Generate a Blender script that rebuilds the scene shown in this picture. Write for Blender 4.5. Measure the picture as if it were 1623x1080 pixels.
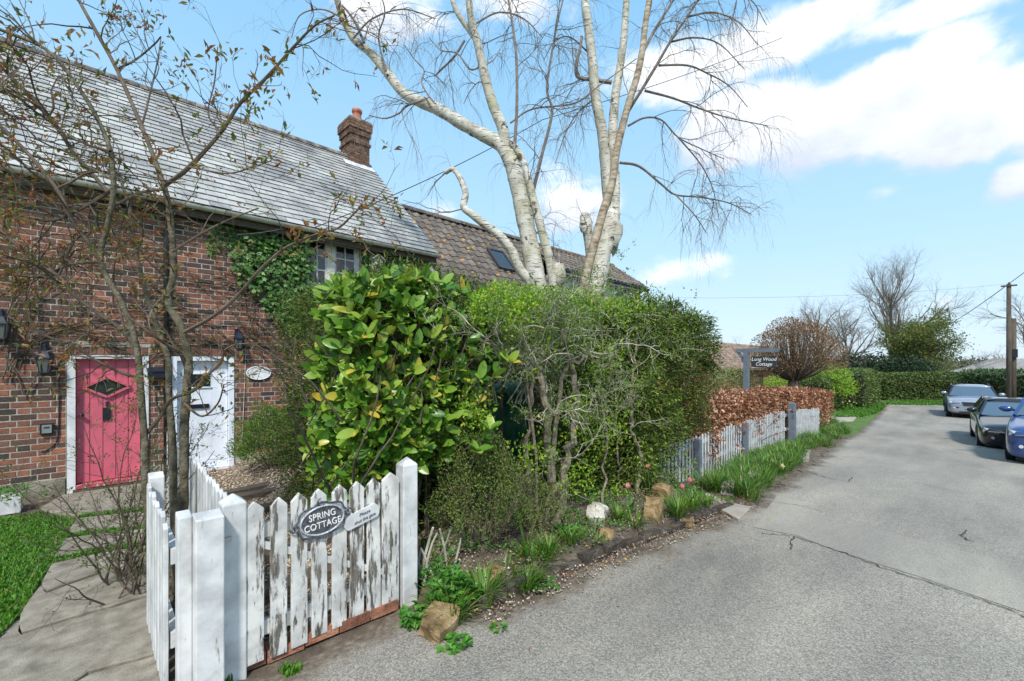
import bpy, bmesh, math, random
import numpy as np
from mathutils import Vector, Matrix

S = bpy.context.scene
for o in list(bpy.data.objects):
    bpy.data.objects.remove(o)
COL = S.collection
random.seed(7)
RNG = np.random.default_rng(7)

# ------------------------------------------------------------------ camera
F, U0, V0, CH = 690.0, 811.5, 574.0, 1.55      # focal length in photo pixels, principal column, horizon row, eye height
AZ = math.atan((1520 - U0) / F)                # the lane's direction (+X) lies this far right of the view axis
CA, SA = math.cos(AZ), math.sin(AZ)
cam = bpy.data.cameras.new('camera')
cam.sensor_width = 36.0
cam.lens = F / 1623 * 36
cam.shift_y = (V0 - 540) / 1623
cam.clip_start = 0.05
cam.clip_end = 2000
camo = bpy.data.objects.new('camera', cam)
COL.objects.link(camo)
camo.location = (0, 0, CH)
camo.rotation_euler = (math.pi / 2, 0, AZ - math.pi / 2)
S.camera = camo

# ------------------------------------------------------------------ light
SUN_EL = math.radians(50)
SUN_DIR = Vector((-0.70, -0.71, 0)).normalized() * math.cos(SUN_EL) + Vector((0, 0, math.sin(SUN_EL)))
S.view_settings.view_transform = 'Standard'
S.view_settings.look = 'None'
S.view_settings.exposure = 1.52
S.view_settings.gamma = 1
sl = bpy.data.lights.new('sun', 'SUN')
sl.energy = 1.6
sl.angle = math.radians(6.0)
sl.color = (1.0, 0.95, 0.87)
so = bpy.data.objects.new('sun', sl)
COL.objects.link(so)
so.rotation_euler = (-SUN_DIR).to_track_quat('-Z', 'Y').to_euler()
so.location = SUN_DIR * 60


def ray(u, v):
    t = (u - U0) / F
    return np.array([CA + t * SA, SA - t * CA, (V0 - v) / F])


def at_d(u, v, d):
    return np.array([0, 0, CH]) + ray(u, v) * d


def on_y(u, v, y):
    r = ray(u, v)
    return np.array([0, 0, CH]) + r * (y / r[1])


def on_x(u, v, x):
    r = ray(u, v)
    return np.array([0, 0, CH]) + r * (x / r[0])


def on_z(u, v, z):
    r = ray(u, v)
    return np.array([0, 0, CH]) + r * ((z - CH) / r[2])


# world: Nishita sky with a procedural cloud field laid out in azimuth / elevation
W = bpy.data.worlds.new('World')
S.world = W
W.use_nodes = True
nt = W.node_tree
nt.nodes.clear()


def wn(t, **k):
    n = nt.nodes.new(t)
    for a, b in k.items():
        setattr(n, a, b)
    return n


def wl(a, b):
    nt.links.new(a, b)


def wmath(op, a, b=None, c=None, clamp=False):
    n = wn('ShaderNodeMath', operation=op)
    n.use_clamp = clamp
    for i, x in enumerate((a, b, c)):
        if x is None:
            continue
        if isinstance(x, (int, float)):
            n.inputs[i].default_value = x
        else:
            wl(x, n.inputs[i])
    return n.outputs[0]


sky = wn('ShaderNodeTexSky', sky_type='NISHITA')
sky.sun_disc = False
sky.sun_elevation = SUN_EL
sky.sun_rotation = math.atan2(SUN_DIR.x, SUN_DIR.y)
sky.air_density = 1.0
sky.dust_density = 0.6
sky.ozone_density = 2.2
tc = wn('ShaderNodeTexCoord')
sep = wn('ShaderNodeSeparateXYZ')
wl(tc.outputs['Generated'], sep.inputs[0])
az = wmath('ARCTAN2', sep.outputs[1], sep.outputs[0])
el = wmath('ARCSINE', sep.outputs[2])
comb = wn('ShaderNodeCombineXYZ')
wl(az, comb.inputs[0])
wl(wmath('MULTIPLY', el, 1.5), comb.inputs[1])


def wnoise(vec, scale, detail, rough=0.55, off=(0, 0, 0)):
    m = wn('ShaderNodeMapping')
    m.inputs['Location'].default_value = off
    wl(vec, m.inputs[0])
    n = wn('ShaderNodeTexNoise')
    n.inputs['Scale'].default_value = scale
    n.inputs['Detail'].default_value = detail
    n.inputs['Roughness'].default_value = rough
    wl(m.outputs[0], n.inputs['Vector'])
    return n.outputs['Fac']


CLOUDS = [  # photo column, row, half width, half height (pixels), weight
    (1180, 200, 170, 70, 1.0), (1350, 185, 190, 85, 1.05), (1530, 185, 170, 90, 1.05), (1490, 95, 85, 55, .95), (1410, 110, 50, 40, .85), (1690, 190, 120, 80, 1.0),
    (1250, 60, 230, 65, .72), (1500, 5, 300, 40, .75), (1625, 280, 70, 42, .9), (1060, 130, 110, 70, .8), (1400, 305, 60, 28, .45),
    (900, 325, 105, 55, .72), (985, 440, 130, 40, .42), (640, 35, 190, 60, .62), (800, 10, 200, 50, .55), (1120, 430, 150, 40, .38), (1500, 480, 200, 25, .36), (700, 345, 70, 28, .4)]
tot = None
sg = sgy = None
for (u, v, ru, rv, wgt) in CLOUDS:
    r = ray(u, v)
    a0 = math.atan2(r[1], r[0])
    e0 = math.atan2(r[2], math.hypot(r[0], r[1]))
    ra = ray(u + ru, v)
    rb = ray(u - ru, v)
    da = abs(math.atan2(ra[1], ra[0]) - math.atan2(rb[1], rb[0])) / 2
    re = ray(u, v - rv)
    de = abs(math.atan2(re[2], math.hypot(re[0], re[1])) - e0)
    x = wmath('MULTIPLY', wmath('SUBTRACT', az, a0), 1 / da)
    y = wmath('MULTIPLY', wmath('SUBTRACT', el, e0), 1 / de)
    d2 = wmath('ADD', wmath('MULTIPLY', x, x), wmath('MULTIPLY', y, y))
    g = wmath('MULTIPLY', wmath('EXPONENT', wmath('MULTIPLY', d2, -0.9)), wgt)
    gy = wmath('MULTIPLY', g, y)
    tot = g if tot is None else wmath('MAXIMUM', tot, g)
    sg = g if sg is None else wmath('ADD', sg, g)
    sgy = gy if sgy is None else wmath('ADD', sgy, gy)
# beyond the view the same kind of scattered cumulus goes on
big = wnoise(comb.outputs[0], 1.6, 2, .5, (3.1, 7.7, 0))
away = wmath('MULTIPLY', wmath('MULTIPLY_ADD', wmath('ABSOLUTE', wmath('SUBTRACT', az, AZ)), 3.0, -2.7, True), wmath('MULTIPLY_ADD', big, 2.6, -1.0, True))
tot = wmath('MAXIMUM', tot, wmath('MULTIPLY', away, 0.8))
fb = wnoise(comb.outputs[0], 5.0, 9, .58)
fb2 = wnoise(comb.outputs[0], 5.0, 9, .58, (0, -0.06, 0))
dens = wmath('ADD', tot, wmath('MULTIPLY_ADD', fb, 1.5, -0.75))
mask = wn('ShaderNodeMapRange', interpolation_type='SMOOTHSTEP')
mask.inputs[1].default_value = 0.30
mask.inputs[2].default_value = 0.66
wl(dens, mask.inputs[0])
shade = wn('ShaderNodeMapRange')
shade.inputs[1].default_value = -0.16
shade.inputs[2].default_value = 0.12
wl(wmath('SUBTRACT', fb, fb2), shade.inputs[0])
hgt = wmath('DIVIDE', sgy, wmath('ADD', sg, 0.08))
cc = wn('ShaderNodeMix', data_type='RGBA')
cc.inputs[6].default_value = (0.60, 0.66, 0.80, 1)
cc.inputs[7].default_value = (1.0, 1.0, 1.0, 1)
wl(wmath('ADD', wmath('MULTIPLY', shade.outputs[0], 0.55), wmath('MULTIPLY_ADD', hgt, 0.85, 0.36), None, True), cc.inputs[0])
b1 = wn('ShaderNodeBackground')
b1.inputs[1].default_value = 0.10
wl(sky.outputs[0], b1.inputs[0])
# thin high veil that pales the blue, most towards the horizon
bv = wn('ShaderNodeBackground')
vr = wn('ShaderNodeValToRGB')
e_ = vr.color_ramp.elements
e_[0].position, e_[0].color = 0.0, (0.265, 0.325, 0.375, 1)
e_[1].position, e_[1].color = 0.75, (0.105, 0.245, 0.38, 1)
q_ = e_.new(0.22)
q_.color = (0.195, 0.295, 0.37, 1)
wl(wmath('MULTIPLY', el, 1.0), vr.inputs[0])
wl(vr.outputs[0], bv.inputs[0])
mv = wn('ShaderNodeMixShader')
wl(wmath('SUBTRACT', 0.95, wmath('MULTIPLY', el, 0.3), None, True), mv.inputs[0])
wl(b1.outputs[0], mv.inputs[1])
wl(bv.outputs[0], mv.inputs[2])
b2 = wn('ShaderNodeBackground')
b2.inputs[1].default_value = 0.44
wl(cc.outputs[2], b2.inputs[0])
mx = wn('ShaderNodeMixShader')
wl(wmath('MULTIPLY', mask.outputs[0], 0.93), mx.inputs[0])
wl(mv.outputs[0], mx.inputs[1])
wl(b2.outputs[0], mx.inputs[2])
out = wn('ShaderNodeOutputWorld')
wl(mx.outputs[0], out.inputs[0])

# ------------------------------------------------------------------ helpers: meshes, things, parts
WORLD = {}


def vec(p):
    return np.asarray(p, float)


def unit(v):
    v = np.asarray(v, float)
    n = np.linalg.norm(v, axis=-1, keepdims=True)
    return v / np.where(n < 1e-9, 1, n)


class Acc:
    """collects vertices, quads and triangles; build() links them as one mesh object"""

    def __init__(s):
        s.V, s.Q, s.T, s.R, s.n = [], [], [], [], 0

    def add(s, V, Q=None, T=None, r=None):
        V = np.asarray(V, float).reshape(-1, 3)
        if Q is not None and len(Q):
            s.Q.append(np.asarray(Q, int).reshape(-1, 4) + s.n)
        if T is not None and len(T):
            s.T.append(np.asarray(T, int).reshape(-1, 3) + s.n)
        s.V.append(V)
        if r is None:
            r = random.random()
        s.R.append(np.full(len(V), r) if np.isscalar(r) else np.asarray(r, float))
        s.n += len(V)
        return s

    def box(s, x0, x1, y0, y1, z0, z1, r=None, M=None):
        V = np.array([(x, y, z) for x in (x0, x1) for y in (y0, y1) for z in (z0, z1)], float)
        if M is not None:
            V = (np.asarray(M)[:3, :3] @ V.T).T + np.asarray(M)[:3, 3]
        return s.add(V, [(0, 1, 3, 2), (4, 6, 7, 5), (0, 4, 5, 1), (2, 3, 7, 6), (0, 2, 6, 4), (1, 5, 7, 3)], None, r)

    def bar(s, a, b, w, t, up=(0, 0, 1), r=None):
        a, b = vec(a), vec(b)
        d = unit(b - a)
        sd = unit(np.cross(d, up))
        u = np.cross(sd, d)
        V = [p + sd * i * w / 2 + u * j * t / 2 for p in (a, b) for i, j in ((-1, -1), (1, -1), (1, 1), (-1, 1))]
        return s.add(V, [(3, 2, 1, 0), (4, 5, 6, 7), (0, 1, 5, 4), (1, 2, 6, 5), (2, 3, 7, 6), (3, 0, 4, 7)], None, r)

    def tube(s, P, R, n=6, r=None, cap=True):
        P = np.asarray(P, float)
        m = len(P)
        R = np.broadcast_to(np.asarray(R, float), (m,))
        Tn = np.empty_like(P)
        Tn[1:-1] = P[2:] - P[:-2]
        Tn[0] = P[1] - P[0]
        Tn[-1] = P[-1] - P[-2]
        Tn = unit(Tn)
        mean = Tn.mean(0)
        ref = np.eye(3)[int(np.argmin(np.abs(mean)))]
        A = unit(np.cross(Tn, ref))
        B = np.cross(Tn, A)
        th = np.arange(n) * 2 * math.pi / n
        V = (P[:, None] + (A[:, None] * np.cos(th)[None, :, None] + B[:, None] * np.sin(th)[None, :, None]) * R[:, None, None]).reshape(-1, 3)
        i = np.arange(m - 1)[:, None] * n
        j = np.arange(n)[None]
        k = (j + 1) % n
        Q = np.stack([i + j, i + k, i + n + k, i + n + j], -1).reshape(-1, 4)
        T = None
        if cap and n > 3 and R[-1] > 0.006:
            V = np.vstack([V, P[-1:], P[:1]])
            e = (m - 1) * n
            T = [(e + q, e + (q + 1) % n, m * n) for q in range(n)] + [((q + 1) % n, q, m * n + 1) for q in range(n)]
        return s.add(V, Q, T, r)

    def lathe(s, c, prof, n=12, r=None):
        th = np.arange(n) * 2 * math.pi / n
        V = np.array([(c[0] + R * math.cos(t), c[1] + R * math.sin(t), c[2] + z) for R, z in prof for t in th])
        m = len(prof)
        Q = [(i * n + j, i * n + (j + 1) % n, (i + 1) * n + (j + 1) % n, (i + 1) * n + j) for i in range(m - 1) for j in range(n)]
        return s.add(V, Q, None, r)

    def prism(s, pts, d, r=None):
        """closed polygon pts (3-D, planar) extruded by vector d"""
        P = np.asarray(pts, float)
        n = len(P)
        V = np.vstack([P, P + np.asarray(d, float)])
        Q = [(i, (i + 1) % n, n + (i + 1) % n, n + i) for i in range(n)]
        T = [(0, i + 1, i) for i in range(1, n - 1)] + [(n, n + i, n + i + 1) for i in range(1, n - 1)]
        return s.add(V, Q, T, r)

    def leaves(s, P, ax, nr, L, Wd, fold=0.25, r=None):
        """n leaves, each a folded diamond of two triangles"""
        n = len(P)
        ax = unit(ax)
        sd = unit(np.cross(nr, ax))
        nn = np.cross(ax, sd)
        L = np.broadcast_to(L, (n,))[:, None]
        Wd = np.broadcast_to(Wd, (n,))[:, None]
        a = P
        b = P + ax * L * .45 + sd * Wd * .5 + nn * Wd * fold
        c = P + ax * L - nn * L * .12
        d = P + ax * L * .45 - sd * Wd * .5 + nn * Wd * fold
        V = np.stack([a, b, c, d], 1).reshape(-1, 3)
        i = np.arange(n)[:, None] * 4
        T = np.concatenate([i + np.array([[0, 1, 2]]), i + np.array([[0, 2, 3]])])
        if r is None:
            r = RNG.random(n)
        return s.add(V, None, T, np.repeat(r, 4))

    def mesh(s, name, mat, smooth=False):
        me = bpy.data.meshes.new(name)
        V = np.vstack(s.V)
        me.vertices.add(len(V))
        me.vertices.foreach_set('co', V.astype(np.float32).ravel())
        Q = np.vstack(s.Q) if s.Q else np.zeros((0, 4), int)
        T = np.vstack(s.T) if s.T else np.zeros((0, 3), int)
        lp = np.concatenate([Q.ravel(), T.ravel()])
        me.loops.add(len(lp))
        me.loops.foreach_set('vertex_index', lp.astype(np.int32))
        st = np.concatenate([np.arange(len(Q)) * 4, len(Q) * 4 + np.arange(len(T)) * 3])
        me.polygons.add(len(st))
        me.polygons.foreach_set('loop_start', st.astype(np.int32))
        me.update(calc_edges=True)
        at = me.attributes.new('rnd', 'FLOAT', 'POINT')
        at.data.foreach_set('value', np.concatenate(s.R).astype(np.float32))
        me.polygons.foreach_set('use_smooth', np.full(len(st), bool(smooth)))
        if mat:
            me.materials.append(mat)
        return me

    def build(s, name, mat, parent=None, smooth=False, kind=None):
        return link(name, s.mesh(name, mat, smooth), parent, kind)


def link(name, me, parent=None, kind=None, loc=(0, 0, 0)):
    o = bpy.data.objects.new(name, me)
    COL.objects.link(o)
    o.location = loc
    WORLD[o.name] = Vector(loc)
    if parent is not None:
        o.parent = parent
        if not parent.get('_local'):
            o.matrix_parent_inverse = Matrix.Translation(-WORLD[parent.name])
    if kind:
        o['kind'] = kind
    return o


def tag(o, label, cat, group=None):
    o['label'] = label
    o['category'] = cat
    if group:
        o['group'] = group
    return o


def thing(name, label, cat, loc=(0, 0, 0), group=None):
    o = bpy.data.objects.new(name, None)
    COL.objects.link(o)
    o.location = tuple(float(q) for q in loc)
    o.empty_display_size = .1
    WORLD[o.name] = Vector(o.location)
    return tag(o, label, cat, group)


# ------------------------------------------------------------------ materials
MATS = {}


def newmat(name):
    m = bpy.data.materials.new(name)
    m.use_nodes = True
    n = m.node_tree.nodes
    b = n['Principled BSDF']
    MATS[name] = m
    return m, m.node_tree, b


def nd(t, ty, **k):
    n = t.nodes.new(ty)
    for a, b in k.items():
        setattr(n, a, b)
    return n


def coords(t, stretch=(1, 1, 1), which='Object'):
    c = nd(t, 'ShaderNodeTexCoord')
    m = nd(t, 'ShaderNodeMapping')
    m.inputs['Scale'].default_value = stretch
    t.links.new(c.outputs[which], m.inputs[0])
    return m.outputs[0]


def nz(t, v, scale, detail=5, rough=.6):
    n = nd(t, 'ShaderNodeTexNoise')
    n.inputs['Scale'].default_value = scale
    n.inputs['Detail'].default_value = detail
    n.inputs['Roughness'].default_value = rough
    t.links.new(v, n.inputs['Vector'])
    return n.outputs['Fac']


def ramp(t, f, stops, interp='LINEAR'):
    n = nd(t, 'ShaderNodeValToRGB')
    n.color_ramp.interpolation = interp
    e = n.color_ramp.elements
    while len(e) < len(stops):
        e.new(.5)
    for q, (p, c) in zip(e, stops):
        q.position = p
        q.color = (*c, 1) if len(c) == 3 else c
    t.links.new(f, n.inputs[0])
    return n.outputs[0]


def mixc(t, f, a, b, mode='MIX'):
    n = nd(t, 'ShaderNodeMix', data_type='RGBA', blend_type=mode)
    for sck, x in ((n.inputs[0], f), (n.inputs[6], a), (n.inputs[7], b)):
        if isinstance(x, (int, float)):
            sck.default_value = x
        elif isinstance(x, tuple):
            sck.default_value = (*x, 1)
        else:
            t.links.new(x, sck)
    return n.outputs[2]


def mth(t, op, a, b=None, clamp=False):
    n = nd(t, 'ShaderNodeMath', operation=op)
    n.use_clamp = clamp
    for i, x in enumerate((a, b)):
        if x is None:
            continue
        if isinstance(x, (int, float)):
            n.inputs[i].default_value = x
        else:
            t.links.new(x, n.inputs[i])
    return n.outputs[0]


def rnd01(t):
    """per-piece random number: mesh attribute for joined pieces, object random for single ones"""
    a = nd(t, 'ShaderNodeAttribute', attribute_name='rnd')
    o = nd(t, 'ShaderNodeObjectInfo')
    return mth(t, 'FRACT', mth(t, 'ADD', a.outputs['Fac'], o.outputs['Random']))


def bump(t, b, f, strength, dist=.02):
    n = nd(t, 'ShaderNodeBump')
    n.inputs['Strength'].default_value = strength
    n.inputs['Distance'].default_value = dist
    t.links.new(f, n.inputs['Height'])
    t.links.new(n.outputs[0], b.inputs['Normal'])


def pm(name, stops, scale=6, detail=5, rough=.8, bmp=.3, bscale=None, vary=.25, stretch=(1, 1, 1), metal=0, spec=.3, hue=0.0):
    """noise-ramp colour with per-piece value variation and fine relief"""
    m, t, b = newmat(name)
    v = coords(t, stretch)
    f = nz(t, v, scale, detail)
    k = len(stops)
    if not isinstance(stops[0][0], (int, float)) or len(stops[0]) == 3:
        lo, hi = .32, .68
        stops = [(lo + (hi - lo) * i / max(1, k - 1), c) for i, c in enumerate(stops)]
    c = ramp(t, f, stops)
    if vary:
        h = nd(t, 'ShaderNodeHueSaturation')
        q = rnd01(t)
        t.links.new(mth(t, 'ADD', mth(t, 'MULTIPLY', q, 2 * vary), 1 - vary), h.inputs['Value'])
        if hue:
            t.links.new(mth(t, 'ADD', mth(t, 'MULTIPLY', mth(t, 'FRACT', mth(t, 'MULTIPLY', q, 7.13)), 2 * hue), .5 - hue), h.inputs['Hue'])
        t.links.new(c, h.inputs['Color'])
        c = h.outputs[0]
    t.links.new(c, b.inputs['Base Color'])
    b.inputs['Roughness'].default_value = rough
    b.inputs['Metallic'].default_value = metal
    b.inputs['Specular IOR Level'].default_value = spec
    if bmp:
        bump(t, b, nz(t, v, bscale or scale * 8, 4), bmp)
    return m


def leafmat(name, stops, rough=.45, trans=.3, spec=.4):
    """leaf colour picked per leaf from a ramp; part of the light passes through"""
    m, t, b = newmat(name)
    c = ramp(t, rnd01(t), stops)
    v = coords(t)
    h = nd(t, 'ShaderNodeHueSaturation')
    t.links.new(mth(t, 'ADD', mth(t, 'MULTIPLY', nz(t, v, 3.0, 3), .7), .65), h.inputs['Value'])
    t.links.new(c, h.inputs['Color'])
    c = h.outputs[0]
    t.links.new(c, b.inputs['Base Color'])
    b.inputs['Roughness'].default_value = rough
    b.inputs['Specular IOR Level'].default_value = spec
    tr = nd(t, 'ShaderNodeBsdfTranslucent')
    t.links.new(c, tr.inputs[0])
    ms = nd(t, 'ShaderNodeMixShader')
    ms.inputs[0].default_value = trans
    t.links.new(b.outputs[0], ms.inputs[1])
    t.links.new(tr.outputs[0], ms.inputs[2])
    t.links.new(ms.outputs[0], t.nodes['Material Output'].inputs[0])
    return m


def paintmat(name, wear, col=(.78, .78, .76), under=(.10, .075, .05), dirt=.35):
    """painted timber; wear = share of the paint that has flaked off along the grain"""
    m, t, b = newmat(name)
    v = coords(t, (1, 1, .16))
    o = nd(t, 'ShaderNodeObjectInfo')
    sh = nd(t, 'ShaderNodeVectorMath', operation='ADD')
    cb = nd(t, 'ShaderNodeCombineXYZ')
    t.links.new(mth(t, 'MULTIPLY', o.outputs['Random'], 31.0), cb.inputs[0])
    t.links.new(v, sh.inputs[0])
    t.links.new(cb.outputs[0], sh.inputs[1])
    f1 = nz(t, sh.outputs[0], 34, 8, .7)
    f2 = nz(t, sh.outputs[0], 5, 3)
    f = mth(t, 'ADD', mth(t, 'MULTIPLY', f1, .7), mth(t, 'MULTIPLY', f2, .3))
    th = .78 - .36 * wear
    msk = ramp(t, f, [(th - .02, (0, 0, 0)), (th + .02, (1, 1, 1))])
    ung = ramp(t, nz(t, v, 60, 5), [(.3, tuple(x * .6 for x in under)), (.7, tuple(x * 2.6 for x in under))])
    grime = ramp(t, nz(t, coords(t), 7, 6), [(.35, tuple(x * (1 - dirt) for x in col)), (.62, col)])
    c = mixc(t, msk, grime, ung)
    t.links.new(c, b.inputs['Base Color'])
    b.inputs['Roughness'].default_value = .55
    bump(t, b, mth(t, 'SUBTRACT', mth(t, 'MULTIPLY', f1, .3), msk), .35, .004)
    return m


def glassmat(name, col=(.02, .025, .03), rough=.06):
    m, t, b = newmat(name)
    b.inputs['Base Color'].default_value = (*col, 1)
    b.inputs['Roughness'].default_value = rough
    b.inputs['Specular IOR Level'].default_value = .8
    return m


def plain(name, col, rough=.5, metal=0, coat=0, spec=.5):
    m, t, b = newmat(name)
    v = coords(t)
    c = ramp(t, nz(t, v, 9, 4), [(.3, tuple(x * .85 for x in col)), (.7, tuple(min(1, x * 1.1) for x in col))])
    t.links.new(c, b.inputs['Base Color'])
    b.inputs['Roughness'].default_value = rough
    b.inputs['Metallic'].default_value = metal
    b.inputs['Coat Weight'].default_value = coat
    b.inputs['Specular IOR Level'].default_value = spec
    return m


# painted timber
M_WHITE = paintmat('white_paint', .44, (.66, .665, .66), under=(.17, .15, .115), dirt=.36)
M_GATE = paintmat('flaking_white_paint', .66, (.68, .67, .64), under=(.075, .066, .055), dirt=.40)
M_GREYP = paintmat('pale_grey_paint', .2, (.58, .60, .61), dirt=.35)
M_GREYD = paintmat('slate_grey_paint', .05, (.14, .17, .21), dirt=.2)
M_CREAM = paintmat('cream_frame_paint', .15, (.72, .70, .62), dirt=.3)
M_PINK = paintmat('pink_paint', .10, (.60, .115, .17), under=(.30, .24, .20), dirt=.14)
M_DOORW = paintmat('door_white', .02, (.74, .78, .86), dirt=.10)
M_BOARD = paintmat('weathered_grey_boards', .3, (.45, .44, .42), under=(.12, .11, .1), dirt=.4)
M_TIMBER = pm('old_timber', [(.06, .045, .033), (.16, .13, .10)], 14, stretch=(1, 8, 8), rough=.9)
M_GLASS = glassmat('window_glass')
M_BLACK = plain('black_iron', (.012, .013, .016), .4)
M_NAVY = plain('dark_blue_iron', (.012, .016, .03), .4)
M_BRASS = plain('old_brass', (.25, .16, .06), .4, .8)
M_PLAQ = plain('white_enamel', (.75, .76, .76), .3)
M_SILVER = plain('silver_metal', (.45, .46, .47), .35, .8)
M_PEWTER = pm('pewter', [(.06, .062, .07), (.22, .23, .25)], 40, rough=.45, metal=.6, bmp=.2)
M_PEWL = pm('pale_pewter', [(.25, .26, .28), (.62, .63, .66)], 50, rough=.45, metal=.3, bmp=.3)
M_LETTER = plain('letter_white', (.78, .78, .76), .5)
M_INK = plain('sign_ink', (.10, .12, .16), .6)
M_GUTTER = pm('gutter_pvc', [(.34, .34, .30), (.62, .61, .55)], 6, rough=.5, bmp=.1, vary=0)
M_LEAD = pm('lead_flashing', [(.42, .44, .48), (.72, .74, .78)], 9, rough=.5, bmp=.3, vary=.1)
M_TERRA = pm('red_clay_pot', [(.32, .10, .07), (.48, .19, .14)], 9, rough=.8, vary=.05)

# ------------------------------------------------------------------ the ground
def sst(a, b, x):
    t = np.clip((np.asarray(x, float) - a) / (b - a), 0, 1)
    return t * t * (3 - 2 * t)


def zr(x):
    return np.interp(x, [-60, 2, 5.7, 10, 14, 19, 30, 45, 400], [0, 0, -.15, -.33, -.55, -.88, -1.1, -1.15, -1.15])


def edge_y(x):
    return np.interp(x, [-60, .15, .35, 1.42, 1.62, 3.5, 5.7, 10, 15, 22, 32, 60], [2.25, 2.25, 2.43, 2.43, 2.07, 1.95, 1.75, 1.93, 2.3, 2.55, 3.0, 5.0])


def gz(x, y):
    x = np.asarray(x, float)
    y = np.asarray(y, float)
    e = edge_y(x)
    z = zr(x)
    bank = .12 * sst(1.5, 1.9, x) * sst(e + .04, e + .16, y) + .10 * sst(1.7, 2.4, x) * sst(e + .2, e + .9, y)
    bank = bank * (1 - .85 * np.exp(-((x - 5.62) / .34) ** 4)) * (1 - .78 * sst(5.1, 5.9, x)) - .10 * sst(5.6, 6.6, x) * sst(e + .35, e + .8, y) * (1 - sst(10, 13, x))
    yard = -.14 * sst(3, 7.5, y) * (1 - sst(2, 8, x))
    return z + bank * (1 - .7 * sst(16, 20, x)) + yard


def on_g(u, v, dz=0):
    z = 0
    for _ in range(12):
        p = on_z(u, v, z + dz)
        z = float(gz(p[0], p[1]))
    return on_z(u, v, z + dz)


def grid(xs, ys, zf, acc=None):
    acc = acc or Acc()
    X, Y = np.meshgrid(xs, ys, indexing='ij')
    Z = zf(X, Y)
    V = np.stack([X, Y, Z], -1).reshape(-1, 3)
    nx, ny = len(xs), len(ys)
    i = (np.arange(nx - 1)[:, None] * ny + np.arange(ny - 1)[None]).ravel()
    acc.add(V, np.stack([i, i + ny, i + ny + 1, i + 1], -1), None, 0.5)
    return acc


M_SOIL = pm('soil', [(.055, .040, .028), (.13, .10, .07), (.20, .16, .12)], 3, 8, rough=.95, bmp=.8, bscale=60, vary=0)
M_TURF = pm('turf', [(.045, .085, .016), (.08, .14, .022), (.13, .19, .04)], 2.2, 8, rough=.9, bmp=.6, bscale=90, vary=0)

def asphalt(name, chips, scale, edge):
    m, t, b = newmat(name)
    v = coords(t)
    stone = nd(t, 'ShaderNodeTexVoronoi')
    stone.inputs['Scale'].default_value = scale
    t.links.new(v, stone.inputs['Vector'])
    hs = nd(t, 'ShaderNodeSeparateColor')
    t.links.new(stone.outputs['Color'], hs.inputs[0])
    chip = ramp(t, hs.outputs[0], [(p_, c_) for p_, c_ in zip((0, .3, .7, 1), chips)])
    worn = ramp(t, nz(t, coords(t, (.3, 1, 1)), 1.1, 8, .62), [(.32, (.66, .66, .67)), (.68, (1.22, 1.2, 1.15))])
    c = mixc(t, 1.0, chip, worn, 'MULTIPLY')
    dirt = ramp(t, nz(t, v, 5, 9, .72), [(.54, (0, 0, 0)), (.72, (1, 1, 1))])
    c = mixc(t, mth(t, 'MULTIPLY', dirt, .4), c, (.33, .28, .22))
    oil = ramp(t, nz(t, v, 2.3, 5, .6), [(.66, (0, 0, 0)), (.74, (1, 1, 1))])
    c = mixc(t, mth(t, 'MULTIPLY', oil, .35), c, (.075, .07, .065))
    if edge:
        ed = nd(t, 'ShaderNodeAttribute', attribute_name='rnd')
        mud = mth(t, 'SUBTRACT', mth(t, 'ADD', ed.outputs['Fac'], mth(t, 'MULTIPLY', nz(t, v, 3.5, 10, .72), .55)), .27)
        mudm = ramp(t, mud, [(.10, (1, 1, 1)), (.24, (0, 0, 0))])
        mudc = ramp(t, nz(t, v, 26, 8, .75), [(.3, (.06, .045, .032)), (.5, (.14, .11, .082)), (.66, (.26, .215, .165)), (.74, (.45, .41, .36))])
        c = mixc(t, mudm, c, mudc)
    t.links.new(c, b.inputs['Base Color'])
    b.inputs['Roughness'].default_value = .92
    bump(t, b, mth(t, 'SUBTRACT', 1.0, stone.outputs['Distance']), .5, .006)
    return m


M_ROAD = asphalt('asphalt', ((.15, .138, .117), (.225, .207, .178), (.295, .272, .235), (.39, .36, .315)), 135, True)
M_PATCH = asphalt('smooth_tarmac', ((.20, .185, .16), (.255, .236, .205), (.305, .283, .246), (.37, .344, .30)), 180, False)
M_CRACK = pm('crack_dirt', [(.035, .032, .03), (.07, .065, .06)], 20, rough=1, vary=0)
M_CONC = pm('old_concrete', [(.16, .142, .112), (.25, .225, .18), (.34, .31, .255)], 9, 12, rough=.92, bmp=.5, bscale=120, vary=.10)
M_SLAB = pm('pale_slab', [(.26, .23, .19), (.42, .38, .32)], 3, 8, rough=.9, bmp=.5, bscale=60, vary=.1)
M_PEB = pm('pebbles', [(.12, .09, .06), (.34, .26, .18), (.56, .51, .44)], 300, 2, rough=.7, bmp=0, vary=.75, hue=.03)
M_GRAVEL = pm('gravel_bed', [(.07, .052, .037), (.22, .17, .12), (.40, .34, .27)], 40, 4, rough=.9, bmp=1, bscale=60, vary=0)

xs = np.unique(np.concatenate([np.linspace(-400, -30, 12), np.linspace(-30, -3, 16), np.arange(-3, 20, .2), np.linspace(20, 60, 60), np.linspace(60, 700, 14)]))
ys = np.unique(np.concatenate([np.linspace(-500, -20, 10), np.linspace(-20, 1.4, 30), np.arange(1.4, 4.4, .06), np.linspace(4.4, 13, 44), np.linspace(13, 60, 20), np.linspace(60, 700, 10)]))


def ground_z(X, Y):
    n = .012 * np.sin(X * 7.3 + 2 * np.sin(Y * 5)) * np.cos(Y * 8.1)
    return gz(X, Y) - .03 + n * (Y > edge_y(X))


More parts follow.
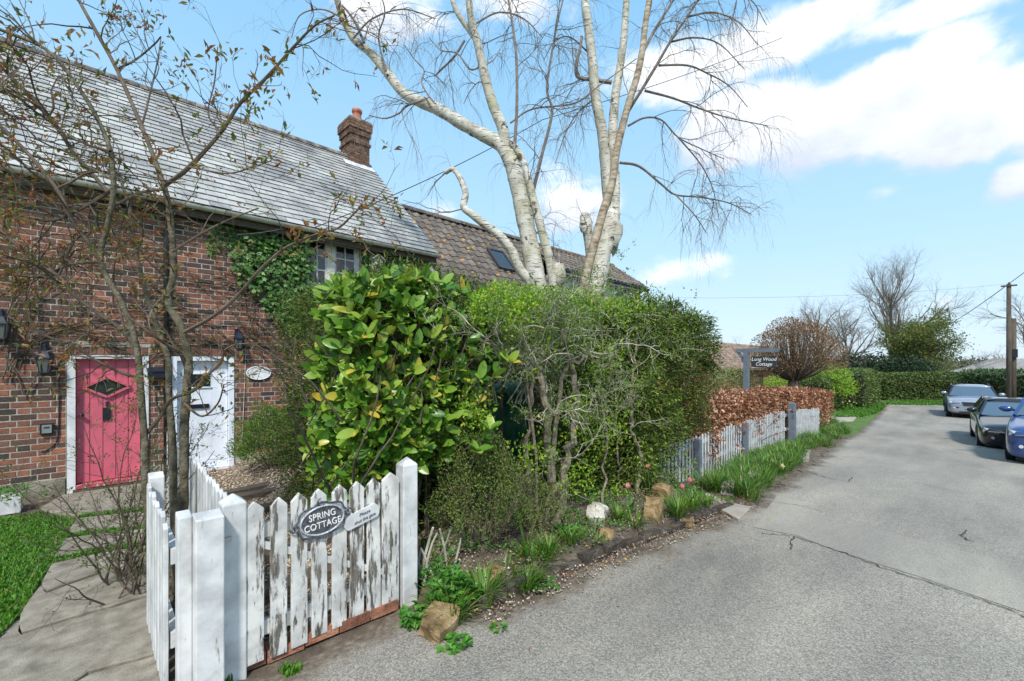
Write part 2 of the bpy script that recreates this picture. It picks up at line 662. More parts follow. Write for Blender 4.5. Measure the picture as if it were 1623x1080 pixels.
g = grid(xs, ys, ground_z)
m, t, b = newmat('verge_ground')
v = coords(t)
sx = nd(t, 'ShaderNodeSeparateXYZ')
t.links.new(v, sx.inputs[0])
soil = ramp(t, nz(t, v, 9, 9, .7), [(.3, (.045, .033, .024)), (.52, (.12, .092, .066)), (.7, (.24, .20, .15))])
turf = ramp(t, nz(t, v, 3, 9, .65), [(.3, (.045, .085, .016)), (.5, (.08, .14, .022)), (.7, (.13, .19, .04))])
near = mth(t, 'MULTIPLY', mth(t, 'GREATER_THAN', 17.0, sx.outputs[0]), mth(t, 'GREATER_THAN', sx.outputs[0], -1.2))
fl = mth(t, 'MULTIPLY', near, mth(t, 'GREATER_THAN', mth(t, 'ADD', sx.outputs[1], mth(t, 'MULTIPLY', nz(t, v, 2, 3), .5)), 1.6))
t.links.new(mixc(t, fl, turf, soil), b.inputs['Base Color'])
b.inputs['Roughness'].default_value = .95
bump(t, b, nz(t, v, 70, 5, .7), .8, .02)
g.build('ground', m, smooth=True)['kind'] = 'structure'

# the lane
acc = Acc()
rx = np.unique(np.concatenate([np.linspace(-30, 0, 16), np.arange(0, 12, .12), np.linspace(12, 60, 90)]))
fr = np.concatenate([np.linspace(0, .9, 10), np.linspace(.92, 1, 6)])
X = np.repeat(rx[:, None], 16, 1)
wob = .05 * np.sin(rx * 5.1) + .035 * np.sin(rx * 13.7 + 1) + .02 * np.sin(rx * 31)
Y = -5.5 + (edge_y(rx) + wob + 5.5)[:, None] * fr[None]
Z = zr(X) - .02 * sst(.985, 1, fr)[None]
V = np.stack([X, Y, Z], -1).reshape(-1, 3)
i = (np.arange(len(rx) - 1)[:, None] * 16 + np.arange(15)[None]).ravel()
edged = ((1 - fr)[None] * (edge_y(rx) + wob + 5.5)[:, None]).ravel()
acc.add(V, np.stack([i, i + 16, i + 17, i + 1], -1), None, edged)
acc.build('road', M_ROAD, smooth=True)['kind'] = 'structure'
ROAD = bpy.data.objects['road']


def road_pt(u, v, dz):
    z = 0
    for _ in range(14):
        p = on_z(u, v, z + dz)
        z = float(zr(p[0]))
    return on_z(u, v, z + dz)


def flat_poly(pts):
    from mathutils.geometry import tessellate_polygon
    T = tessellate_polygon([[Vector(p) for p in pts]])
    return np.array(pts), np.array(T)


def dense_sheet(outline_px, dz, step=.25):
    """a patch lying on the lane, cut from photo outline, following the lane's fall"""
    P = np.array([road_pt(u, v, dz) for u, v in outline_px])
    Q = []
    for a, b in zip(P, np.roll(P, -1, 0)):
        k = max(1, int(np.linalg.norm(b - a) / step))
        for q in range(k):
            p = a + (b - a) * q / k
            p = p + np.array([random.gauss(0, .015), random.gauss(0, .015), 0])
            Q.append(p)
    bm = bmesh.new()
    vs = [bm.verts.new(p) for p in Q]
    f = bm.faces.new(vs)
    bmesh.ops.triangulate(bm, faces=[f])
    bmesh.ops.subdivide_edges(bm, edges=bm.edges[:], cuts=2, use_grid_fill=True)
    for w in bm.verts:
        w.co.z = float(zr(w.co.x)) + dz
    bmesh.ops.recalc_face_normals(bm, faces=bm.faces[:])
    V = np.array([w.co for w in bm.verts])
    bm.verts.index_update()
    bmesh.ops.triangulate(bm, faces=bm.faces[:])
    T = np.array([[w.index for w in f.verts] for f in bm.faces])
    bm.free()
    # faces up
    n = np.cross(V[T[:, 1]] - V[T[:, 0]], V[T[:, 2]] - V[T[:, 0]])[:, 2]
    T[n < 0] = T[n < 0][:, ::-1]
    return Acc().add(V, None, T, .5)


dense_sheet([(1196, 836), (1212, 812), (1232, 786), (1300, 800), (1296, 822), (1400, 842), (1500, 868), (1640, 900), (1800, 945), (1800, 1030), (1640, 975), (1520, 935), (1380, 890), (1260, 848)], .004).build('tarmac_patch', M_PATCH, ROAD)


def crack(px, w):
    P = []
    for (a, b) in zip(px[:-1], px[1:]):
        for q in np.linspace(0, 1, 9)[:-1]:
            P.append((a[0] + (b[0] - a[0]) * q, a[1] + (b[1] - a[1]) * q))
    P = np.array([road_pt(u, v, .008) for u, v in P])
    P[:, :2] += RNG.normal(0, .012, (len(P), 2))
    d = unit(np.gradient(P, axis=0))
    s = np.stack([-d[:, 1], d[:, 0], 0 * d[:, 0]], -1) * (w * RNG.uniform(.25, 1.2, len(P)))[:, None]
    V = np.concatenate([P - s, P + s])
    k = len(P)
    i = np.arange(k - 1)
    Acc().add(V, np.stack([i, i + 1, i + 1 + k, i + k], -1)).build('crack', M_CRACK, ROAD)


crack([(1208, 845), (1262, 850), (1330, 873), (1400, 900), (1500, 932), (1590, 962), (1623, 976), (1700, 1004)], .006)
crack([(1255, 870), (1252, 860), (1262, 850)], .006)
crack([(1205, 792), (1260, 800), (1330, 816)], .005)
crack([(1280, 748), (1310, 757), (1345, 764), (1352, 755)], .006)
crack([(1540, 858), (1523, 848), (1535, 840)], .009)
crack([(1400, 752), (1480, 772), (1560, 786)], .004)

# broken concrete kerb in front of the bed (pieces one can tell apart)
KERB_M = pm('dirty_kerb', [(.03, .025, .02), (.075, .062, .05), (.15, .13, .105)], 11, 10, rough=.95, bmp=.9, bscale=40, vary=.2)
kerb = thing('kerb', 'broken dirt-stained concrete edging along the planted bed', 'kerb', (2.2, edge_y(2.2) + .06, 0))
x = 1.75
while x < 5.2:
    L = random.uniform(.22, .5)
    a = np.array([x, edge_y(x) + .07 + random.gauss(0, .01), zr(x)])
    bq = np.array([x + L - .015, edge_y(x + L) + .07, zr(x + L)])
    h = random.uniform(.035, .085)
    ac = Acc().bar(a + (0, 0, h / 2 - .02), bq + (0, random.gauss(0, .014), h / 2 - .02 + random.gauss(0, .01)), random.uniform(.05, .08), h + .04, (0, random.gauss(0, .12), 1))
    ac.build('kerb_stone', KERB_M, kerb)
    x += L

# ------------------------------------------------------------------ cracked concrete garden path (left)
def slab(px, parent, mat, dz=.0, th=.06, name='slab', jitter=.006, pieces=3, proj=None):
    P = np.array([(proj or on_g)(u, v, dz) for u, v in px])
    Q = []
    for a, b in zip(P, np.roll(P, -1, 0)):
        for q in range(pieces):
            p = a + (b - a) * q / pieces
            if q:
                p = p + np.append(RNG.normal(0, jitter, 2), 0)
            Q.append(p)
    Q = np.array(Q)
    V, T = flat_poly(Q)
    n = len(Q)
    c = Q.mean(0)
    top = Q + (c - Q) / np.linalg.norm(c - Q, axis=1)[:, None] * .008
    V = np.vstack([top, Q - [0, 0, .008], Q - [0, 0, th]])
    nrm = np.cross(V[T[:, 1]] - V[T[:, 0]], V[T[:, 2]] - V[T[:, 0]])[:, 2]
    T = T.copy()
    T[nrm < 0] = T[nrm < 0][:, ::-1]
    i = np.arange(n)
    j = (i + 1) % n
    Qd = np.concatenate([np.stack([i + n, j + n, j, i], -1), np.stack([i + 2 * n, j + 2 * n, j + n, i + n], -1)])
    return Acc().add(V, Qd, T).build(name, mat, parent)


base = Acc()
Pb = [on_g(u, v, -.02) for u, v in [(-330, 1300), (0, 1005), (30, 975), (62, 925), (95, 872), (118, 822), (62, 812), (62, 806), (110, 778), (250, 764), (262, 790), (250, 830), (247, 900), (262, 1080), (300, 1300)]]
V, T = flat_poly(Pb)
base.add(V, None, T, .5)
path = base.build('garden_path', M_CONC)
path['kind'] = 'structure'
SLABS = [
    [(76, 806), (112, 783), (232, 768), (245, 784), (240, 803), (125, 816), (80, 812)],
    [(104, 843), (125, 821), (243, 808), (246, 832), (112, 847)],
    [(86, 881), (103, 853), (180, 843), (188, 862), (95, 884)],
    [(184, 843), (246, 836), (246, 857), (192, 862)],
    [(66, 921), (84, 889), (150, 878), (158, 905), (75, 935)],
    [(155, 877), (246, 862), (246, 893), (164, 904)],
    [(32, 972), (62, 930), (72, 940), (160, 909), (246, 898), (247, 938), (140, 968), (36, 1000)],
    [(-12, 1022), (28, 985), (32, 1006), (142, 973), (248, 943), (256, 1030), (140, 1062), (60, 1110), (-90, 1190)],
    [(-330, 1420), (-90, 1200), (62, 1117), (142, 1068), (257, 1036), (268, 1110), (290, 1420)],
]
for sp in SLABS:
    slab(sp, path, M_CONC, random.uniform(.004, .012), .05)

# gravel path behind the gate and pebbles on it
Pg = [(.62, 2.62), (1.46, 2.62), (1.56, 5.2), (2.6, 7.0), (2.6, 8.1), (.75, 8.1), (.62, 4)]
gp = [(x, y, float(gz(x, y)) - .004) for x, y in Pg]
V, T = flat_poly(gp)
acc = Acc()
xs2, ys2 = np.linspace(.6, 2.7, 12), np.linspace(2.6, 8.09, 30)
grid(xs2, ys2, lambda X, Y: gz(X, Y) - .006, acc)
gro = acc.build('gravel_path', M_GRAVEL)
gro['kind'] = 'structure'


def pebbles(n, fpos, s0, s1, name, label, mat=None):
    P = fpos(n)
    ico = np.array([(1, 0, 0), (-1, 0, 0), (0, 1, 0), (0, -1, 0), (0, 0, 1), (0, 0, -1)], float)
    fa = np.array([(0, 2, 4), (2, 1, 4), (1, 3, 4), (3, 0, 4), (2, 0, 5), (1, 2, 5), (3, 1, 5), (0, 3, 5)])
    s = RNG.uniform(s0, s1, n)[:, None, None] * RNG.uniform(.6, 1.3, (n, 1, 3)) * np.array([1, 1, .6])
    th = RNG.uniform(0, 6.28, n)
    R = np.zeros((n, 3, 3))
    R[:, 0, 0] = np.cos(th)
    R[:, 0, 1] = -np.sin(th)
    R[:, 1, 0] = np.sin(th)
    R[:, 1, 1] = np.cos(th)
    R[:, 2, 2] = 1
    V = np.einsum('nij,nkj->nki', R, ico[None] * s) + RNG.normal(0, .15, (n, 6, 3)) * s.mean(2, keepdims=True) + P[:, None]
    T = (fa[None] + np.arange(n)[:, None, None] * 6).reshape(-1, 3)
    o = Acc().add(V.reshape(-1, 3), None, T, np.repeat(RNG.random(n), 6)).build(name, mat or M_PEB, smooth=True)
    o['kind'] = 'stuff'
    tag(o, label, 'gravel')
    return o


def fgr(n):
    x = RNG.uniform(.62, 2.5, n * 2)
    y = RNG.uniform(2.62, 8.05, n * 2)
    k = (x < 1.56 + np.clip(y - 5, 0, 2) * .6)
    x, y = x[k][:n], y[k][:n]
    x = np.resize(x, n)
    y = np.resize(y, n)
    return np.stack([x, y, gz(x, y) + .004], -1)


pebbles(9000, fgr, .008, .021, 'loose_gravel', 'loose brown and cream gravel on the path behind the white gate')


def fbed(n):
    x = 1.7 + 3.9 * RNG.random(n) ** 1.2
    e = edge_y(x)
    y = e + np.where(RNG.random(n) < .35, RNG.uniform(-.16, .1, n), RNG.uniform(.1, .8, n))
    return np.stack([x, y, np.where(y < e + .06, zr(x) + .02, gz(x, y)) - .004], -1)


pebbles(2600, fbed, .004, .012, 'bed_gravel', 'scattered pale pebbles over the planted bed and its muddy edge')

for i, (u, v, L, a) in enumerate([(400, 779, .95, .1), (395, 790, .9, -.05), (415, 812, .8, .05), (500, 865, .8, 0), (470, 930, .8, .04)]):
    p = on_g(u, v)
    p[0] = min(max(p[0], .75 + L / 2 - .2), 1.9)
    d = np.array([math.cos(a), math.sin(a), 0]) * L / 2
    p[2] = float(gz(p[0], p[1])) + .02
    o = Acc().bar(p - d, p + d, .16, .09).build('timber_sleeper', M_TIMBER)
    tag(o, ['weathered timber sleeper nearest the white door in the gravel', 'weathered timber sleeper second from the white door in the gravel', 'weathered timber sleeper midway along the gravel path', 'brown timber sleeper seen between the gate pickets near the hinge post', 'brown timber sleeper just behind the gate'][i], 'sleeper', 'sleepers across the gravel path')

# brick threshold under the gate
M_BRICKF = pm('threshold_brick', [(.16, .075, .045), (.33, .14, .085), (.42, .24, .16)], 9, 7, rough=.9, bmp=.6, bscale=80, vary=.25)
th = thing('brick_threshold', 'row of worn red bricks on edge under the white gate', 'bricks', (1, 2.5, 0))
pa, pb = on_g(358, 1074), on_g(634, 962)
k = 5
for i in range(k):
    a, b2 = pa + (pb - pa) * i / k, pa + (pb - pa) * (i + .96) / k
    a[2] = b2[2] = .012 + random.uniform(-.005, .008)
    off = np.array([0, .055, 0])
    Acc().bar(a + off, b2 + off, .105, .06).build('brick', M_BRICKF, th)

# pale stepping slabs crossing the verge to the neighbours' gates
sl1 = thing('stepping_path', 'pale paving slabs crossing the verge beside the tulips', 'paving', on_g(1150, 800))
for q in ([(1108, 786), (1120, 781), (1152, 795), (1140, 806)], [(1142, 807), (1154, 796), (1190, 803), (1170, 822)], ):
    slab(q, sl1, M_SLAB, .03, .06, proj=road_pt)
sl2 = thing('stepping_path', 'pale paving slabs beside the tall grey gate post', 'paving', on_g(1270, 715))
for q in ([(1255, 709), (1285, 713), (1280, 722), (1262, 718)], [(1268, 722), (1283, 720), (1282, 727), (1272, 729)]):
    slab(q, sl2, M_SLAB, .03, .06, proj=road_pt)
sl3 = thing('driveway_apron', 'buff paved apron between the lane and the far lawn', 'paving', on_g(1340, 660))
for q in ([(1314, 660), (1360, 659.5), (1352, 667), (1330, 667)],):
    slab(q, sl3, M_SLAB, .03, .06, proj=road_pt)
sl4 = thing('kerb_step', 'pale stone strip in the far lawn nearer the lane', 'paving', on_g(1380, 650))
slab([(1367, 648.5), (1370, 647.5), (1389, 651.5), (1385, 652.5)], sl4, M_SLAB, .02, .06)
sl5 = thing('kerb_step', 'pale stone strip in the far lawn beside the clipped hedge', 'paving', on_g(1388, 644))
slab([(1375, 643), (1380, 642), (1402, 645.5), (1394, 646.5)], sl5, M_SLAB, .02, .06)

# ------------------------------------------------------------------ the brick cottage
YF = 8.1
GZC = -.14
m, t, b = newmat('brick_face')
q = rnd01(t)
v = coords(t)
geo = nd(t, 'ShaderNodeNewGeometry')
mp = nd(t, 'ShaderNodeMapping')
t.links.new(geo.outputs['Position'], mp.inputs[0])
c = ramp(t, q, [(0, (.050, .036, .034)), (.16, (.080, .048, .042)), (.34, (.145, .072, .054)), (.52, (.195, .084, .058)), (.7, (.26, .10, .062)), (.88, (.34, .135, .08)), (1, (.18, .092, .068))])
c = mixc(t, 1.0, c, ramp(t, nz(t, mp.outputs[0], 38, 8, .7), [(.3, (.6, .6, .6)), (.7, (1.35, 1.3, 1.25))]), 'MULTIPLY')
soot = ramp(t, nz(t, mp.outputs[0], .9, 4), [(.42, (0, 0, 0)), (.62, (1, 1, 1))])
c = mixc(t, mth(t, 'MULTIPLY', soot, .30), c, (.085, .055, .046))
lime = ramp(t, nz(t, mp.outputs[0], 11, 8, .75), [(.6, (0, 0, 0)), (.76, (1, 1, 1))])
c = mixc(t, mth(t, 'MULTIPLY', lime, .5), c, (.36, .31, .26))
t.links.new(c, b.inputs['Base Color'])
b.inputs['Roughness'].default_value = .9
bump(t, b, nz(t, mp.outputs[0], 60, 6, .7), .7, .006)
M_BRICK = m
M_MORTAR = pm('lime_mortar', [(.30, .27, .225), (.50, .465, .40)], 9, 9, rough=.95, bmp=.6, bscale=90, vary=0)
M_PLINTH = pm('render_plinth', [(.13, .12, .085), (.26, .24, .18), (.36, .33, .26)], 4, 8, rough=.95, bmp=.7, bscale=40, vary=0)

WX = lambda u, v=574: float(on_y(u, v, YF)[0])
WZ = lambda u, v: float(on_y(u, v, YF)[2])
RD = (WX(105), WX(236), GZC, WZ(170, 563))       # red door opening
WD = (WX(270), WX(371), GZC, WZ(330, 565))       # white door opening
WIN = (WX(484), WX(572), WZ(530, 458), WZ(520, 378))
X0, X1, ZT = -3.2, 5.35, 3.86
cot = thing('brick_cottage', 'old red brick cottage with slate roof and pink and white doors', 'house', (1.1, YF + 1.5, GZC))
xb = sorted({X0, X1, *RD[:2], *WD[:2], *WIN[:2]})
zb = sorted({GZC - .3, ZT, RD[3], WD[3], WIN[2], WIN[3]})
acc = Acc()
for xa, xc in zip(xb[:-1], xb[1:]):
    for za, zc in zip(zb[:-1], zb[1:]):
        cx, cz = (xa + xc) / 2, (za + zc) / 2
        if any(h[0] < cx < h[1] and h[2] - .4 < cz < h[3] for h in (RD, WD)) or (WIN[0] < cx < WIN[1] and WIN[2] < cz < WIN[3]):
            continue
        acc.box(xa, xc, YF, YF + .24, za, zc)
# gable ends and back
rg = (11.15, 6.86)
for xg in (X0, X1 - .24):
    acc.prism([(xg, YF + .24, GZC - .3), (xg, 14.2, GZC - .3), (xg, 14.2, ZT), (xg, rg[0], rg[1] - .12), (xg, YF + .24, ZT)], (.24, 0, 0))
acc.box(X0, X1, 14.2, 14.44, GZC - .3, ZT)
wall = acc.build('wall', M_MORTAR, cot)

proto = {}


def brick_mesh(L, H=.065, D=.03):
    key = (round(L, 3), H)
    if key not in proto:
        e = .004
        V = []
        for (x, z, y) in ((0, 0, D), (L, 0, D), (L, H, D), (0, H, D), (0, 0, e), (L, 0, e), (L, H, e), (0, H, e), (e, e, 0), (L - e, e, 0), (L - e, H - e, 0), (e, H - e, 0)):
            V.append((x, y, z))
        Q = [(0, 1, 5, 4), (1, 2, 6, 5), (2, 3, 7, 6), (3, 0, 4, 7), (4, 5, 9, 8), (5, 6, 10, 9), (6, 7, 11, 10), (7, 4, 8, 11), (8, 9, 10, 11)]
        proto[key] = (np.array(V, float), np.array(Q), Acc().add(V, Q, None, 0.0).mesh('brick', M_BRICK))
    return proto[key]


stuff = Acc()
singles = []
row = 0
z = GZC + .20
while z < ZT - .12:
    x = X0 + .02
    head = row % 2 == 0
    if row % 2:
        x += -.0575 + .0
    while x < X1 - .03:
        L = .102 if head else .215
        a, c2 = max(x, X0 + .01), min(x + L, X1 - .01)
        z2 = z + .065
        ok = True
        for hx0, hx1, hz0, hz1 in (RD, WD, WIN, (RD[0] - .01, RD[1] + .01, RD[3], RD[3] + .115), (WD[0] - .01, WD[1] + .01, WD[3], WD[3] + .115)):
            if z2 > hz0 and z < hz1 and c2 > hx0 - .004 and a < hx1 + .004:
                if a < hx0 - .03 and c2 <= hx1:
                    c2 = hx0 - .006
                elif c2 > hx1 + .03 and a >= hx0:
                    a = hx1 + .006
                else:
                    ok = False
        if ok and c2 - a > .025:
            full = abs((c2 - a) - L) < 1e-6
            vis = full and z < 1.95 and (x < RD[0] - .01 or x > WD[1] - .05 and x < 2.75) and x > -.95
            V, Q, me = brick_mesh(c2 - a)
            yy = YF - .0025 - random.random() * .003
            if vis and len(singles) < 300:
                singles.append((me, (a, yy, z)))
            else:
                stuff.add(V + np.array([a, yy, z]), Q)
        x += L + .012
        head = not head
    row += 1
    z += .077
for hx0, hx1, hz0, hz1 in (RD, WD):
    x = hx0 + .002
    while x < hx1 - .03:
        V, Q, me = brick_mesh(.064, .106)
        singles.append((me, (x, YF - .012, hz1 + .006)))
        x += .0745
for me, loc in singles:
    link('brick', me, wall, None, loc)
stuff.build('brick', M_BRICK, wall, kind='stuff')
acc = Acc()
acc.box(X0, RD[0] - .01, YF - .045, YF, GZC - .25, GZC + .19)
acc.box(RD[1] + .01, WD[0] - .01, YF - .035, YF, GZC - .25, GZC + .10)
acc.build('plinth', M_PLINTH, cot)

# doors
def wp(u, v, y):
    return on_y(u, v, y)


def add(name, mat, parent, *boxes):
    ac = Acc()
    for bx in boxes:
        ac.box(*bx)
    return ac.build(name, mat, parent)


def knob(u, v, y, r, mat, parent, name='knob'):
    p = wp(u, v, y)
    ac = Acc()
    ac.tube([p + (0, .03, 0), p, p + (0, -.02, 0), p + (0, -.035, 0), p + (0, -.045, 0)], [r * .5, r * .5, r, r, r * .5], 10)
    return ac.build(name, mat, parent, True)


yd = YF + .06
# pink door
x0, x1, zt = RD[0], RD[1], RD[3]
fr = Acc()
fr.box(x0 + .005, x0 + .085, YF - .03, YF + .14, GZC - .02, zt - .005)
fr.box(x1 - .085, x1 - .005, YF - .03, YF + .14, GZC - .02, zt - .005)
fr.box(x0 + .085, x1 - .085, YF - .028, YF + .14, zt - .05, zt - .005)
fr.build('door_frame', paintmat('frame_white', .3, (.72, .73, .74), dirt=.3), cot)
dr = Acc()
dx0, dx1, dz0, dz1 = x0 + .09, x1 - .09, GZC + .07, zt - .055
dr.box(dx0, dx1, yd + .012, yd + .05, dz0, dz1)
door = dr.build('pink_door', M_PINK, cot)
door['label'] = 'pink plank door with diamond window'
k = 5
for i in range(k):
    w = (dx1 - dx0) / k
    add('plank', M_PINK, door, (dx0 + i * w + .004, dx0 + (i + 1) * w - .004, yd - .004, yd + .012, dz0 + .015, dz1))
c = wp(170, 613.5, yd)
hw, hh = .235, .135
rim = Acc()
for a, bb in (((-1, 0), (0, 1)), ((0, 1), (1, 0)), ((1, 0), (0, -1)), ((0, -1), (-1, 0))):
    rim.bar(c + (a[0] * hw, -.014, a[1] * hh), c + (bb[0] * hw, -.014, bb[1] * hh), .028, .05, (0, 1, 0))
rim.build('diamond_frame', M_PINK, door)
Acc().prism([c + (-hw, -.010, 0), c + (0, -.010, -hh), c + (hw, -.010, 0), c + (0, -.010, hh)], (0, .004, 0)).build('pane', M_GLASS, door)
p = wp(169, 656, yd)
add('letter_plate', M_BLACK, door, (p[0] - .042, p[0] + .042, yd - .022, yd - .005, p[2] - .085, p[2] + .085))
p = wp(170, 640, yd)
add('door_knocker', M_BLACK, door, (p[0] - .018, p[0] + .018, yd - .028, yd - .005, p[2] - .03, p[2] + .03))
knob(129, 658, yd - .03, .026, M_BLACK, door)
knob(121, 635, yd - .02, .022, M_BRASS, door, 'lock')
knob(119, 662.5, yd - .02, .02, M_BLACK, door, 'lock')
s = Acc().box(dx0, dx1, YF - .06, YF + .12, GZC + .025, GZC + .068)
s.build('door_sill', paintmat('worn_pink', .6, (.46, .075, .11), under=(.42, .36, .32)), cot)
add('door_step', M_TIMBER, cot, (dx0 - .03, dx1 + .05, YF - .05, YF + .12, GZC - .06, GZC + .02))

# white door
x0, x1, zt = WD[0], WD[1], WD[3]
fr = Acc()
fr.box(x0 + .005, x0 + .075, YF - .025, YF + .14, GZC - .02, zt - .005)
fr.box(x1 - .075, x1 - .005, YF - .025, YF + .14, GZC - .02, zt - .005)
fr.box(x0 + .075, x1 - .075, YF - .023, YF + .14, zt - .07, zt - .005)
fr.build('door_frame', M_DOORW, cot)
dx0, dx1, dz0, dz1 = x0 + .08, x1 - .08, GZC + .06, zt - .075
door = add('white_door', M_DOORW, cot, (dx0, dx1, yd + .01, yd + .05, dz0, dz1))
door['label'] = 'plain white door with small dark pane'
st = Acc()
st.box(dx0, dx0 + .09, yd - .004, yd + .01, dz0, dz1)
st.box(dx1 - .09, dx1, yd - .004, yd + .01, dz0, dz1)
st.box(dx0 + .09, dx1 - .09, yd - .003, yd + .01, dz0, dz0 + .14)
st.build('door_rail', M_DOORW, door)
for i in range(4):
    w = (dx1 - dx0 - .18) / 4
    add('plank', M_DOORW, door, (dx0 + .09 + i * w + .001, dx0 + .09 + (i + 1) * w - .001, yd + .006, yd + .01, dz0 + .14, dz1))
a, c = wp(296, 614, yd), wp(333, 593, yd)
pw = add('pane', M_GLASS, door, (a[0], c[0], yd - .004, yd + .004, a[2], c[2]))
add('pane_bead', M_DOORW, door, (a[0] - .02, c[0] + .02, yd - .012, yd + .001, a[2] - .02, a[2]))
add('pane_bead', M_DOORW, door, (a[0] - .02, c[0] + .02, yd - .012, yd + .001, c[2], c[2] + .02))
a, c = wp(299, 648.5, yd), wp(331, 640, yd)
add('letter_plate', M_BLACK, door, (a[0], c[0], yd - .018, yd + .004, a[2], c[2]))
knob(347.5, 643.5, yd - .02, .024, M_BRASS, door)
knob(355, 619, yd - .01, .016, M_BLACK, door, 'lock')
p = wp(353, 648, yd)
add('key_plate', M_BLACK, door, (p[0] - .01, p[0] + .01, yd - .012, yd, p[2] - .035, p[2] + .03))
add('door_sill', M_DOORW, cot, (dx0, dx1, YF - .04, YF + .12, GZC + .01, GZC + .055))
add('door_step', M_BRICKF, cot, (dx0 - .02, dx1 + .04, YF - .16, YF + .12, GZC - .09, GZC + .005))

# upstairs casement window
x0, x1, z0, z1 = WIN
yw = YF + .06
ac = Acc()
ac.box(x0 + .004, x0 + .06, yw, yw + .08, z0, z1)
ac.box(x1 - .075, x1 - .004, yw, yw + .08, z0, z1)
ac.box(x0 + .06, x1 - .075, yw, yw + .08, z1 - .06, z1 - .003)
ac.box(x0 + .06, x1 - .075, yw, yw + .08, z0 + .003, z0 + .06)
win = ac.build('window', M_CREAM, cot)
win['label'] = 'cream upstairs casement window'
xm = WX(526.5, 420)
ac = Acc().box(xm - .075, xm + .075, yw - .006, yw + .082, z0 + .06, z1 - .06)
ac.build('mullion', M_CREAM, win)
add('sill', M_CREAM, win, (x0 - .04, x1 + .04, YF - .06, YF + .1, z0 - .055, z0 - .002))
for (a, c) in ((x0 + .06, xm - .075), (xm + .075, x1 - .075)):
    ca = Acc()
    ca.box(a, a + .03, yw + .01, yw + .05, z0 + .06, z1 - .06)
    ca.box(c - .03, c, yw + .01, yw + .05, z0 + .06, z1 - .06)
    mid = (a + c) / 2
    ca.box(mid - .012, mid + .012, yw + .012, yw + .05, z0 + .06, z1 - .06)
    zs = np.linspace(z0 + .06, z1 - .06, 4)
    for zz in zs[1:-1]:
        ca.box(a + .03, c - .03, yw + .014, yw + .05, zz - .012, zz + .012)
    ca.box(a + .03, c - .03, yw + .011, yw + .05, z1 - .09, z1 - .06)
    ca.box(a + .03, c - .03, yw + .011, yw + .05, z0 + .06, z0 + .09)
    ca.build('casement', M_WHITE, win)
    for zz, zq in zip(zs[:-1], zs[1:]):
        for xa, xc in ((a + .005, mid), (mid, c - .005)):
            tl = random.uniform(-.006, .006)
            Acc().prism([(xa, yw + .03 + tl, zz), (xc, yw + .03 - tl, zz), (xc, yw + .032 - tl, zq), (xa, yw + .032 + tl, zq)], (0, .004, 0)).build('pane', M_GLASS, win)
add('dark_backing', plain('room_dark', (.05, .045, .04), .9), win, (x0 - .3, x1 + .3, YF + .5, YF + .52, z0 - .3, z1 + .2))  # flat sheet behind the panes; the room's dimness is put into its colour

# slate roof
m, t, b = newmat('slate')
q = rnd01(t)
geo = nd(t, 'ShaderNodeNewGeometry')
P = geo.outputs['Position']
c = ramp(t, q, [(0, (.20, .198, .195)), (.3, (.285, .28, .272)), (.75, (.33, .325, .315)), (1, (.41, .405, .39))])
lich = ramp(t, nz(t, P, 1.3, 8, .7), [(.46, (0, 0, 0)), (.64, (1, 1, 1))])
c = mixc(t, mth(t, 'MULTIPLY', lich, .55), c, (.60, .60, .56))
moss = ramp(t, nz(t, P, 2.1, 7, .7), [(.58, (0, 0, 0)), (.72, (1, 1, 1))])
c = mixc(t, mth(t, 'MULTIPLY', moss, .5), c, (.36, .37, .16))
blk = ramp(t, nz(t, P, .8, 9, .72), [(.56, (0, 0, 0)), (.70, (1, 1, 1))])
c = mixc(t, mth(t, 'MULTIPLY', blk, .6), c, (.085, .08, .08))
t.links.new(c, b.inputs['Base Color'])
b.inputs['Roughness'].default_value = .55
bump(t, b, nz(t, P, 50, 6), .35, .006)
M_SLATE = m
RX0, RX1 = X0 - .1, 5.47
EV = np.array([0, 7.92, 3.90])
RG = np.array([0, 11.15, 6.90])
sd = unit(RG - EV)
SL = np.linalg.norm(RG - EV)
sn = np.cross([1, 0, 0], sd)
roof = Acc()
roof.prism([EV + (RX0 + .03, 0, 0), RG + (RX0 + .03, 0, 0), np.array([RX0 + .03, 14.5, 3.8]), np.array([RX0 + .03, 14.5, 3.7]), RG + (RX0 + .03, 0, -.12), EV + (RX0 + .03, .02, -.10)], (RX1 - RX0 - .06, 0, 0))
roofo = roof.build('roof', M_SLATE, cot)
ROWS = 25
ex = SL / ROWS
sw = .272
rest = Acc()
sing = []
tw = .012


def slate_geo(L):
    V = []
    for x in (0.004, L - .004):
        for (s, n) in ((-.012, .033), (-.012, .027), (ex * 1.25, .004), (ex * 1.25, .010)):
            V.append(np.array([x, 0, 0]) + sd * s + sn * n)
    return np.array(V), [(0, 1, 5, 4), (0, 4, 7, 3), (1, 2, 6, 5), (0, 3, 2, 1), (4, 5, 6, 7)]


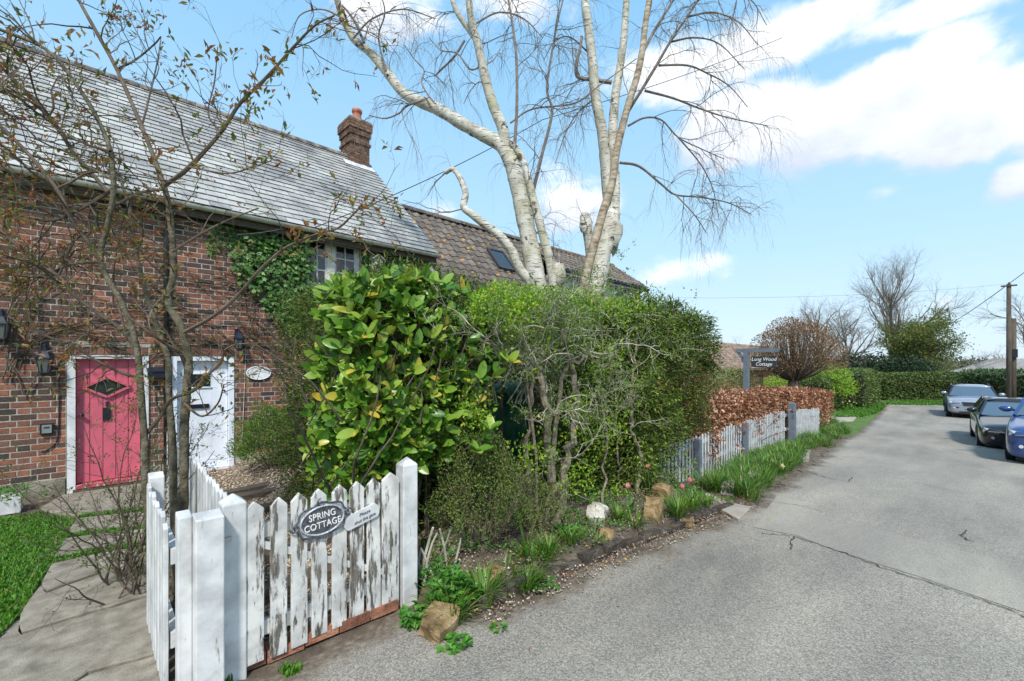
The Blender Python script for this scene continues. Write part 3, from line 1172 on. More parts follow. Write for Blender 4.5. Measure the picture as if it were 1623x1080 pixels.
SV, SQ = slate_geo(sw)
SME = Acc().add(SV, SQ, None, 0.0).mesh('slate', M_SLATE)
for r in range(ROWS):
    x = RX0 + (sw / 2 if r % 2 else 0)
    if r % 2:
        V, Q = slate_geo(sw / 2)
        rest.add(V + EV + sd * (r * ex) + (RX0, 0, 0), Q)
    while x < RX1 - .02:
        L = min(sw, RX1 - x)
        base_p = EV + sd * (r * ex + random.gauss(0, .004) - (.03 if random.random() < .012 else 0)) + sn * random.uniform(0, .004) + np.array([x, 0, 0])
        if L > sw - 1e-6 and x > 1.2 and r < 19 and len(sing) < 300:
            sing.append(base_p)
        else:
            V, Q = slate_geo(L)
            rest.add(V + base_p, Q)
        x += sw
for p in sing:
    o = link('slate', SME, roofo, None, tuple(p))
    o.rotation_euler = (random.gauss(0, .004), random.gauss(0, .004), random.gauss(0, .008))
rest.build('slate', M_SLATE, roofo, kind='stuff')
M_RIDGE = pm('ridge_clay', [(.06, .055, .055), (.16, .14, .13), (.3, .28, .24)], 7, 7, rough=.9, bmp=.5, vary=.2)
x = RX0
while x < 4.75:
    th_ = np.linspace(-.2, math.pi + .2, 8)
    V = [np.array([xx, RG[0 + 1] - math.cos(a) * .13, RG[2] - .03 + math.sin(a) * .10]) for xx in (x, x + .435) for a in th_]
    Acc().add(V, [(i, i + 1, i + 9, i + 8) for i in range(7)]).build('ridge_tile', M_RIDGE, roofo, True)
    x += .445
# verge and gutter
Acc().bar(EV + (RX1 - .02, 0, -.06), RG + (RX1 - .02, 0, -.06), .03, .11, (1, 0, 0)).build('verge_board', M_BOARD, cot)
th_ = np.linspace(math.pi, 2 * math.pi, 8)
V = [np.array([xx, 7.86 + math.cos(a) * .06, 3.865 + math.sin(a) * .06]) for xx in np.linspace(RX0, RX1, 12) for a in th_]
g = Acc().add(V, [(i * 8 + j, i * 8 + j + 1, i * 8 + j + 9, i * 8 + j + 8) for i in range(11) for j in range(7)])
V2 = [np.array([xx, 7.86 + math.cos(a) * .052, 3.867 + math.sin(a) * .052]) for xx in np.linspace(RX0, RX1, 12) for a in th_]
g.add(V2, [(i * 8 + j + 8, i * 8 + j + 9, i * 8 + j + 1, i * 8 + j) for i in range(11) for j in range(7)])
gut = g.build('gutter', M_GUTTER, cot, True)
for x in np.arange(RX0 + .4, RX1, 1.85):
    V = [np.array([xx, 7.86 + math.cos(a) * .068, 3.865 + math.sin(a) * .068]) for xx in (x, x + .09) for a in th_]
    Acc().add(V, [(i, i + 1, i + 9, i + 8) for i in range(7)]).build('gutter_union', M_GUTTER, gut, True)
Acc().box(X0, X1 + .08, 7.945, YF + .02, 3.74, 3.80).box(X0, X1 + .08, 7.93, 7.955, 3.70, 3.86).build('fascia', M_TIMBER, cot)
px_ = WX(263)
pp = Acc().tube([(px_, 7.87, 3.82), (px_, 7.9, 3.7), (px_, 8.02, 3.5), (px_, 8.04, 3.3), (px_, 8.04, GZC)], .034, 8)
pp.build('downpipe', M_BLACK, cot, True)

# chimney
chx0, chx1, chy0, chy1 = 4.80, 5.32, 10.84, 11.46
chm = Acc().box(chx0 + .01, chx1 - .01, chy0 + .01, chy1 - .01, 6.0, 7.79).build('chimney', M_MORTAR, cot)
chm['label'] = 'brick chimney stack with clay pot'
cb = Acc()
z = 6.15
r = 0
while z < 7.78:
    ov = .0 if z < 7.4 else (.03 if z < 7.55 else .06)
    if 7.14 < z < 7.26:
        ov = .03
    x0, x1, y0, y1 = chx0 - ov, chx1 + ov, chy0 - ov, chy1 + ov
    n = 3 if r % 2 else 4
    for i in range(n):
        a, c = x0 + (x1 - x0) * i / n, x0 + (x1 - x0) * (i + 1) / n
        cb.box(a + .005, c - .005, y0, y0 + .06, z, z + .064)
        cb.box(a + .005, c - .005, y1 - .06, y1, z, z + .064)
    n = 4 if r % 2 else 5
    for i in range(n):
        a, c = y0 + .062 + (y1 - y0 - .124) * i / n, y0 + .062 + (y1 - y0 - .124) * (i + 1) / n
        cb.box(x1 - .06, x1, a + .005, c - .005, z, z + .064)
        cb.box(x0, x0 + .06, a + .005, c - .005, z, z + .064)
    z += .075
    r += 1
m2 = M_BRICK.copy()
m2.name = 'chimney_brick'
cb.build('brick', pm('chimney_brick_face', [(.07, .045, .037), (.15, .085, .06), (.24, .14, .10)], 12, 7, rough=.9, bmp=.5, vary=.35), chm, kind='stuff')
Acc().box(chx0 - .04, chx1 + .04, chy0 - .04, chy1 + .04, 7.79, 7.84).build('flaunching', M_PLINTH, chm)
Acc().lathe(((chx0 + chx1) / 2, (chy0 + chy1) / 2 - .12, 7.83), [(.13, 0), (.14, .05), (.115, .08), (.105, .24), (.13, .26), (.13, .33), (.10, .335), (.09, .1)], 14).build('chimney_pot', M_TERRA, chm, True)
fl = Acc()
for i in range(5):
    a = .12 * i
    p = RG - sd * (.62 - .0) + (chx0 - .12 + a * 1.35, 0, 0)
    fl.bar(p + sn * .045, p + sd * (.22 + .05 * (i % 2)) + sn * .05, .15, .008, sn)
fl.build('lead_flashing', M_LEAD, chm)

# wall fittings
def lantern(u, v, s, label):
    p = wp(u, v, YF - .14)
    o = thing('wall_lantern', label, 'lantern', (p[0], YF - .02, p[2] - .1), 'lanterns on the cottage wall')
    H = .30 * s
    R = .078 * s
    Acc().lathe(p, [(.0, H * .62), (.018, H * .6), (.02, H * .5), (R * .55, H * .44), (R * 1.15, H * .18), (R * 1.15, H * .13), (.0, H * .13)], 6).build('roof_cap', M_NAVY, o)
    bars = Acc()
    for k in range(6):
        a = k * math.pi / 3
        ca, sa = math.cos(a), math.sin(a)
        bars.tube([p + (R * .98 * ca, R * .98 * sa, H * .13), p + (R * .62 * ca, R * .62 * sa, -H * .45)], .006, 5)
    bars.lathe(p, [(R * .3, -H * .56), (R * .72, -H * .46), (R * .72, -H * .42), (0, -H * .42)], 6)
    bars.build('cage', M_NAVY, o)
    Acc().lathe(p, [(R * .9, H * .125), (R * .56, -H * .43)], 6).build('glass', glassmat('lantern_glass_%d' % int(u), (.10, .11, .10), .15), o)
    Acc().box(p[0] - .035, p[0] + .035, YF - .03, YF - .006, p[2] - .02, p[2] + H * .75).tube([(p[0], YF - .02, p[2] + H * .65), (p[0], YF - .09, p[2] + H * .75), (p[0], YF - .14, p[2] + H * .6)], .01, 6).build('bracket', M_NAVY, o)


lantern(71, 574, 1.0, 'dark blue glazed wall lantern left of the pink door')
lantern(2, 520, 1.0, 'dark wall lantern at the left edge above the creeper')
lantern(379, 541, .9, 'small dark wall lantern above right of the white door')
p = wp(250, 593, YF)
o = Acc().box(p[0] - .12, p[0] + .12, YF - .14, YF - .006, p[2] - .05, p[2] + .045).prism([(p[0] - .13, YF - .155, p[2] + .046), (p[0] + .13, YF - .155, p[2] + .046), (p[0] + .13, YF - .005, p[2] + .10), (p[0] - .13, YF - .005, p[2] + .10)], (0, 0, -.012)).build('wall_box', M_NAVY)
tag(o, 'dark blue box on the wall between the two doors', 'wall box')
p = wp(74.5, 680, YF)
o = thing('key_safe', 'small silver and black key safe left of the pink door', 'key safe', (p[0], YF - .02, p[2] - .07))
add('case', M_BLACK, o, (p[0] - .06, p[0] + .06, YF - .045, YF - .006, p[2] - .065, p[2] + .07))
add('cover', M_SILVER, o, (p[0] - .043, p[0] + .043, YF - .058, YF - .045, p[2] - .048, p[2] + .055))
add('slot', M_BLACK, o, (p[0] - .025, p[0] + .025, YF - .061, YF - .058, p[2] + .012, p[2] + .03))
p = wp(410, 591.5, YF - .02)
pl = thing('oval_plaque', 'blank white oval plaque right of the white door', 'plaque', (p[0], YF - .01, p[2] - .11))
ths = np.linspace(0, 2 * math.pi, 29)[:-1]
Acc().prism([(p[0] + .185 * math.cos(a), YF - .028, p[2] + .115 * math.sin(a)) for a in ths], (0, .018, 0)).build('plate', M_PLAQ, pl)
Acc().tube([(p[0] + .178 * math.cos(a), YF - .03, p[2] + .108 * math.sin(a)) for a in list(ths) + [0]], .006, 5).build('rim', M_PLAQ, pl, True)
for sx_ in (-1, 1):
    Acc().tube([(p[0] + sx_ * .155, YF - .026, p[2]), (p[0] + sx_ * .155, YF - .034, p[2])], .007, 8).build('screw', M_BLACK, pl)
cab = [wp(94, 566, YF - .02), wp(94, 640, YF - .015), wp(93, 690, YF - .015), wp(89, 702, YF - .015), wp(80, 711, YF - .015), wp(66, 717, YF - .015)]
tag(Acc().tube(cab, .007, 6).build('black_cable', M_BLACK, smooth=True), 'black cable hanging down the brick left of the pink door', 'cable')
cab = [wp(390, 546, YF - .02), wp(388, 600, YF - .018), wp(386, 650, YF - .02), wp(384, 690, YF - .018), wp(381, 722, YF - .018)]
tag(Acc().tube(cab, .005, 6).build('pale_cord', M_GUTTER, smooth=True), 'pale cord running down the brick right of the white door', 'cord')
p = wp(597, 419, YF - .1)
bb = thing('bird_box', 'small grey wooden bird box under the gutter', 'bird box', (p[0], YF - .05, p[2] - .15))
add('box_body', M_BOARD, bb, (p[0] - .09, p[0] + .09, YF - .17, YF - .006, p[2] - .15, p[2] + .09))
r = Acc()
for sx_ in (-1, 1):
    r.bar((p[0], YF - .10, p[2] + .175), (p[0] + sx_ * .135, YF - .10, p[2] + .075), .22, .016, (sx_ * .6, 0, .8))
r.prism([(p[0] - .09, YF - .168, p[2] + .09), (p[0] + .09, YF - .168, p[2] + .09), (p[0], YF - .168, p[2] + .165)], (0, .15, 0))
r.build('box_roof', M_BOARD, bb)
Acc().tube([(p[0], YF - .171, p[2] + .03), (p[0], YF - .175, p[2] + .03)], .022, 10).build('entrance_hole', M_BLACK, bb)

# ------------------------------------------------------------------ tiled house behind the birches
m, t, b = newmat('concrete_tile')
q = rnd01(t)
geo = nd(t, 'ShaderNodeNewGeometry')
P = geo.outputs['Position']
c = ramp(t, q, [(0, (.07, .058, .05)), (.5, (.108, .09, .077)), (1, (.155, .132, .112))])
gl = ramp(t, nz(t, P, 3.2, 7, .7), [(.5, (0, 0, 0)), (.68, (1, 1, 1))])
c = mixc(t, mth(t, 'MULTIPLY', gl, .5), c, (.26, .235, .20))
li = ramp(t, nz(t, P, 5.5, 6, .62), [(.60, (0, 0, 0)), (.65, (1, 1, 1))])
c = mixc(t, mth(t, 'MULTIPLY', li, .85), c, (.48, .24, .045))
t.links.new(c, b.inputs['Base Color'])
b.inputs['Roughness'].default_value = .9
bump(t, b, nz(t, P, 40, 6), .5, .006)
M_TILE = m
M_TILE2 = pm('brown_tile', [(.13, .09, .07), (.22, .16, .125), (.3, .23, .18)], 4, 6, rough=.9, bmp=.3, vary=.25)
M_WALL2 = pm('buff_wall', [(.30, .28, .24), (.42, .39, .34)], 5, 6, rough=.9, vary=0)


def pantile_roof(acc_parent, mat, x0, x1, ev, rg, tw, ex, nsingle, sel=None, wave=.022, name='roof_tile'):
    ev, rg = np.array([0, *ev]), np.array([0, *rg])
    sd = unit(rg - ev)
    sn = np.cross([1, 0, 0], sd)
    if sn[2] < 0:
        sn = -sn
    SLn = np.linalg.norm(rg - ev)
    rows = int(round(SLn / ex))
    ex = SLn / rows
    cols = int(round((x1 - x0) / tw))
    tw = (x1 - x0) / cols
    k = 7
    xs_ = np.linspace(0, tw, k)
    hz = wave * np.cos(np.linspace(0, 2 * math.pi, k))
    V = []
    for s, n in ((-.02, .035 - .018), (-.02, .035), (ex * 1.08, .012)):
        for xx, h in zip(xs_, hz):
            V.append(np.array([xx, 0, 0]) + sd * s + sn * (n + h))
    V = np.array(V)
    Q = [(i, i + 1, k + i + 1, k + i) for i in range(k - 1)] + [(k + i, k + i + 1, 2 * k + i + 1, 2 * k + i) for i in range(k - 1)]
    me = Acc().add(V, Q, None, 0.0).mesh(name, mat, False)
    rest = Acc()
    ns = 0
    for r in range(rows):
        for c_ in range(cols):
            p = ev + sd * (r * ex) + np.array([x0 + c_ * tw, 0, 0]) + sn * random.uniform(0, .006)
            if ns < nsingle and (sel is None or sel(p)):
                link(name, me, acc_parent, None, tuple(p))
                ns += 1
            else:
                rest.add(V + p, Q)
    if rest.n:
        rest.build(name, mat, acc_parent, kind='stuff')


H2 = thing('tiled_house', 'house with lichen-spotted brown tiled roof and grey boarded dormer', 'house', (11.5, 10.5, -.3))
hx0, hx1 = 6.3, 17.2
RGZ, RGY = 5.95, 11.1
SLP = 1.147
ey = 8.0
ez = RGZ - SLP * (RGY - ey)
dx0 = 11.1
dy = 9.55
ac = Acc()
ac.prism([(hx0 + .1, ey + .35, -1.2), (hx0 + .1, 14.0, -1.2), (hx0 + .1, 14.0, 2.5), (hx0 + .1, RGY, RGZ - .15), (hx0 + .1, ey + .35, ez + .2)], (.2, 0, 0))
ac.prism([(hx1 - .4, dy, -1.2), (hx1 - .4, 14.0, -1.2), (hx1 - .4, 14.0, 2.5), (hx1 - .4, RGY, RGZ - .2), (hx1 - .4, dy, 4.62)], (.2, 0, 0))
ac.box(hx0 + .3, dx0, ey + .35, ey + .6, -1.2, ez + .25)
ac.box(hx0 + .3, hx1 - .4, 14.0, 14.2, -1.2, 2.5)
ac.build('wall', M_WALL2, H2)
rf = Acc()
rf.prism([(hx0, ey, ez - .02), (hx0, RGY, RGZ - .02), (hx0, 14.3, 2.4), (hx0, 14.3, 2.3), (hx0, RGY, RGZ - .14), (hx0, ey, ez - .12)], (dx0 - hx0, 0, 0))
rf.prism([(dx0, dy - .25, 4.68), (dx0, RGY, RGZ - .02), (dx0, 14.3, 2.4), (dx0, 14.3, 2.3), (dx0, RGY, RGZ - .14), (dx0, dy - .25, 4.60)], (hx1 - dx0, 0, 0))
rfo = rf.build('roof', M_TILE, H2)
pantile_roof(rfo, M_TILE, hx0 + .01, dx0 + .02, (ey, ez), (RGY, RGZ), .265, .27, 250, lambda p: p[2] > 3.2)
pantile_roof(rfo, M_TILE, dx0 + .03, hx1, (dy - .25, 4.70), (RGY, RGZ + .01), .265, .27, 50, lambda p: p[0] > 13)
x = hx0 - .05
while x < hx1:
    th_ = np.linspace(-.25, math.pi + .25, 8)
    V = [np.array([xx, RGY - math.cos(a) * .14, RGZ + .0 + math.sin(a) * .11]) for xx in (x, x + .43) for a in th_]
    Acc().add(V, [(i, i + 1, i + 9, i + 8) for i in range(7)]).build('ridge_tile', M_TILE, rfo, True)
    x += .44
Acc().bar((hx0 - .03, ey - .05, ez - .1), (hx0 - .03, RGY, RGZ - .08), .035, .16, (1, 0, 0)).build('bargeboard', M_BOARD, H2)
# boarded dormer front: one board after another, two windows
wx = [(12.3, 13.1), (14.9, 15.9)]
x = dx0
brd = Acc()
M_SOFF = pm('white_soffit', [(.42, .42, .41), (.62, .62, .60)], 5, rough=.6, vary=0)
Acc().box(dx0, hx1 - .4, dy + .02, dy + .2, 3.0, 4.62).build('dormer_wall', M_BOARD, H2)
dw = bpy.data.objects['dormer_wall']
while x < hx1 - .42:
    if not any(a - .02 < x + .07 < c + .02 for a, c in wx):
        Acc().box(x + .004, min(x + .136, hx1 - .41), dy, dy + .018, 3.0, 4.60).build('board', M_BOARD, dw)
    else:
        Acc().box(x + .004, x + .136, dy, dy + .018, 3.0, 3.45).build('board', M_BOARD, dw)
    x += .14
for a, c in wx:
    w = Acc()
    w.box(a, a + .07, dy - .02, dy + .018, 3.45, 4.58)
    w.box(c - .07, c, dy - .02, dy + .018, 3.45, 4.58)
    w.box(a + .07, c - .07, dy - .018, dy + .018, 4.50, 4.58)
    w.box(a + .07, c - .07, dy - .018, dy + .018, 3.45, 3.53)
    wo = w.build('window', M_CREAM, H2)
    Acc().box(a + .07, c - .07, dy + .004, dy + .012, 3.53, 4.50).build('pane', M_GLASS, wo)
Acc().box(dx0, hx1 - .02, dy - .22, dy - .2, 4.53, 4.66).box(dx0, hx1 - .02, dy - .2, dy + .1, 4.565, 4.585).build('fascia', M_SOFF, H2)
Acc().tube([(dx0, dy - .27, 4.65), (hx1 + .02, dy - .27, 4.63)], .05, 8).build('gutter', M_BLACK, H2)
Acc().tube([(hx1 - .05, dy - .27, 4.6), (hx1 - .05, dy - .27, 4.42), (hx1 - .25, dy - .05, 4.1), (hx1 - .25, dy - .05, -.8)], .035, 8).build('downpipe', M_BLACK, H2)
Acc().prism([(dx0 + .01, dy, 4.1), (dx0 + .01, dy, 4.62), (dx0 + .01, RGY - .1, RGZ - .12)], (.05, 0, 0)).build('dormer_cheek', M_BOARD, H2)
M_TRIM0 = plain('dark_frame', (.05, .05, .055), .5)
# skylight
ds = unit(np.array([0, RGY - ey, RGZ - ez]))
n2 = np.cross([1, 0, 0], ds)
c = on_y(793, 412, 10.0)
c[2] = RGZ - SLP * (RGY - c[1])
sk = Acc()
for a, bb in (((-.32, -.45), (.32, -.45)), ((.32, -.45), (.32, .45)), ((.32, .45), (-.32, .45)), ((-.32, .45), (-.32, -.45))):
    sk.bar(c + np.array([a[0], 0, 0]) + ds * a[1] + n2 * .07, c + np.array([bb[0], 0, 0]) + ds * bb[1] + n2 * .07, .07, .09, n2)
sko = sk.build('skylight', M_TRIM0, H2)
Acc().prism([c + np.array([x_, 0, 0]) + ds * s_ + n2 * .08 for x_, s_ in ((-.3, -.43), (.3, -.43), (.3, .43), (-.3, .43))], n2 * .01).build('pane', M_GLASS, sko)

# ------------------------------------------------------------------ bungalow beyond the sign
B3 = thing('bungalow', 'low brick bungalow with brown tiled roof behind the hanging sign', 'house', on_z(1180, 640, -1.0))
ca = on_y(1105, 545, 13.0)
cbx = on_y(1228, 545, 13.0)
x0, x1 = ca[0] - 1.0, cbx[0] + .6
zrg = 3.05
ac = Acc()
zE = 1.05
yE = 11.0
ac.box(x0 + .3, x1 - .3, yE + .4, yE + .65, -1.6, zE + .25)
for xx in (x0 + .3, x1 - .5):
    ac.prism([(xx, yE + .4, -1.6), (xx, 15.4, -1.6), (xx, 15.4, zE), (xx, 13.0, zrg - .12), (xx, yE + .4, zE + .15)], (.2, 0, 0))
M_BRICK3 = pm('orange_brick', [(.22, .09, .05), (.33, .15, .085)], 20, 4, rough=.9, vary=0)
ac.build('wall', M_BRICK3, B3)
rf = Acc()
rf.prism([(x0, yE, zE - .02), (x0, 13.0, zrg - .02), (x0, 15.6, zE - .1), (x0, 15.6, zE - .2), (x0, 13.0, zrg - .14), (x0, yE, zE - .12)], (x1 - x0, 0, 0))
rfo = rf.build('roof', M_TILE2, B3)
pantile_roof(rfo, M_TILE2, x0, x1, (yE, zE), (13.0, zrg), .36, .19, 0, None, .03)
p = on_y(1206, 602, yE + .38)
w = Acc().box(p[0] - .5, p[0] + .5, yE + .36, yE + .42, p[2] - .5, p[2] + .42)
wo = w.build('window', pm('brown_frame', [(.16, .07, .04), (.25, .12, .07)], 9, vary=0), B3)
for a in (-.45, .05):
    Acc().box(p[0] + a, p[0] + a + .40, yE + .352, yE + .36, p[2] - .42, p[2] + .36).build('pane', M_GLASS, wo)

# ------------------------------------------------------------------ white gate and fences
def post(name, label, x, y, w, d, z0, z1, top, mat=M_WHITE, group='posts of the white front fence', cut=0.03):
    ac = Acc()
    c = cut
    V = [(x - w / 2, y - d / 2), (x + w / 2, y - d / 2), (x + w / 2, y + d / 2), (x - w / 2, y + d / 2)]
    lo = [(a, b_, z0) for a, b_ in V]
    if top == 'pyramid':
        hi = [(a, b_, z1 - c) for a, b_ in V]
        ac.add(lo + hi + [(x, y, z1)], [(0, 1, 5, 4), (1, 2, 6, 5), (2, 3, 7, 6), (3, 0, 4, 7), (3, 2, 1, 0)], [(4, 5, 8), (5, 6, 8), (6, 7, 8), (7, 4, 8)])
    elif top == 'slant':
        hi = [(V[0][0], V[0][1], z1 - c), (V[1][0], V[1][1], z1 - c), (V[2][0], V[2][1], z1), (V[3][0], V[3][1], z1)]
        ac.add(lo + hi, [(0, 1, 5, 4), (1, 2, 6, 5), (2, 3, 7, 6), (3, 0, 4, 7), (3, 2, 1, 0), (4, 5, 6, 7)])
    o = ac.build(name, mat)
    bv = o.modifiers.new('edge', 'BEVEL')
    bv.width = .006
    bv.segments = 2
    tag(o, label, 'post', group)
    return o


def picket(x, y, w, d, z0, z1, ax, mat, parent, peak=.045, name='picket', shoulder=True):
    """pointed board; ax 0 = face towards -Y (runs along X), 1 = runs along Y"""
    hw = w / 2
    prof = [(-hw, z0), (hw, z0), (hw, z1 - peak), (0.0 + random.gauss(0, .002), z1), (-hw, z1 - peak)]
    lean = random.gauss(0, .004)
    if ax == 0:
        P = [(x + a + lean * (z - z0), y - d / 2, z) for a, z in prof]
        dv = (0, d, 0)
    else:
        P = [(x + d / 2, y + a + lean * (z - z0), z) for a, z in prof]
        dv = (-d, 0, 0)
    o = Acc().prism(P, dv).build(name, mat, parent)
    bv = o.modifiers.new('edge', 'BEVEL')
    bv.width = .003
    return o


GY = 2.50
gx = lambda u, v: float(on_y(u, v, GY)[0])
gzz = lambda u, v: float(on_y(u, v, GY)[2])
pA = on_y(326, 820, 2.42)
postA = post('fence_post', 'broad white square post at the front corner of the fence', gx(326, 950) + .0, 2.44, .112, .10, -.06, gzz(326, 815) + .02, 'slant', cut=.012)
post('fence_post', 'white pyramid-topped latch post beside the gate', gx(366, 950) + .012, 2.53, .105, .10, -.04, gzz(366, 788) + .012, 'pyramid', cut=.045)
post('fence_post', 'tall clean white post at the hinge side of the gate', gx(645, 850) + .01, 2.52, .105, .10, -.06, gzz(645, 728) + .015, 'pyramid', cut=.05)
post('fence_post', 'narrow white post left of the broad corner post', gx(287, 950) + .01, 2.50, .055, .075, -.06, gzz(287, 816) + .01, 'slant', cut=.015)
gate = thing('picket_gate', 'small picket gate with flaking white paint and name plaques', 'gate', (gx(500, 1000), GY, .02))
PK = [(401, 795, 1052, 33), (441, 788, 1038, 26), (474, 781, 1023, 25), (506, 774, 1006, 24), (537, 768, 993, 22.5), (565, 763, 984, 21.5), (592, 757, 975, 20.5), (618, 749, 966, 26)]
for i, (u, vt, vb, wpx) in enumerate(PK):
    x = gx(u, 900)
    w = gx(u + wpx / 2, 900) - gx(u - wpx / 2, 900)
    picket(x, GY, w, .022, gzz(u, vb), gzz(u, vt), 0, M_GATE, gate, peak=.042)
xl, xr = gx(388, 900), gx(628, 900)
zt0, zt1 = gzz(430, 838), gzz(610, 790)
M_RAIL = paintmat('rail_paint', .4, (.72, .72, .69), dirt=.4)
for zz, nm in ((.0, 'top_rail'), (1, 'bottom_rail')):
    za = gzz(430, 840) if zz == 0 else gzz(430, 1010)
    zb_ = gzz(610, 795) if zz == 0 else gzz(610, 910)
    za = zb_ = (za + zb_) / 2
    Acc().bar((xl, GY + .03, za), (xr, GY + .03, zb_), .036, .075).build(nm, M_RAIL, gate)
za = gzz(430, 840) * .5 + gzz(610, 795) * .5
zb_ = gzz(430, 1010) * .5 + gzz(610, 910) * .5
Acc().bar((xl + .05, GY + .03, za - .05), (xr - .05, GY + .03, zb_ + .05), .034, .065, (0, -1, 0)).build('diagonal_brace', M_RAIL, gate)
lp = on_y(355, 857, 2.472)
Acc().box(lp[0] - .035, lp[0] + .03, 2.462, 2.475, lp[2] - .012, lp[2] + .012).build('latch', M_SILVER, gate)


def text_mesh(s, size, mat, font_spread=1.0, extrude=.0015, name='lettering', spacing=1.0, shear=0.0, offset=0.0):
    cu = bpy.data.curves.new('lettering', 'FONT')
    cu.body = s
    cu.size = size
    cu.align_x = 'CENTER'
    cu.align_y = 'CENTER'
    cu.extrude = extrude
    cu.space_character = spacing
    cu.shear = shear
    cu.offset = offset
    cu.resolution_u = 3
    ob = bpy.data.objects.new('lettering', cu)
    COL.objects.link(ob)
    dg = bpy.context.evaluated_depsgraph_get()
    me = bpy.data.meshes.new_from_object(ob.evaluated_get(dg))
    bpy.data.objects.remove(ob)
    bpy.data.curves.remove(cu)
    me.materials.clear()
    me.materials.append(mat)
    return me


def place_text(me, parent, pos, right, up, name='lettering', sx=1.0):
    right, up = Vector(right).normalized(), Vector(up).normalized()
    n = right.cross(up)
    M = Matrix((( right.x * sx, up.x, n.x, pos[0]), (right.y * sx, up.y, n.y, pos[1]), (right.z * sx, up.z, n.z, pos[2]), (0, 0, 0, 1)))
    me.transform(M)
    me.attributes.new('rnd', 'FLOAT', 'POINT')
    return link(name, me, parent)


# name plaque on the gate
YS = GY - .024
pc = on_y(511, 824, YS)
pq = thing('name_plaque', 'ornate oval pewter plaque reading SPRING COTTAGE on the gate', 'sign', pc)
tilt = .07
rt = np.array([math.cos(tilt), 0, math.sin(tilt)])
upv = np.array([-math.sin(tilt), 0, math.cos(tilt)])
RXp = abs(gx(549, 824) - gx(466, 824)) / 2 * .93
RZp = .088
ths = np.linspace(0, 2 * math.pi, 57)[:-1]


def oval(k, dy, wob=0.0):
    return [pc + rt * (RXp * (k + wob * (abs(math.cos(4 * a)) ** 1.5)) * math.cos(a)) + upv * (RZp * (k + wob * 1.1 * (abs(math.cos(4 * a)) ** 1.5)) * math.sin(a)) + np.array([0, dy, 0]) for a in ths]


Acc().prism(oval(1.0, .0, .12), (0, .012, 0)).build('scalloped_border', M_PEWL, pq)
Acc().prism(oval(.86, -.005), (0, .006, 0)).build('plate', M_PEWTER, pq)
Acc().tube(oval(.88, -.006) + oval(.88, -.006)[:1], .006, 6).build('rim', M_PEWL, pq, True)
Acc().tube(oval(1.0, -.001, .12) + oval(1.0, -.001, .12)[:1], .005, 6).build('scroll_edge', M_PEWTER, pq, True)
for k in (0, math.pi / 2, math.pi, 3 * math.pi / 2):
    q = pc + rt * RXp * 1.08 * math.cos(k) + upv * RZp * 1.1 * math.sin(k)
    cu = []
    for a in np.linspace(0, 5.2, 14):
        rr = .026 * (1 - a / 8)
        cu.append(q + rt * rr * math.cos(a + k) + upv * rr * math.sin(a + k) + np.array([0, -.004, 0]))
    Acc().tube(cu, .005, 6).build('scroll', M_PEWTER, pq, True)
place_text(text_mesh('SPRING', .052, M_LETTER, spacing=1.02), pq, pc + upv * .026 + (0, -.0065, 0), rt, upv, sx=.84)
place_text(text_mesh('COTTAGE', .052, M_LETTER, spacing=1.0), pq, pc - upv * .026 + (0, -.0065, 0), rt, upv, sx=.84)
# 'please shut the gate' sign
pa_, pb_ = on_y(545, 834, YS), on_y(601, 806, YS)
gs = thing('gate_sign', 'small white rounded sign asking to shut the gate', 'sign', (pa_ + pb_) / 2)
dr_ = unit(pb_ - pa_)
un = np.array([-dr_[2], 0, dr_[0]])
ln = np.linalg.norm(pb_ - pa_)
hh = .042
out_ = []
for a in np.linspace(-math.pi / 2, math.pi / 2, 8):
    out_.append(pb_ - dr_ * hh * .6 + dr_ * hh * .6 * math.cos(a) + un * hh * math.sin(a))
for a in np.linspace(math.pi / 2, 3 * math.pi / 2, 8):
    out_.append(pa_ + dr_ * hh * .6 + dr_ * hh * .6 * math.cos(a) + un * hh * math.sin(a))
Acc().prism([p for p in out_], (0, .014, 0)).build('board', M_WHITE, gs)
mid = (pa_ + pb_) / 2 + (0, -.0012, 0)
place_text(text_mesh('Please', .028, M_INK, shear=.2), gs, mid + un * .016 + dr_ * .02, dr_, un)
place_text(text_mesh('shut the gate', .026, M_INK, shear=.2), gs, mid - un * .017 + dr_ * .015, dr_, un)

# side fence beside the concrete path
sf = thing('picket_fence', 'short white picket fence running back along the concrete path', 'fence', (.27, 3, 0))
for i, y in enumerate(np.linspace(2.60, 3.36, 8)):
    picket(.262 + random.gauss(0, .003), y, .072, .02, .0, .80 + .028 * (i % 2) + random.gauss(0, .008), 1, M_WHITE, sf, peak=.02)
for z in (.25, .64):
    Acc().box(.276, .31, 2.56, 3.40, z - .035, z + .035).build('rail', M_WHITE, sf)
post('fence_post', 'white post at the far end of the short side fence', .30, 3.44, .075, .075, -.05, .87, 'slant', cut=.02)
sf2 = thing('picket_fence', 'longer white picket fence between the trunks and the gravel path', 'fence', (.55, 4, 0))
for i, y in enumerate(np.arange(2.72, 5.6, .108)):
    picket(.52 + .02 * (y - 2.7), y, .075, .02, float(gz(.5, y)), .86 + random.gauss(0, .008), 1, M_WHITE, sf2, peak=.035)
for z in (.25, .62):
    Acc().bar((.55, 2.66, z), (.55 + .058, 5.6, z), .035, .07).build('rail', M_WHITE, sf2)

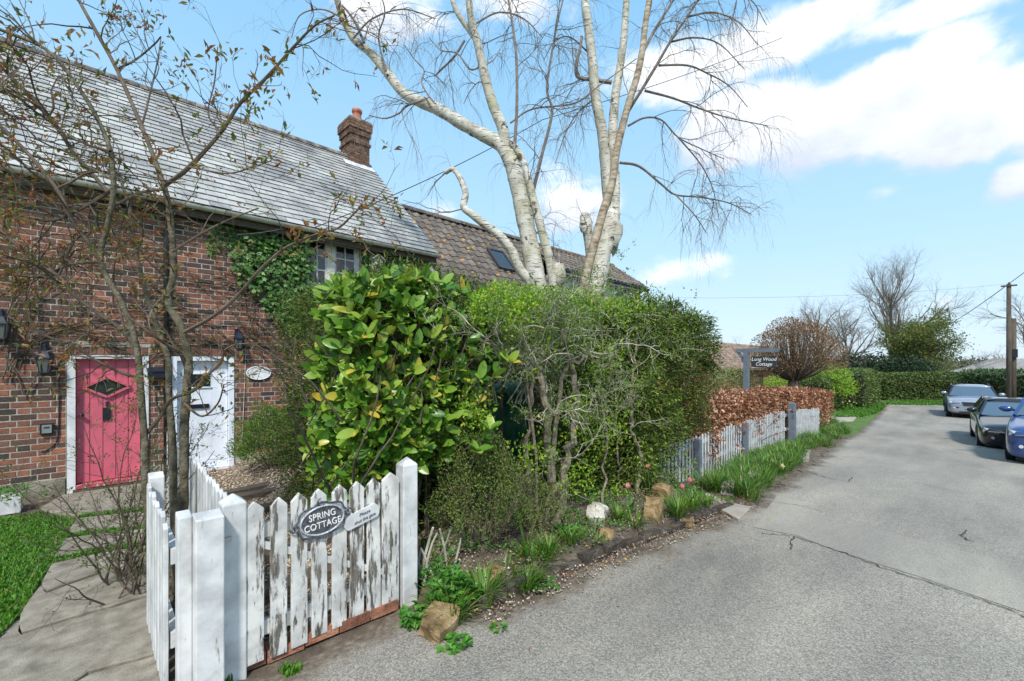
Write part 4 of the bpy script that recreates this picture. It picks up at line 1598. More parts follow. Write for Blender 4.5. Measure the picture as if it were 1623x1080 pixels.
# ------------------------------------------------------------------ neighbours' grey fence
FY = 2.9
gf = thing('grey_picket_fence', 'pale grey picket fence below the copper beech hedge', 'fence', (10, FY, -.3))
fz = lambda x: np.interp(x, [5, 6.9, 11.4, 16.6], [.34, .38, .42, .12])
gb = lambda x: gz(x, FY) - .03
x = 5.6
while x < 15.6:
    if not 11.95 < x < 12.25:
        picket(x, FY, .058, .012, float(gb(x)), float(fz(x)) + random.gauss(0, .012), 0, M_GREYP, gf, peak=.012)
    x += .118
for dz in (-.12, -.45):
    for a, bq in ((5.55, 8.0), (8.0, 12.0), (12.0, 15.7)):
        Acc().bar((a, FY + .03, float(fz(a)) + dz), (bq, FY + .03, float(fz(bq)) + dz), .035, .07).build('rail', M_GREYP, gf)
for (u, lab, hgt, w) in ((1099, 'dark grey fence post beside the stepping slabs', .0, .09), (1176, 'grey fence post midway along the pale fence', .02, .08), (1248, 'tallest dark grey gate post beside the beech hedge', .20, .14)):
    x = float(on_y(u, 720, FY)[0])
    post('grey_fence_post', lab, x, FY - .03 - w / 2, w, w, float(gb(x)) - .05, float(fz(x)) + hgt, 'pyramid', M_GREYD, 'posts of the grey fence', .02)

# hanging sign
p = on_y(1183, 620, 3.62)
sx_ = p[0]
hs = thing('hanging_sign', 'slate grey gallows post with dark board reading Long Wood Cottage', 'sign', (sx_, 3.62, float(gz(sx_, 3.6))))
zt = float(on_y(1183, 553, 3.62)[2])
Acc().box(sx_ - .055, sx_ + .055, 3.565, 3.675, float(gz(sx_, 3.6)) - .1, zt - .06).build('post', M_GREYD, hs)
yl = float(on_x(1168, 556, sx_)[1])
yr = float(on_x(1236, 556, sx_)[1])
Acc().prism([(sx_ - .045, yl, zt), (sx_ - .045, yr - .04, zt), (sx_ - .045, yr, zt - .05), (sx_ - .045, yr + .02, zt - .09), (sx_ - .045, yl + .02, zt - .09), (sx_ - .045, yl, zt - .05)], (.09, 0, 0)).build('cross_arm', M_GREYD, hs)
Acc().bar((sx_, yl - .03, zt - .08), (sx_, 3.66, zt - .33), .06, .06).build('brace', M_GREYD, hs)
ya, yb = float(on_x(1191, 574, sx_)[1]), float(on_x(1231, 574, sx_)[1])
za, zb_ = float(on_x(1210, 582, sx_)[2]), float(on_x(1210, 565, sx_)[2])
Acc().box(sx_ - .014, sx_ + .014, yb, ya, za, zb_).build('board', plain('sign_slate', (.03, .035, .042), .5), hs)
for y in (ya - .07, yb + .07):
    Acc().tube([(sx_, y, zb_), (sx_, y, zt - .09)], .006, 6).build('hook', M_BLACK, hs)
yc = (ya + yb) / 2
place_text(text_mesh('Long Wood', .115, M_LETTER, shear=.2), hs, (sx_ - .0155, yc, (za + zb_) / 2 + .055), (0, -1, 0), (0, 0, 1), sx=.95)
place_text(text_mesh('Cottage', .115, M_LETTER, shear=.2), hs, (sx_ - .0155, yc, (za + zb_) / 2 - .06), (0, -1, 0), (0, 0, 1), sx=.95)

# ------------------------------------------------------------------ green oil tank behind the hedge
M_TANK = pm('green_plastic', [(.014, .065, .045), (.022, .095, .065)], 3, 4, rough=.35, bmp=.1, vary=.0, spec=.5)
tk = thing('oil_tank', 'dark green plastic oil tank behind the bare hawthorn', 'tank', (3.9, 4.6, -.15))
x0, x1, y0, y1, z0, z1 = 2.85, 4.95, 4.15, 5.15, .0, 1.28
body = Acc()
prof = [(0, .03), (.03, 0), (1.05, 0), (1.12, .03), (1.16, .09)]
for (dz, ins) in prof:
    pass
ring = lambda ins, z: [(x0 + ins, y0 + ins, z), (x1 - ins, y0 + ins, z), (x1 - ins, y1 - ins, z), (x0 + ins, y1 - ins, z)]
lev = [ring(.03, z0), ring(.0, z0 + .04), ring(.0, z1 - .14), ring(.02, z1 - .10), ring(.06, z1 - .03), ring(.12, z1)]
V = [p for r_ in lev for p in r_]
Q = [(i * 4 + j, i * 4 + (j + 1) % 4, i * 4 + 4 + (j + 1) % 4, i * 4 + 4 + j) for i in range(5) for j in range(4)] + [(20, 21, 22, 23)]
body.add(V, Q)
bo = body.build('tank_body', M_TANK, tk)
bv = bo.modifiers.new('round', 'BEVEL')
bv.width = .05
bv.segments = 3
for xx in np.linspace(x0 + .35, x1 - .35, 4):
    Acc().box(xx - .05, xx + .05, y0 - .025, y0 + .01, z0 + .08, z1 - .2).build('rib', M_TANK, tk)
Acc().box(x0 - .02, x1 + .02, y0 - .02, y1 + .02, z1 - .26, z1 - .225).build('band', M_TANK, tk)
Acc().lathe((3.55, 4.55, z1 - .01), [(.22, 0), (.22, .05), (.19, .08), (0, .09)], 20).build('lid', M_TANK, tk)
Acc().box(x0 + .1, x1 - .1, y0 + .1, y1 - .1, -.3, .0).build('plinth', M_PLINTH, tk)

# ------------------------------------------------------------------ plants: helpers
def wander(p, d, L, n, wob, pull=(0, 0, 0), rng=RNG):
    """n+1 points of a wandering twig from p along d"""
    pts = [np.asarray(p, float)]
    d = unit(d)
    pull = np.asarray(pull, float)
    for i in range(n):
        d = unit(d + rng.normal(0, wob, 3) + pull)
        pts.append(pts[-1] + d * L / n)
    return np.array(pts)


def smooth_path(P, n):
    """Catmull-Rom through the traced points"""
    P = np.asarray(P, float)
    Q = np.vstack([2 * P[0] - P[1], P, 2 * P[-1] - P[-2]])
    out_ = []
    m_ = len(P) - 1
    for i in range(m_):
        p0, p1, p2, p3 = Q[i:i + 4]
        k = n
        for t_ in np.linspace(0, 1, k, endpoint=False):
            out_.append(.5 * ((2 * p1) + (-p0 + p2) * t_ + (2 * p0 - 5 * p1 + 4 * p2 - p3) * t_ ** 2 + (-p0 + 3 * p1 - 3 * p2 + p3) * t_ ** 3))
    out_.append(P[-1])
    return np.array(out_)


def ramify(acc, pts, r0, r1, level, spec, tips, sides=5):
    """hang smaller twigs on a branch: spec[level] = (count per m, length, wobble, angle, pull, segments)"""
    if level >= len(spec):
        return
    cnt, Lr, wob, ang, pull, seg = spec[level]
    seglen = np.linalg.norm(np.diff(pts, axis=0), axis=1)
    tot_ = seglen.sum()
    k = max(1, int(round(cnt * tot_ * random.uniform(.8, 1.2)))) if cnt * tot_ > .3 else 0
    cum = np.concatenate([[0], np.cumsum(seglen)])
    for _ in range(k):
        s_ = random.uniform(.12, 1.0) * tot_
        i = min(len(seglen) - 1, int(np.searchsorted(cum, s_)) - 1 if s_ > 0 else 0)
        i = max(i, 0)
        f_ = (s_ - cum[i]) / max(seglen[i], 1e-6)
        p = pts[i] + (pts[i + 1] - pts[i]) * f_
        d = unit(pts[i + 1] - pts[i])
        side = unit(np.cross(d, RNG.normal(0, 1, 3)))
        a = ang * random.uniform(.6, 1.3)
        nd_ = d * math.cos(a) + side * math.sin(a)
        L = random.uniform(*Lr)
        w = wander(p, nd_, L, seg, wob, pull)
        ra = max(r0 + (r1 - r0) * s_ / tot_, .0012) * .62
        ra = min(ra, .0085 * L + .0022)
        rb = max(ra * .35, .0009)
        acc.tube(w, np.linspace(ra, rb, len(w)), 4 if ra > .006 else 3, cap=False)
        tips.append((w, level))
        ramify(acc, w, ra, rb, level + 1, spec, tips)


def clusters(tips, n, minlev=0):
    T_ = [w for w, l in tips if l >= minlev]
    P, D = [], []
    for _ in range(n):
        w = random.choice(T_)
        i = random.randint(1, len(w) - 1)
        P.append(w[i])
        D.append(w[i] - w[i - 1])
    return np.array(P), unit(np.array(D))


def scatter_leaves(acc, P, D, per, L, Wd, spread=.02, rv=None, up=.3):
    P2 = np.repeat(P, per, 0)
    D2 = np.repeat(D, per, 0)
    n = len(P2)
    P2 = P2 + RNG.normal(0, spread, (n, 3))
    ax = unit(D2 * .6 + RNG.normal(0, .8, (n, 3)) + np.array([0, 0, up]))
    nr = unit(RNG.normal(0, .6, (n, 3)) + np.array([0, 0, 1]))
    acc.leaves(P2, ax, nr, RNG.uniform(*L, n), RNG.uniform(*Wd, n), r=rv(n) if rv else None)


M_BIRCH = None
m, t, b = newmat('birch_bark')
P = nd(t, 'ShaderNodeNewGeometry').outputs['Position']
mp = nd(t, 'ShaderNodeMapping')
mp.inputs['Scale'].default_value = (4, 4, 30)
t.links.new(P, mp.inputs[0])
c = ramp(t, nz(t, P, 3.5, 6), [(.3, (.30, .27, .21)), (.5, (.50, .47, .40)), (.7, (.64, .62, .57))])
dash = ramp(t, nz(t, mp.outputs[0], 1.6, 4, .65), [(.555, (0, 0, 0)), (.62, (1, 1, 1))])
c = mixc(t, mth(t, 'MULTIPLY', dash, .85), c, (.05, .04, .035))
knot = ramp(t, nz(t, P, 5.3, 4, .6), [(.62, (0, 0, 0)), (.66, (1, 1, 1))])
c = mixc(t, knot, c, (.035, .028, .024))
grn = ramp(t, nz(t, P, 1.7, 4), [(.5, (0, 0, 0)), (.7, (1, 1, 1))])
c = mixc(t, mth(t, 'MULTIPLY', grn, .45), c, (.36, .34, .17))
t.links.new(c, b.inputs['Base Color'])
b.inputs['Roughness'].default_value = .75
bump(t, b, mth(t, 'SUBTRACT', nz(t, mp.outputs[0], 2, 5), dash), .6, .01)
M_BIRCH = m
M_BIRCHB = pm('peeling_birch_bark', [(.15, .105, .07), (.36, .29, .21), (.55, .50, .42)], 5, 6, rough=.8, bmp=.5, stretch=(1, 1, 3), vary=.05)
M_TWIG = pm('dark_twig', [(.12, .10, .088), (.24, .205, .18)], 12, rough=.9, bmp=0, vary=.25)
M_TWIGG = pm('grey_twig', [(.26, .23, .18), (.52, .48, .41)], 9, rough=.9, bmp=.2, vary=.3)
M_BARK = pm('mossy_bark', [(.06, .05, .035), (.13, .115, .075), (.22, .19, .14)], 16, 7, rough=.95, bmp=.8, bscale=60, vary=.1)
M_BARKR = pm('brown_bark', [(.07, .052, .038), (.16, .125, .095)], 10, rough=.9, bmp=.4, vary=.2)

# ------------------------------------------------------------------ silver birches
def trace(px, D0, widths, jit=0.0, dpath=None):
    """photo trace -> points round depth D0 (the tree's own distance), radii from pixel widths"""
    k = len(px)
    ph = random.uniform(0, 6)
    pts, rad = [], []
    for i, (u, v) in enumerate(px):
        d = D0 + (dpath[i] if dpath else jit * math.sin(ph + 2.2 * i / max(1, k - 1)) * (i / max(1, k - 1)))
        pts.append(at_d(u, v, d))
        w = np.interp(i / (k - 1), [0, 1], widths)
        rad.append(w * d / F / 2)
    return np.array(pts), np.array(rad)


def limb(acc, px, D0, widths, jit=.3, n=6, sides=9, dpath=None, knots=0.03):
    P, R = trace(px, D0, widths, jit, dpath)
    S_ = smooth_path(P, n)
    Rr = np.interp(np.linspace(0, 1, len(S_)), np.linspace(0, 1, len(R)), R)
    Rr = Rr * (1 + RNG.normal(0, knots, len(S_)))
    acc.tube(S_, Rr, sides)
    return S_, Rr


def birch(D0, stems, brown, twigs, thin, label, base, spec, seed, droop):
    random.seed(seed)
    tr = thing('birch_tree', label, 'tree', base, 'silver birches behind the hedge')
    wood = Acc()
    tips = []
    dark = Acc()
    for px, w, j in stems:
        S_, R_ = limb(wood, px, D0, w, j, 7, 10)
        ramify(dark, S_[len(S_) // 3:], R_[len(R_) // 3], R_[-1], 0, spec, tips)
    wood.build('trunk', M_BIRCH, tr, True)
    if brown:
        wb = Acc()
        for px, w, j in brown:
            S_, R_ = limb(wb, px, D0 - .12, w, j, 7, 9)
            ramify(dark, S_[len(S_) // 2:], R_[len(R_) // 2], R_[-1], 0, spec, tips)
        o = wb.build('trunk', M_BIRCHB, tr, True)
        o['label'] = 'slender brown peeling stem'
    for px, w, j in thin:
        S_, R_ = limb(dark, px, D0, (w[0] * .78, w[1] * .7), j, 6, 6)
        ramify(dark, S_, R_[0], R_[-1], 0, droop, tips)
    dark.build('branches', M_TWIG, tr)
    return tr, tips


SP_UP = [(1.3, (.5, 1.2), .22, 1.0, (0, 0, .02), 8), (5, (.35, .9), .16, .8, (0, 0, -.16), 7), (6, (.2, .6), .14, .6, (0, 0, -.26), 6)]
SP_DR = [(5, (.35, 1.0), .2, .9, (0, 0, -.10), 7), (7, (.3, .8), .14, .8, (0, 0, -.26), 7), (4, (.15, .4), .14, .6, (0, 0, -.25), 5)]
birch(7.7,
      [([(885, 740), (880, 640), (872, 560), (862, 500), (851, 448), (842, 400), (832, 348), (822, 300), (812, 262), (804, 244)], (36, 24), 0),
       ([(808, 252), (795, 231), (773, 218), (739, 200), (695, 174), (665, 161), (638, 146), (612, 113), (586, 83), (560, 61), (543, 26), (534, 0), (522, -40)], (24, 8), .7),
       ([(804, 250), (797, 205), (784, 174), (773, 139), (765, 104), (756, 65), (747, 30), (743, 0), (735, -60), (730, -120)], (19, 8), .3),
       ([(756, 65), (738, 40), (722, 15), (712, -20), (700, -60)], (10, 5), -.3),
       ([(886, 735), (886, 600), (882, 500), (878, 450), (871, 413), (858, 364), (844, 311), (833, 267), (822, 242), (808, 225)], (20, 9), -.1),
       ([(862, 500), (843, 452), (824, 427), (811, 398), (793, 375), (770, 357), (749, 341), (735, 328), (738, 310), (735, 296), (727, 279), (717, 268), (706, 274)], (17, 7), -.35)],
      [],
      None,
      [([(815, 240), (819, 174), (819, 109), (815, 57), (806, 0), (800, -50)], (7, 4), .3),
       ([(844, 307), (858, 249), (875, 178), (867, 138), (882, 44), (895, -10)], (8, 3), .3),
       ([(809, 195), (844, 173), (911, 164), (947, 138), (1009, 93)], (4, 2), .3),
       ([(706, 274), (690, 290), (678, 310)], (3, 1.5), .1),
       ([(665, 161), (645, 168), (632, 180), (610, 188), (585, 183)], (5, 2), .2),
       ([(690, 165), (678, 150), (668, 130), (672, 112), (655, 92), (640, 70)], (4, 2), -.3),
       ([(736, 65), (720, 90), (700, 110), (690, 120)], (5, 3), .2),
       ([(577, 68), (565, 40), (548, 15), (530, 0)], (6, 3), .2),
       ([(545, 30), (510, 15), (475, 25), (462, 60)], (4, 1.5), .3),
       ([(765, 104), (745, 110), (725, 85), (700, 80), (680, 60)], (4, 2), -.4),
       ([(773, 139), (760, 130), (745, 145), (735, 165)], (3, 1.5), .3),
       ([(560, 61), (590, 30), (640, 15), (690, 30)], (4, 2), -.3),
       ([(750, 40), (790, 20), (830, 30), (860, 60)], (4, 2), .3),
       ([(612, 113), (600, 60), (610, 20), (600, -20)], (4, 2), .4)],
      'silver birch whose long limb leans left over the cottage chimney', (5.9, 5.3, -.2), SP_UP, 11, SP_DR)
birch(8.5,
      [([(930, 725), (930, 640), (934, 560), (938, 510), (943, 467), (950, 425), (957, 390), (966, 360), (970, 338)], (36, 27), 0),
       ([(968, 350), (961, 275), (955, 213), (944, 155), (938, 89), (930, 27), (927, 0), (920, -60), (918, -120)], (19, 10), .3),
       ([(972, 350), (974, 300), (972, 250), (971, 213), (975, 155), (982, 111), (989, 58), (993, 0), (1000, -80)], (19, 9), -.3),
       ([(938, 420), (934, 385), (930, 362), (927, 350)], (17, 15), .1)],
      [([(922, 480), (927, 444), (938, 400), (955, 338), (969, 293), (978, 236), (995, 169), (1009, 124), (1018, 80), (1022, 44), (1029, 0), (1040, -60)], (15, 8), .1)],
      None,
      [([(995, 178), (1031, 120), (1062, 67), (1089, 27), (1107, 0), (1130, -40)], (7, 4), -.4),
       ([(1018, 84), (1040, 44), (1067, 0), (1085, -40)], (7, 4), .4),
       ([(982, 258), (1013, 264), (1049, 293), (1071, 309), (1111, 313), (1155, 322), (1191, 340)], (5.5, 1.8), -.7),
       ([(1022, 144), (1067, 156), (1111, 173), (1155, 187), (1218, 200)], (5, 1.8), -.5),
       ([(995, 200), (1022, 187), (1049, 191), (1075, 218), (1111, 236), (1147, 252)], (4.5, 1.6), .6),
       ([(1044, 104), (1089, 104), (1120, 116), (1155, 136), (1185, 170)], (4.5, 1.6), .5),
       ([(969, 131), (942, 127), (916, 122), (914, 100), (919, 80), (922, 58)], (9, 6), .2),
       ([(1089, 27), (1130, 20), (1170, 35), (1200, 70)], (4, 1.6), -.5),
       ([(1062, 67), (1100, 60), (1140, 70), (1180, 110)], (4, 1.6), .6),
       ([(1107, 0), (1150, -15), (1190, 0), (1215, 40)], (4, 1.6), .3),
       ([(1075, 218), (1110, 260), (1130, 300), (1140, 350)], (3, 1.5), .5),
       ([(1071, 309), (1100, 340), (1120, 370)], (3, 1.5), .4),
       ([(944, 155), (915, 180), (895, 215), (880, 260)], (3.5, 1.5), -.5),
       ([(938, 89), (905, 60), (880, 65), (862, 95)], (3.5, 1.5), .5)],
      'silver birch with upright stems and drooping twigs right of the other birch', (7.3, 5.1, -.2), SP_UP, 12, SP_DR)
for (u, v, D0, r0, par) in ((887, 436, 7.65, 9, 'birch_tree'), (967, 366, 8.5, 16, 'birch_tree.001'), (929, 357, 8.5, 8.5, 'birch_tree.001')):
    c0 = at_d(u, v, D0)
    rr = r0 * D0 / F
    th_, ph_ = np.linspace(0, 2 * math.pi, 13)[:-1], np.linspace(-1.4, 1.4, 8)
    V = [c0 + rr * (1 + .2 * math.sin(3 * a + 2 * b_) + .16 * math.sin(5 * a - 4 * b_ + 1) + .22 * random.random()) * np.array([math.cos(a) * math.cos(b_), math.sin(a) * math.cos(b_), 1.9 * math.sin(b_)]) for b_ in ph_ for a in th_]
    Acc().add(V, [(i * 12 + j, i * 12 + (j + 1) % 12, i * 12 + 12 + (j + 1) % 12, i * 12 + 12 + j) for i in range(7) for j in range(12)]).build('burl', M_BIRCH, bpy.data.objects[par], True)

# ------------------------------------------------------------------ the bare multi-stemmed tree in front of the cottage
random.seed(21)
ft = thing('garden_tree', 'twiggy multi-stemmed tree with bronze spring leaves before the cottage', 'tree', (.4, 3.5, 0))
DT = 2.85
tips = []
trunk = Acc()
bra = Acc()
LIMBS = [  # trace, widths, depth offset at the start and end, trunk?
    ([(284, 950), (288, 860), (290, 808), (292, 752), (292, 678), (296, 618), (299, 574), (292, 538), (284, 512), (267, 480), (275, 430), (272, 370), (267, 325), (260, 295)], (15, 8), 0, .05, 1),
    ([(260, 295), (250, 265), (220, 190), (185, 110), (155, 55), (125, 0), (110, -40)], (7, 4), .05, .3, 0),
    ([(260, 295), (300, 265), (350, 210), (380, 165), (425, 120), (465, 75), (500, 40), (530, 25)], (7, 2.5), .05, -.3, 0),
    ([(262, 300), (225, 305), (180, 325), (150, 322)], (5, 3), .05, -.2, 0),
    ([(262, 950), (240, 850), (231, 770), (230, 707), (225, 648), (221, 589), (218, 559), (207, 515), (190, 475), (160, 415), (172, 350), (180, 300), (175, 240), (155, 190), (125, 140), (75, 80), (0, 47), (-60, 20)], (11, 4.5), -.05, -.35, 1),
    ([(280, 940), (277, 840), (275, 796), (274, 707), (268, 633), (267, 574), (258, 544), (246, 509), (236, 480), (225, 440), (212, 380), (205, 330), (190, 280)], (12, 4), .12, .3, 1),
    ([(228, 692), (252, 663), (272, 633), (305, 621), (326, 598), (350, 574), (356, 556), (375, 545)], (6, 3), -.08, -.25, 0),
    ([(219, 568), (204, 535), (178, 512), (160, 500), (120, 470), (95, 440), (50, 410), (0, 365), (-40, 340)], (7, 4), -.05, -.3, 0),
    ([(160, 415), (140, 385), (115, 350), (90, 300), (50, 250), (0, 200), (-50, 160)], (7, 5), -.2, -.4, 0),
    ([(190, 330), (150, 280), (115, 240), (90, 200), (50, 155), (0, 105), (-40, 70)], (6, 5), .1, .0, 0),
    ([(292, 527), (340, 500), (380, 465), (410, 430), (450, 395), (500, 372), (535, 362), (555, 345), (574, 325)], (6, 2.5), .0, -.35, 0),
    ([(298, 590), (285, 560), (262, 545), (240, 530), (200, 500)], (6, 3), .05, -.3, 0),
    ([(222, 600), (190, 590), (150, 570), (110, 545), (60, 530)], (5, 2.5), -.05, -.3, 0),
    ([(175, 240), (140, 230), (90, 210), (40, 190), (-20, 190)], (4, 2), -.3, -.1, 0),
    ([(225, 200), (240, 140), (250, 95), (255, 60)], (3.5, 1.5), .2, .4, 0),
    ([(185, 110), (215, 95), (245, 70), (255, 58)], (3.5, 2), .25, .2, 0),
    ([(75, 80), (50, 60), (20, 30), (-10, 10)], (3.5, 2), -.3, -.4, 0),
    ([(272, 400), (320, 370), (360, 350), (410, 330)], (4, 2), 0, .3, 0),
    ([(350, 210), (330, 180), (340, 130), (345, 75)], (3, 1.5), -.15, .0, 0),
    ([(300, 265), (360, 275), (400, 265), (430, 255)], (3, 1.5), -.1, -.3, 0),
    ([(160, 415), (110, 420), (60, 440), (0, 430)], (5, 3), -.2, .1, 0),
    ([(180, 300), (130, 330), (80, 350), (20, 340), (-30, 345)], (5, 3), -.1, -.5, 0),
    ([(292, 640), (320, 660), (345, 640), (355, 610)], (4, 2), 0, -.2, 0),
]
SP_F = [(7, (.18, .6), .25, .9, (0, 0, .03), 7), (7, (.08, .28), .3, .9, (0, 0, .03), 5), (6, (.04, .12), .25, .8, (0, 0, .02), 3)]
SP_L = [(15, (.2, .8), .28, 1.0, (0, 0, -.02), 8), (10, (.08, .32), .32, .9, (0, 0, .02), 5), (6, (.04, .12), .25, .8, (0, 0, .02), 3)]
for px, w, d0, d1, tk_ in LIMBS:
    dp = list(np.linspace(d0, d1, len(px)))
    S_, R_ = limb(trunk if tk_ else bra, px, DT, w, 0, 6, 8 if tk_ else 6, dp, .05)
    if tk_:
        ramify(bra, S_[int(len(S_) * .55):], R_[-1], R_[-1], 0, SP_F, tips)
    else:
        left = px[-1][0] < 200
        ramify(bra, S_, R_[0], R_[-1], 0, SP_L if left and px[-1][1] > 60 else SP_F, tips)
trunk.build('trunk', M_BARK, ft, True)
bra.build('branches', M_BARKR, ft)
M_BRONZE = leafmat('bronze_leaf', [(0, (.10, .14, .03)), (.3, (.16, .19, .04)), (.5, (.28, .20, .05)), (.7, (.34, .13, .045)), (.88, (.26, .08, .04)), (1, (.40, .26, .07))], .5, .4)
lv = Acc()
P, D = clusters(tips, 1300, 1)
scatter_leaves(lv, P, D, 3, (.022, .058), (.010, .024), .012)
SPR = [(500, 40), (465, 78), (430, 118), (440, 105), (345, 78), (335, 85), (380, 165), (360, 205), (405, 262), (430, 258), (130, 60), (120, 75), (15, 85), (30, 95), (480, 385), (450, 395), (470, 375), (500, 365), (572, 328), (565, 340), (310, 265), (250, 240), (360, 575), (340, 590), (400, 180), (405, 160), (190, 105), (110, 85), (490, 390), (520, 370), (10, 80), (540, 30), (420, 140), (395, 150)]
for (u, v) in SPR:
    q = at_d(u, v, DT - .15 + random.uniform(-.15, .1))
    n = random.randint(5, 10)
    scatter_leaves(lv, np.repeat(q[None], n, 0), np.repeat(np.array([[.3, -.2, .6]]), n, 0), 1, (.04, .075), (.016, .03), .03)
lv.build('leaves', M_BRONZE, ft, kind='stuff')

# twiggy shrub at the tree's foot, left of the side fence
def twig_shrub(name, label, cat, base, n, H, spread, lean, mats, leafn, leafm, seed, spec=None, L=(.012, .03), Wd=(.007, .014), r0=.007, group=None, wob=.22):
    random.seed(seed)
    o = thing(name, label, cat, base, group)
    st, tp = Acc(), []
    for i in range(n):
        a = random.uniform(0, 6.28)
        d = np.array([math.cos(a) * spread, math.sin(a) * spread, 1]) + np.array(lean)
        w = wander(np.asarray(base) + np.array([random.gauss(0, .06), random.gauss(0, .06), -.03]), d, H * random.uniform(.6, 1.1), 10, wob * .55, (0, 0, .02))
        st.tube(w, np.linspace(r0, r0 * .25, len(w)), 5, cap=False)
        tp.append((w, 0))
        ramify(st, w, r0, r0 * .25, 0, spec or [(9, (.1, .35), wob, .9, (0, 0, .04), 5), (10, (.05, .16), wob, .8, (0, 0, .02), 4)], tp)
    st.build('stems', mats, o, kind='stuff')
    if leafn:
        la = Acc()
        P_, D_ = clusters(tp, leafn, 1)
        scatter_leaves(la, P_, D_, 3, L, Wd, .012)
        la.build('leaves', leafm, o, kind='stuff')
    return o


M_SMALLG = leafmat('small_green_leaf', [(0, (.05, .10, .02)), (.5, (.10, .17, .035)), (1, (.20, .22, .06))], .5, .3)
M_FRESH = leafmat('fresh_green_leaf', [(0, (.13, .27, .02)), (.45, (.22, .41, .03)), (.8, (.34, .48, .045)), (1, (.46, .46, .06))], .45, .4)
twig_shrub('twiggy_shrub', 'tangled twiggy shrub around the trunks beside the pink door', 'shrub', (.20, 4.25, -.02), 22, 1.3, .32, (-.02, .0, 0), M_BARKR, 700, M_SMALLG, 31)
twig_shrub('twiggy_shrub', 'low twiggy shrub spilling over the path left of the side fence', 'shrub', (.19, 3.85, 0), 9, .42, .4, (-.10, .1, 0), M_BARKR, 90, M_SMALLG, 32)

# climbers on the wall
random.seed(5)
cl = thing('wall_creeper', 'leafless creeper stems spreading over the cottage brickwork', 'climber', (-.6, YF - .05, GZC))
st, tp = Acc(), []
for (u0, v0, u1, v1, n) in ((25, 600, 30, 330, 6), (10, 560, 60, 420, 5), (455, 590, 330, 480, 7), (440, 560, 300, 440, 6), (380, 560, 200, 470, 6), (300, 545, 60, 500, 6), (200, 550, 40, 480, 6), (300, 480, 120, 390, 6), (420, 470, 260, 400, 6)):
    for k in range(n):
        a_, b_ = wp(u0 + random.gauss(0, 14), v0 + random.gauss(0, 14), YF - .03), wp(u1 + random.gauss(0, 40), v1 + random.gauss(0, 30), YF - .03)
        w = wander(a_, b_ - a_, np.linalg.norm(b_ - a_), 16, .17)
        w[:, 1] = YF - .028 - .012 * RNG.random(len(w))
        st.tube(w, np.linspace(.009, .0025, len(w)), 4, cap=False)
        tp.append((w, 0))
        for q in range(5):
            i = random.randint(2, 14)
            w2 = wander(w[i], (w[i] - w[i - 1]) + RNG.normal(0, .05, 3), random.uniform(.2, .5), 7, .25)
            w2[:, 1] = YF - .03 - .04 * RNG.random(len(w2))
            st.tube(w2, np.linspace(.004, .0015, len(w2)), 3, cap=False)
            tp.append((w2, 1))
st.build('stems', M_BARKR, cl, kind='stuff')
la = Acc()
P_, D_ = clusters(tp, 420, 0)
P_[:, 1] -= .02
scatter_leaves(la, P_, D_, 2, (.03, .07), (.015, .03), .03)
la.build('leaves', M_BRONZE, cl, kind='stuff')

M_IVY = leafmat('ivy_leaf', [(0, (.035, .09, .02)), (.5, (.06, .15, .03)), (.85, (.10, .21, .045)), (1, (.19, .27, .08))], .5, .15, .35)
ivy = thing('ivy', 'dense green ivy patch on the brick below the upstairs window', 'ivy', (2.9, YF - .05, 1.6))
poly = [(368, 418), (372, 395), (400, 372), (420, 350), (455, 348), (480, 362), (494, 385), (496, 440), (500, 470), (480, 510), (462, 525), (445, 515), (425, 490), (410, 470), (390, 450)]


def inpoly(u, v, P):
    c_ = False
    j = len(P) - 1
    for i in range(len(P)):
        if (P[i][1] > v) != (P[j][1] > v) and u < (P[j][0] - P[i][0]) * (v - P[i][1]) / (P[j][1] - P[i][1]) + P[i][0]:
            c_ = not c_
        j = i
    return c_


pts = []
while len(pts) < 1700:
    u, v = random.uniform(360, 505), random.uniform(345, 530)
    if inpoly(u + random.gauss(0, 4), v + random.gauss(0, 4), poly):
        pts.append(wp(u, v, YF - random.uniform(.02, .13)))
for k in range(500):
    u, v = random.uniform(330, 470), random.uniform(345, 400)
    if random.random() < .8:
        pts.append(wp(u, v, YF - random.uniform(.01, .05)))
for k in range(260):
    pts.append(wp(random.uniform(575, 668), random.uniform(398, 425), YF - random.uniform(.01, .06)))
pts = np.array(pts)
n = len(pts)
la = Acc()
# three-lobed leaf: seven outline points
lob = np.array([(0, 0), (.42, .12), (.30, .36), (.50, .55), (.16, .62), (0, 1.0), (-.16, .62), (-.50, .55), (-.30, .36), (-.42, .12)])
ax = unit(np.stack([RNG.normal(0, .5, n), RNG.normal(0, .25, n) - .25, RNG.normal(-.7, .4, n)], -1))
nr = unit(np.stack([RNG.normal(0, .35, n), -np.ones(n), RNG.normal(.45, .35, n)], -1))
sdv = unit(np.cross(ax, nr))
sz = RNG.uniform(.05, .085, n)
V = pts[:, None] + (sdv[:, None] * lob[None, :, 0:1] + ax[:, None] * lob[None, :, 1:2]) * sz[:, None, None]
T = (np.array([(0, i, i + 1) for i in range(1, 9)])[None] + 10 * np.arange(n)[:, None, None]).reshape(-1, 3)
la.add(V.reshape(-1, 3), None, T, np.repeat(RNG.random(n), 10))
la.build('leaves', M_IVY, ivy, kind='stuff')
st = Acc()
for k in range(30):
    a_ = wp(random.uniform(440, 480), random.uniform(500, 560), YF - .012)
    w = wander(a_, np.array([random.gauss(0, .5), 0, 1]), random.uniform(.8, 2.0), 12, .2)
    w[:, 1] = YF - .012
    st.tube(w, np.linspace(.006, .002, len(w)), 4, cap=False)
st.build('stems', M_BARKR, ivy, kind='stuff')

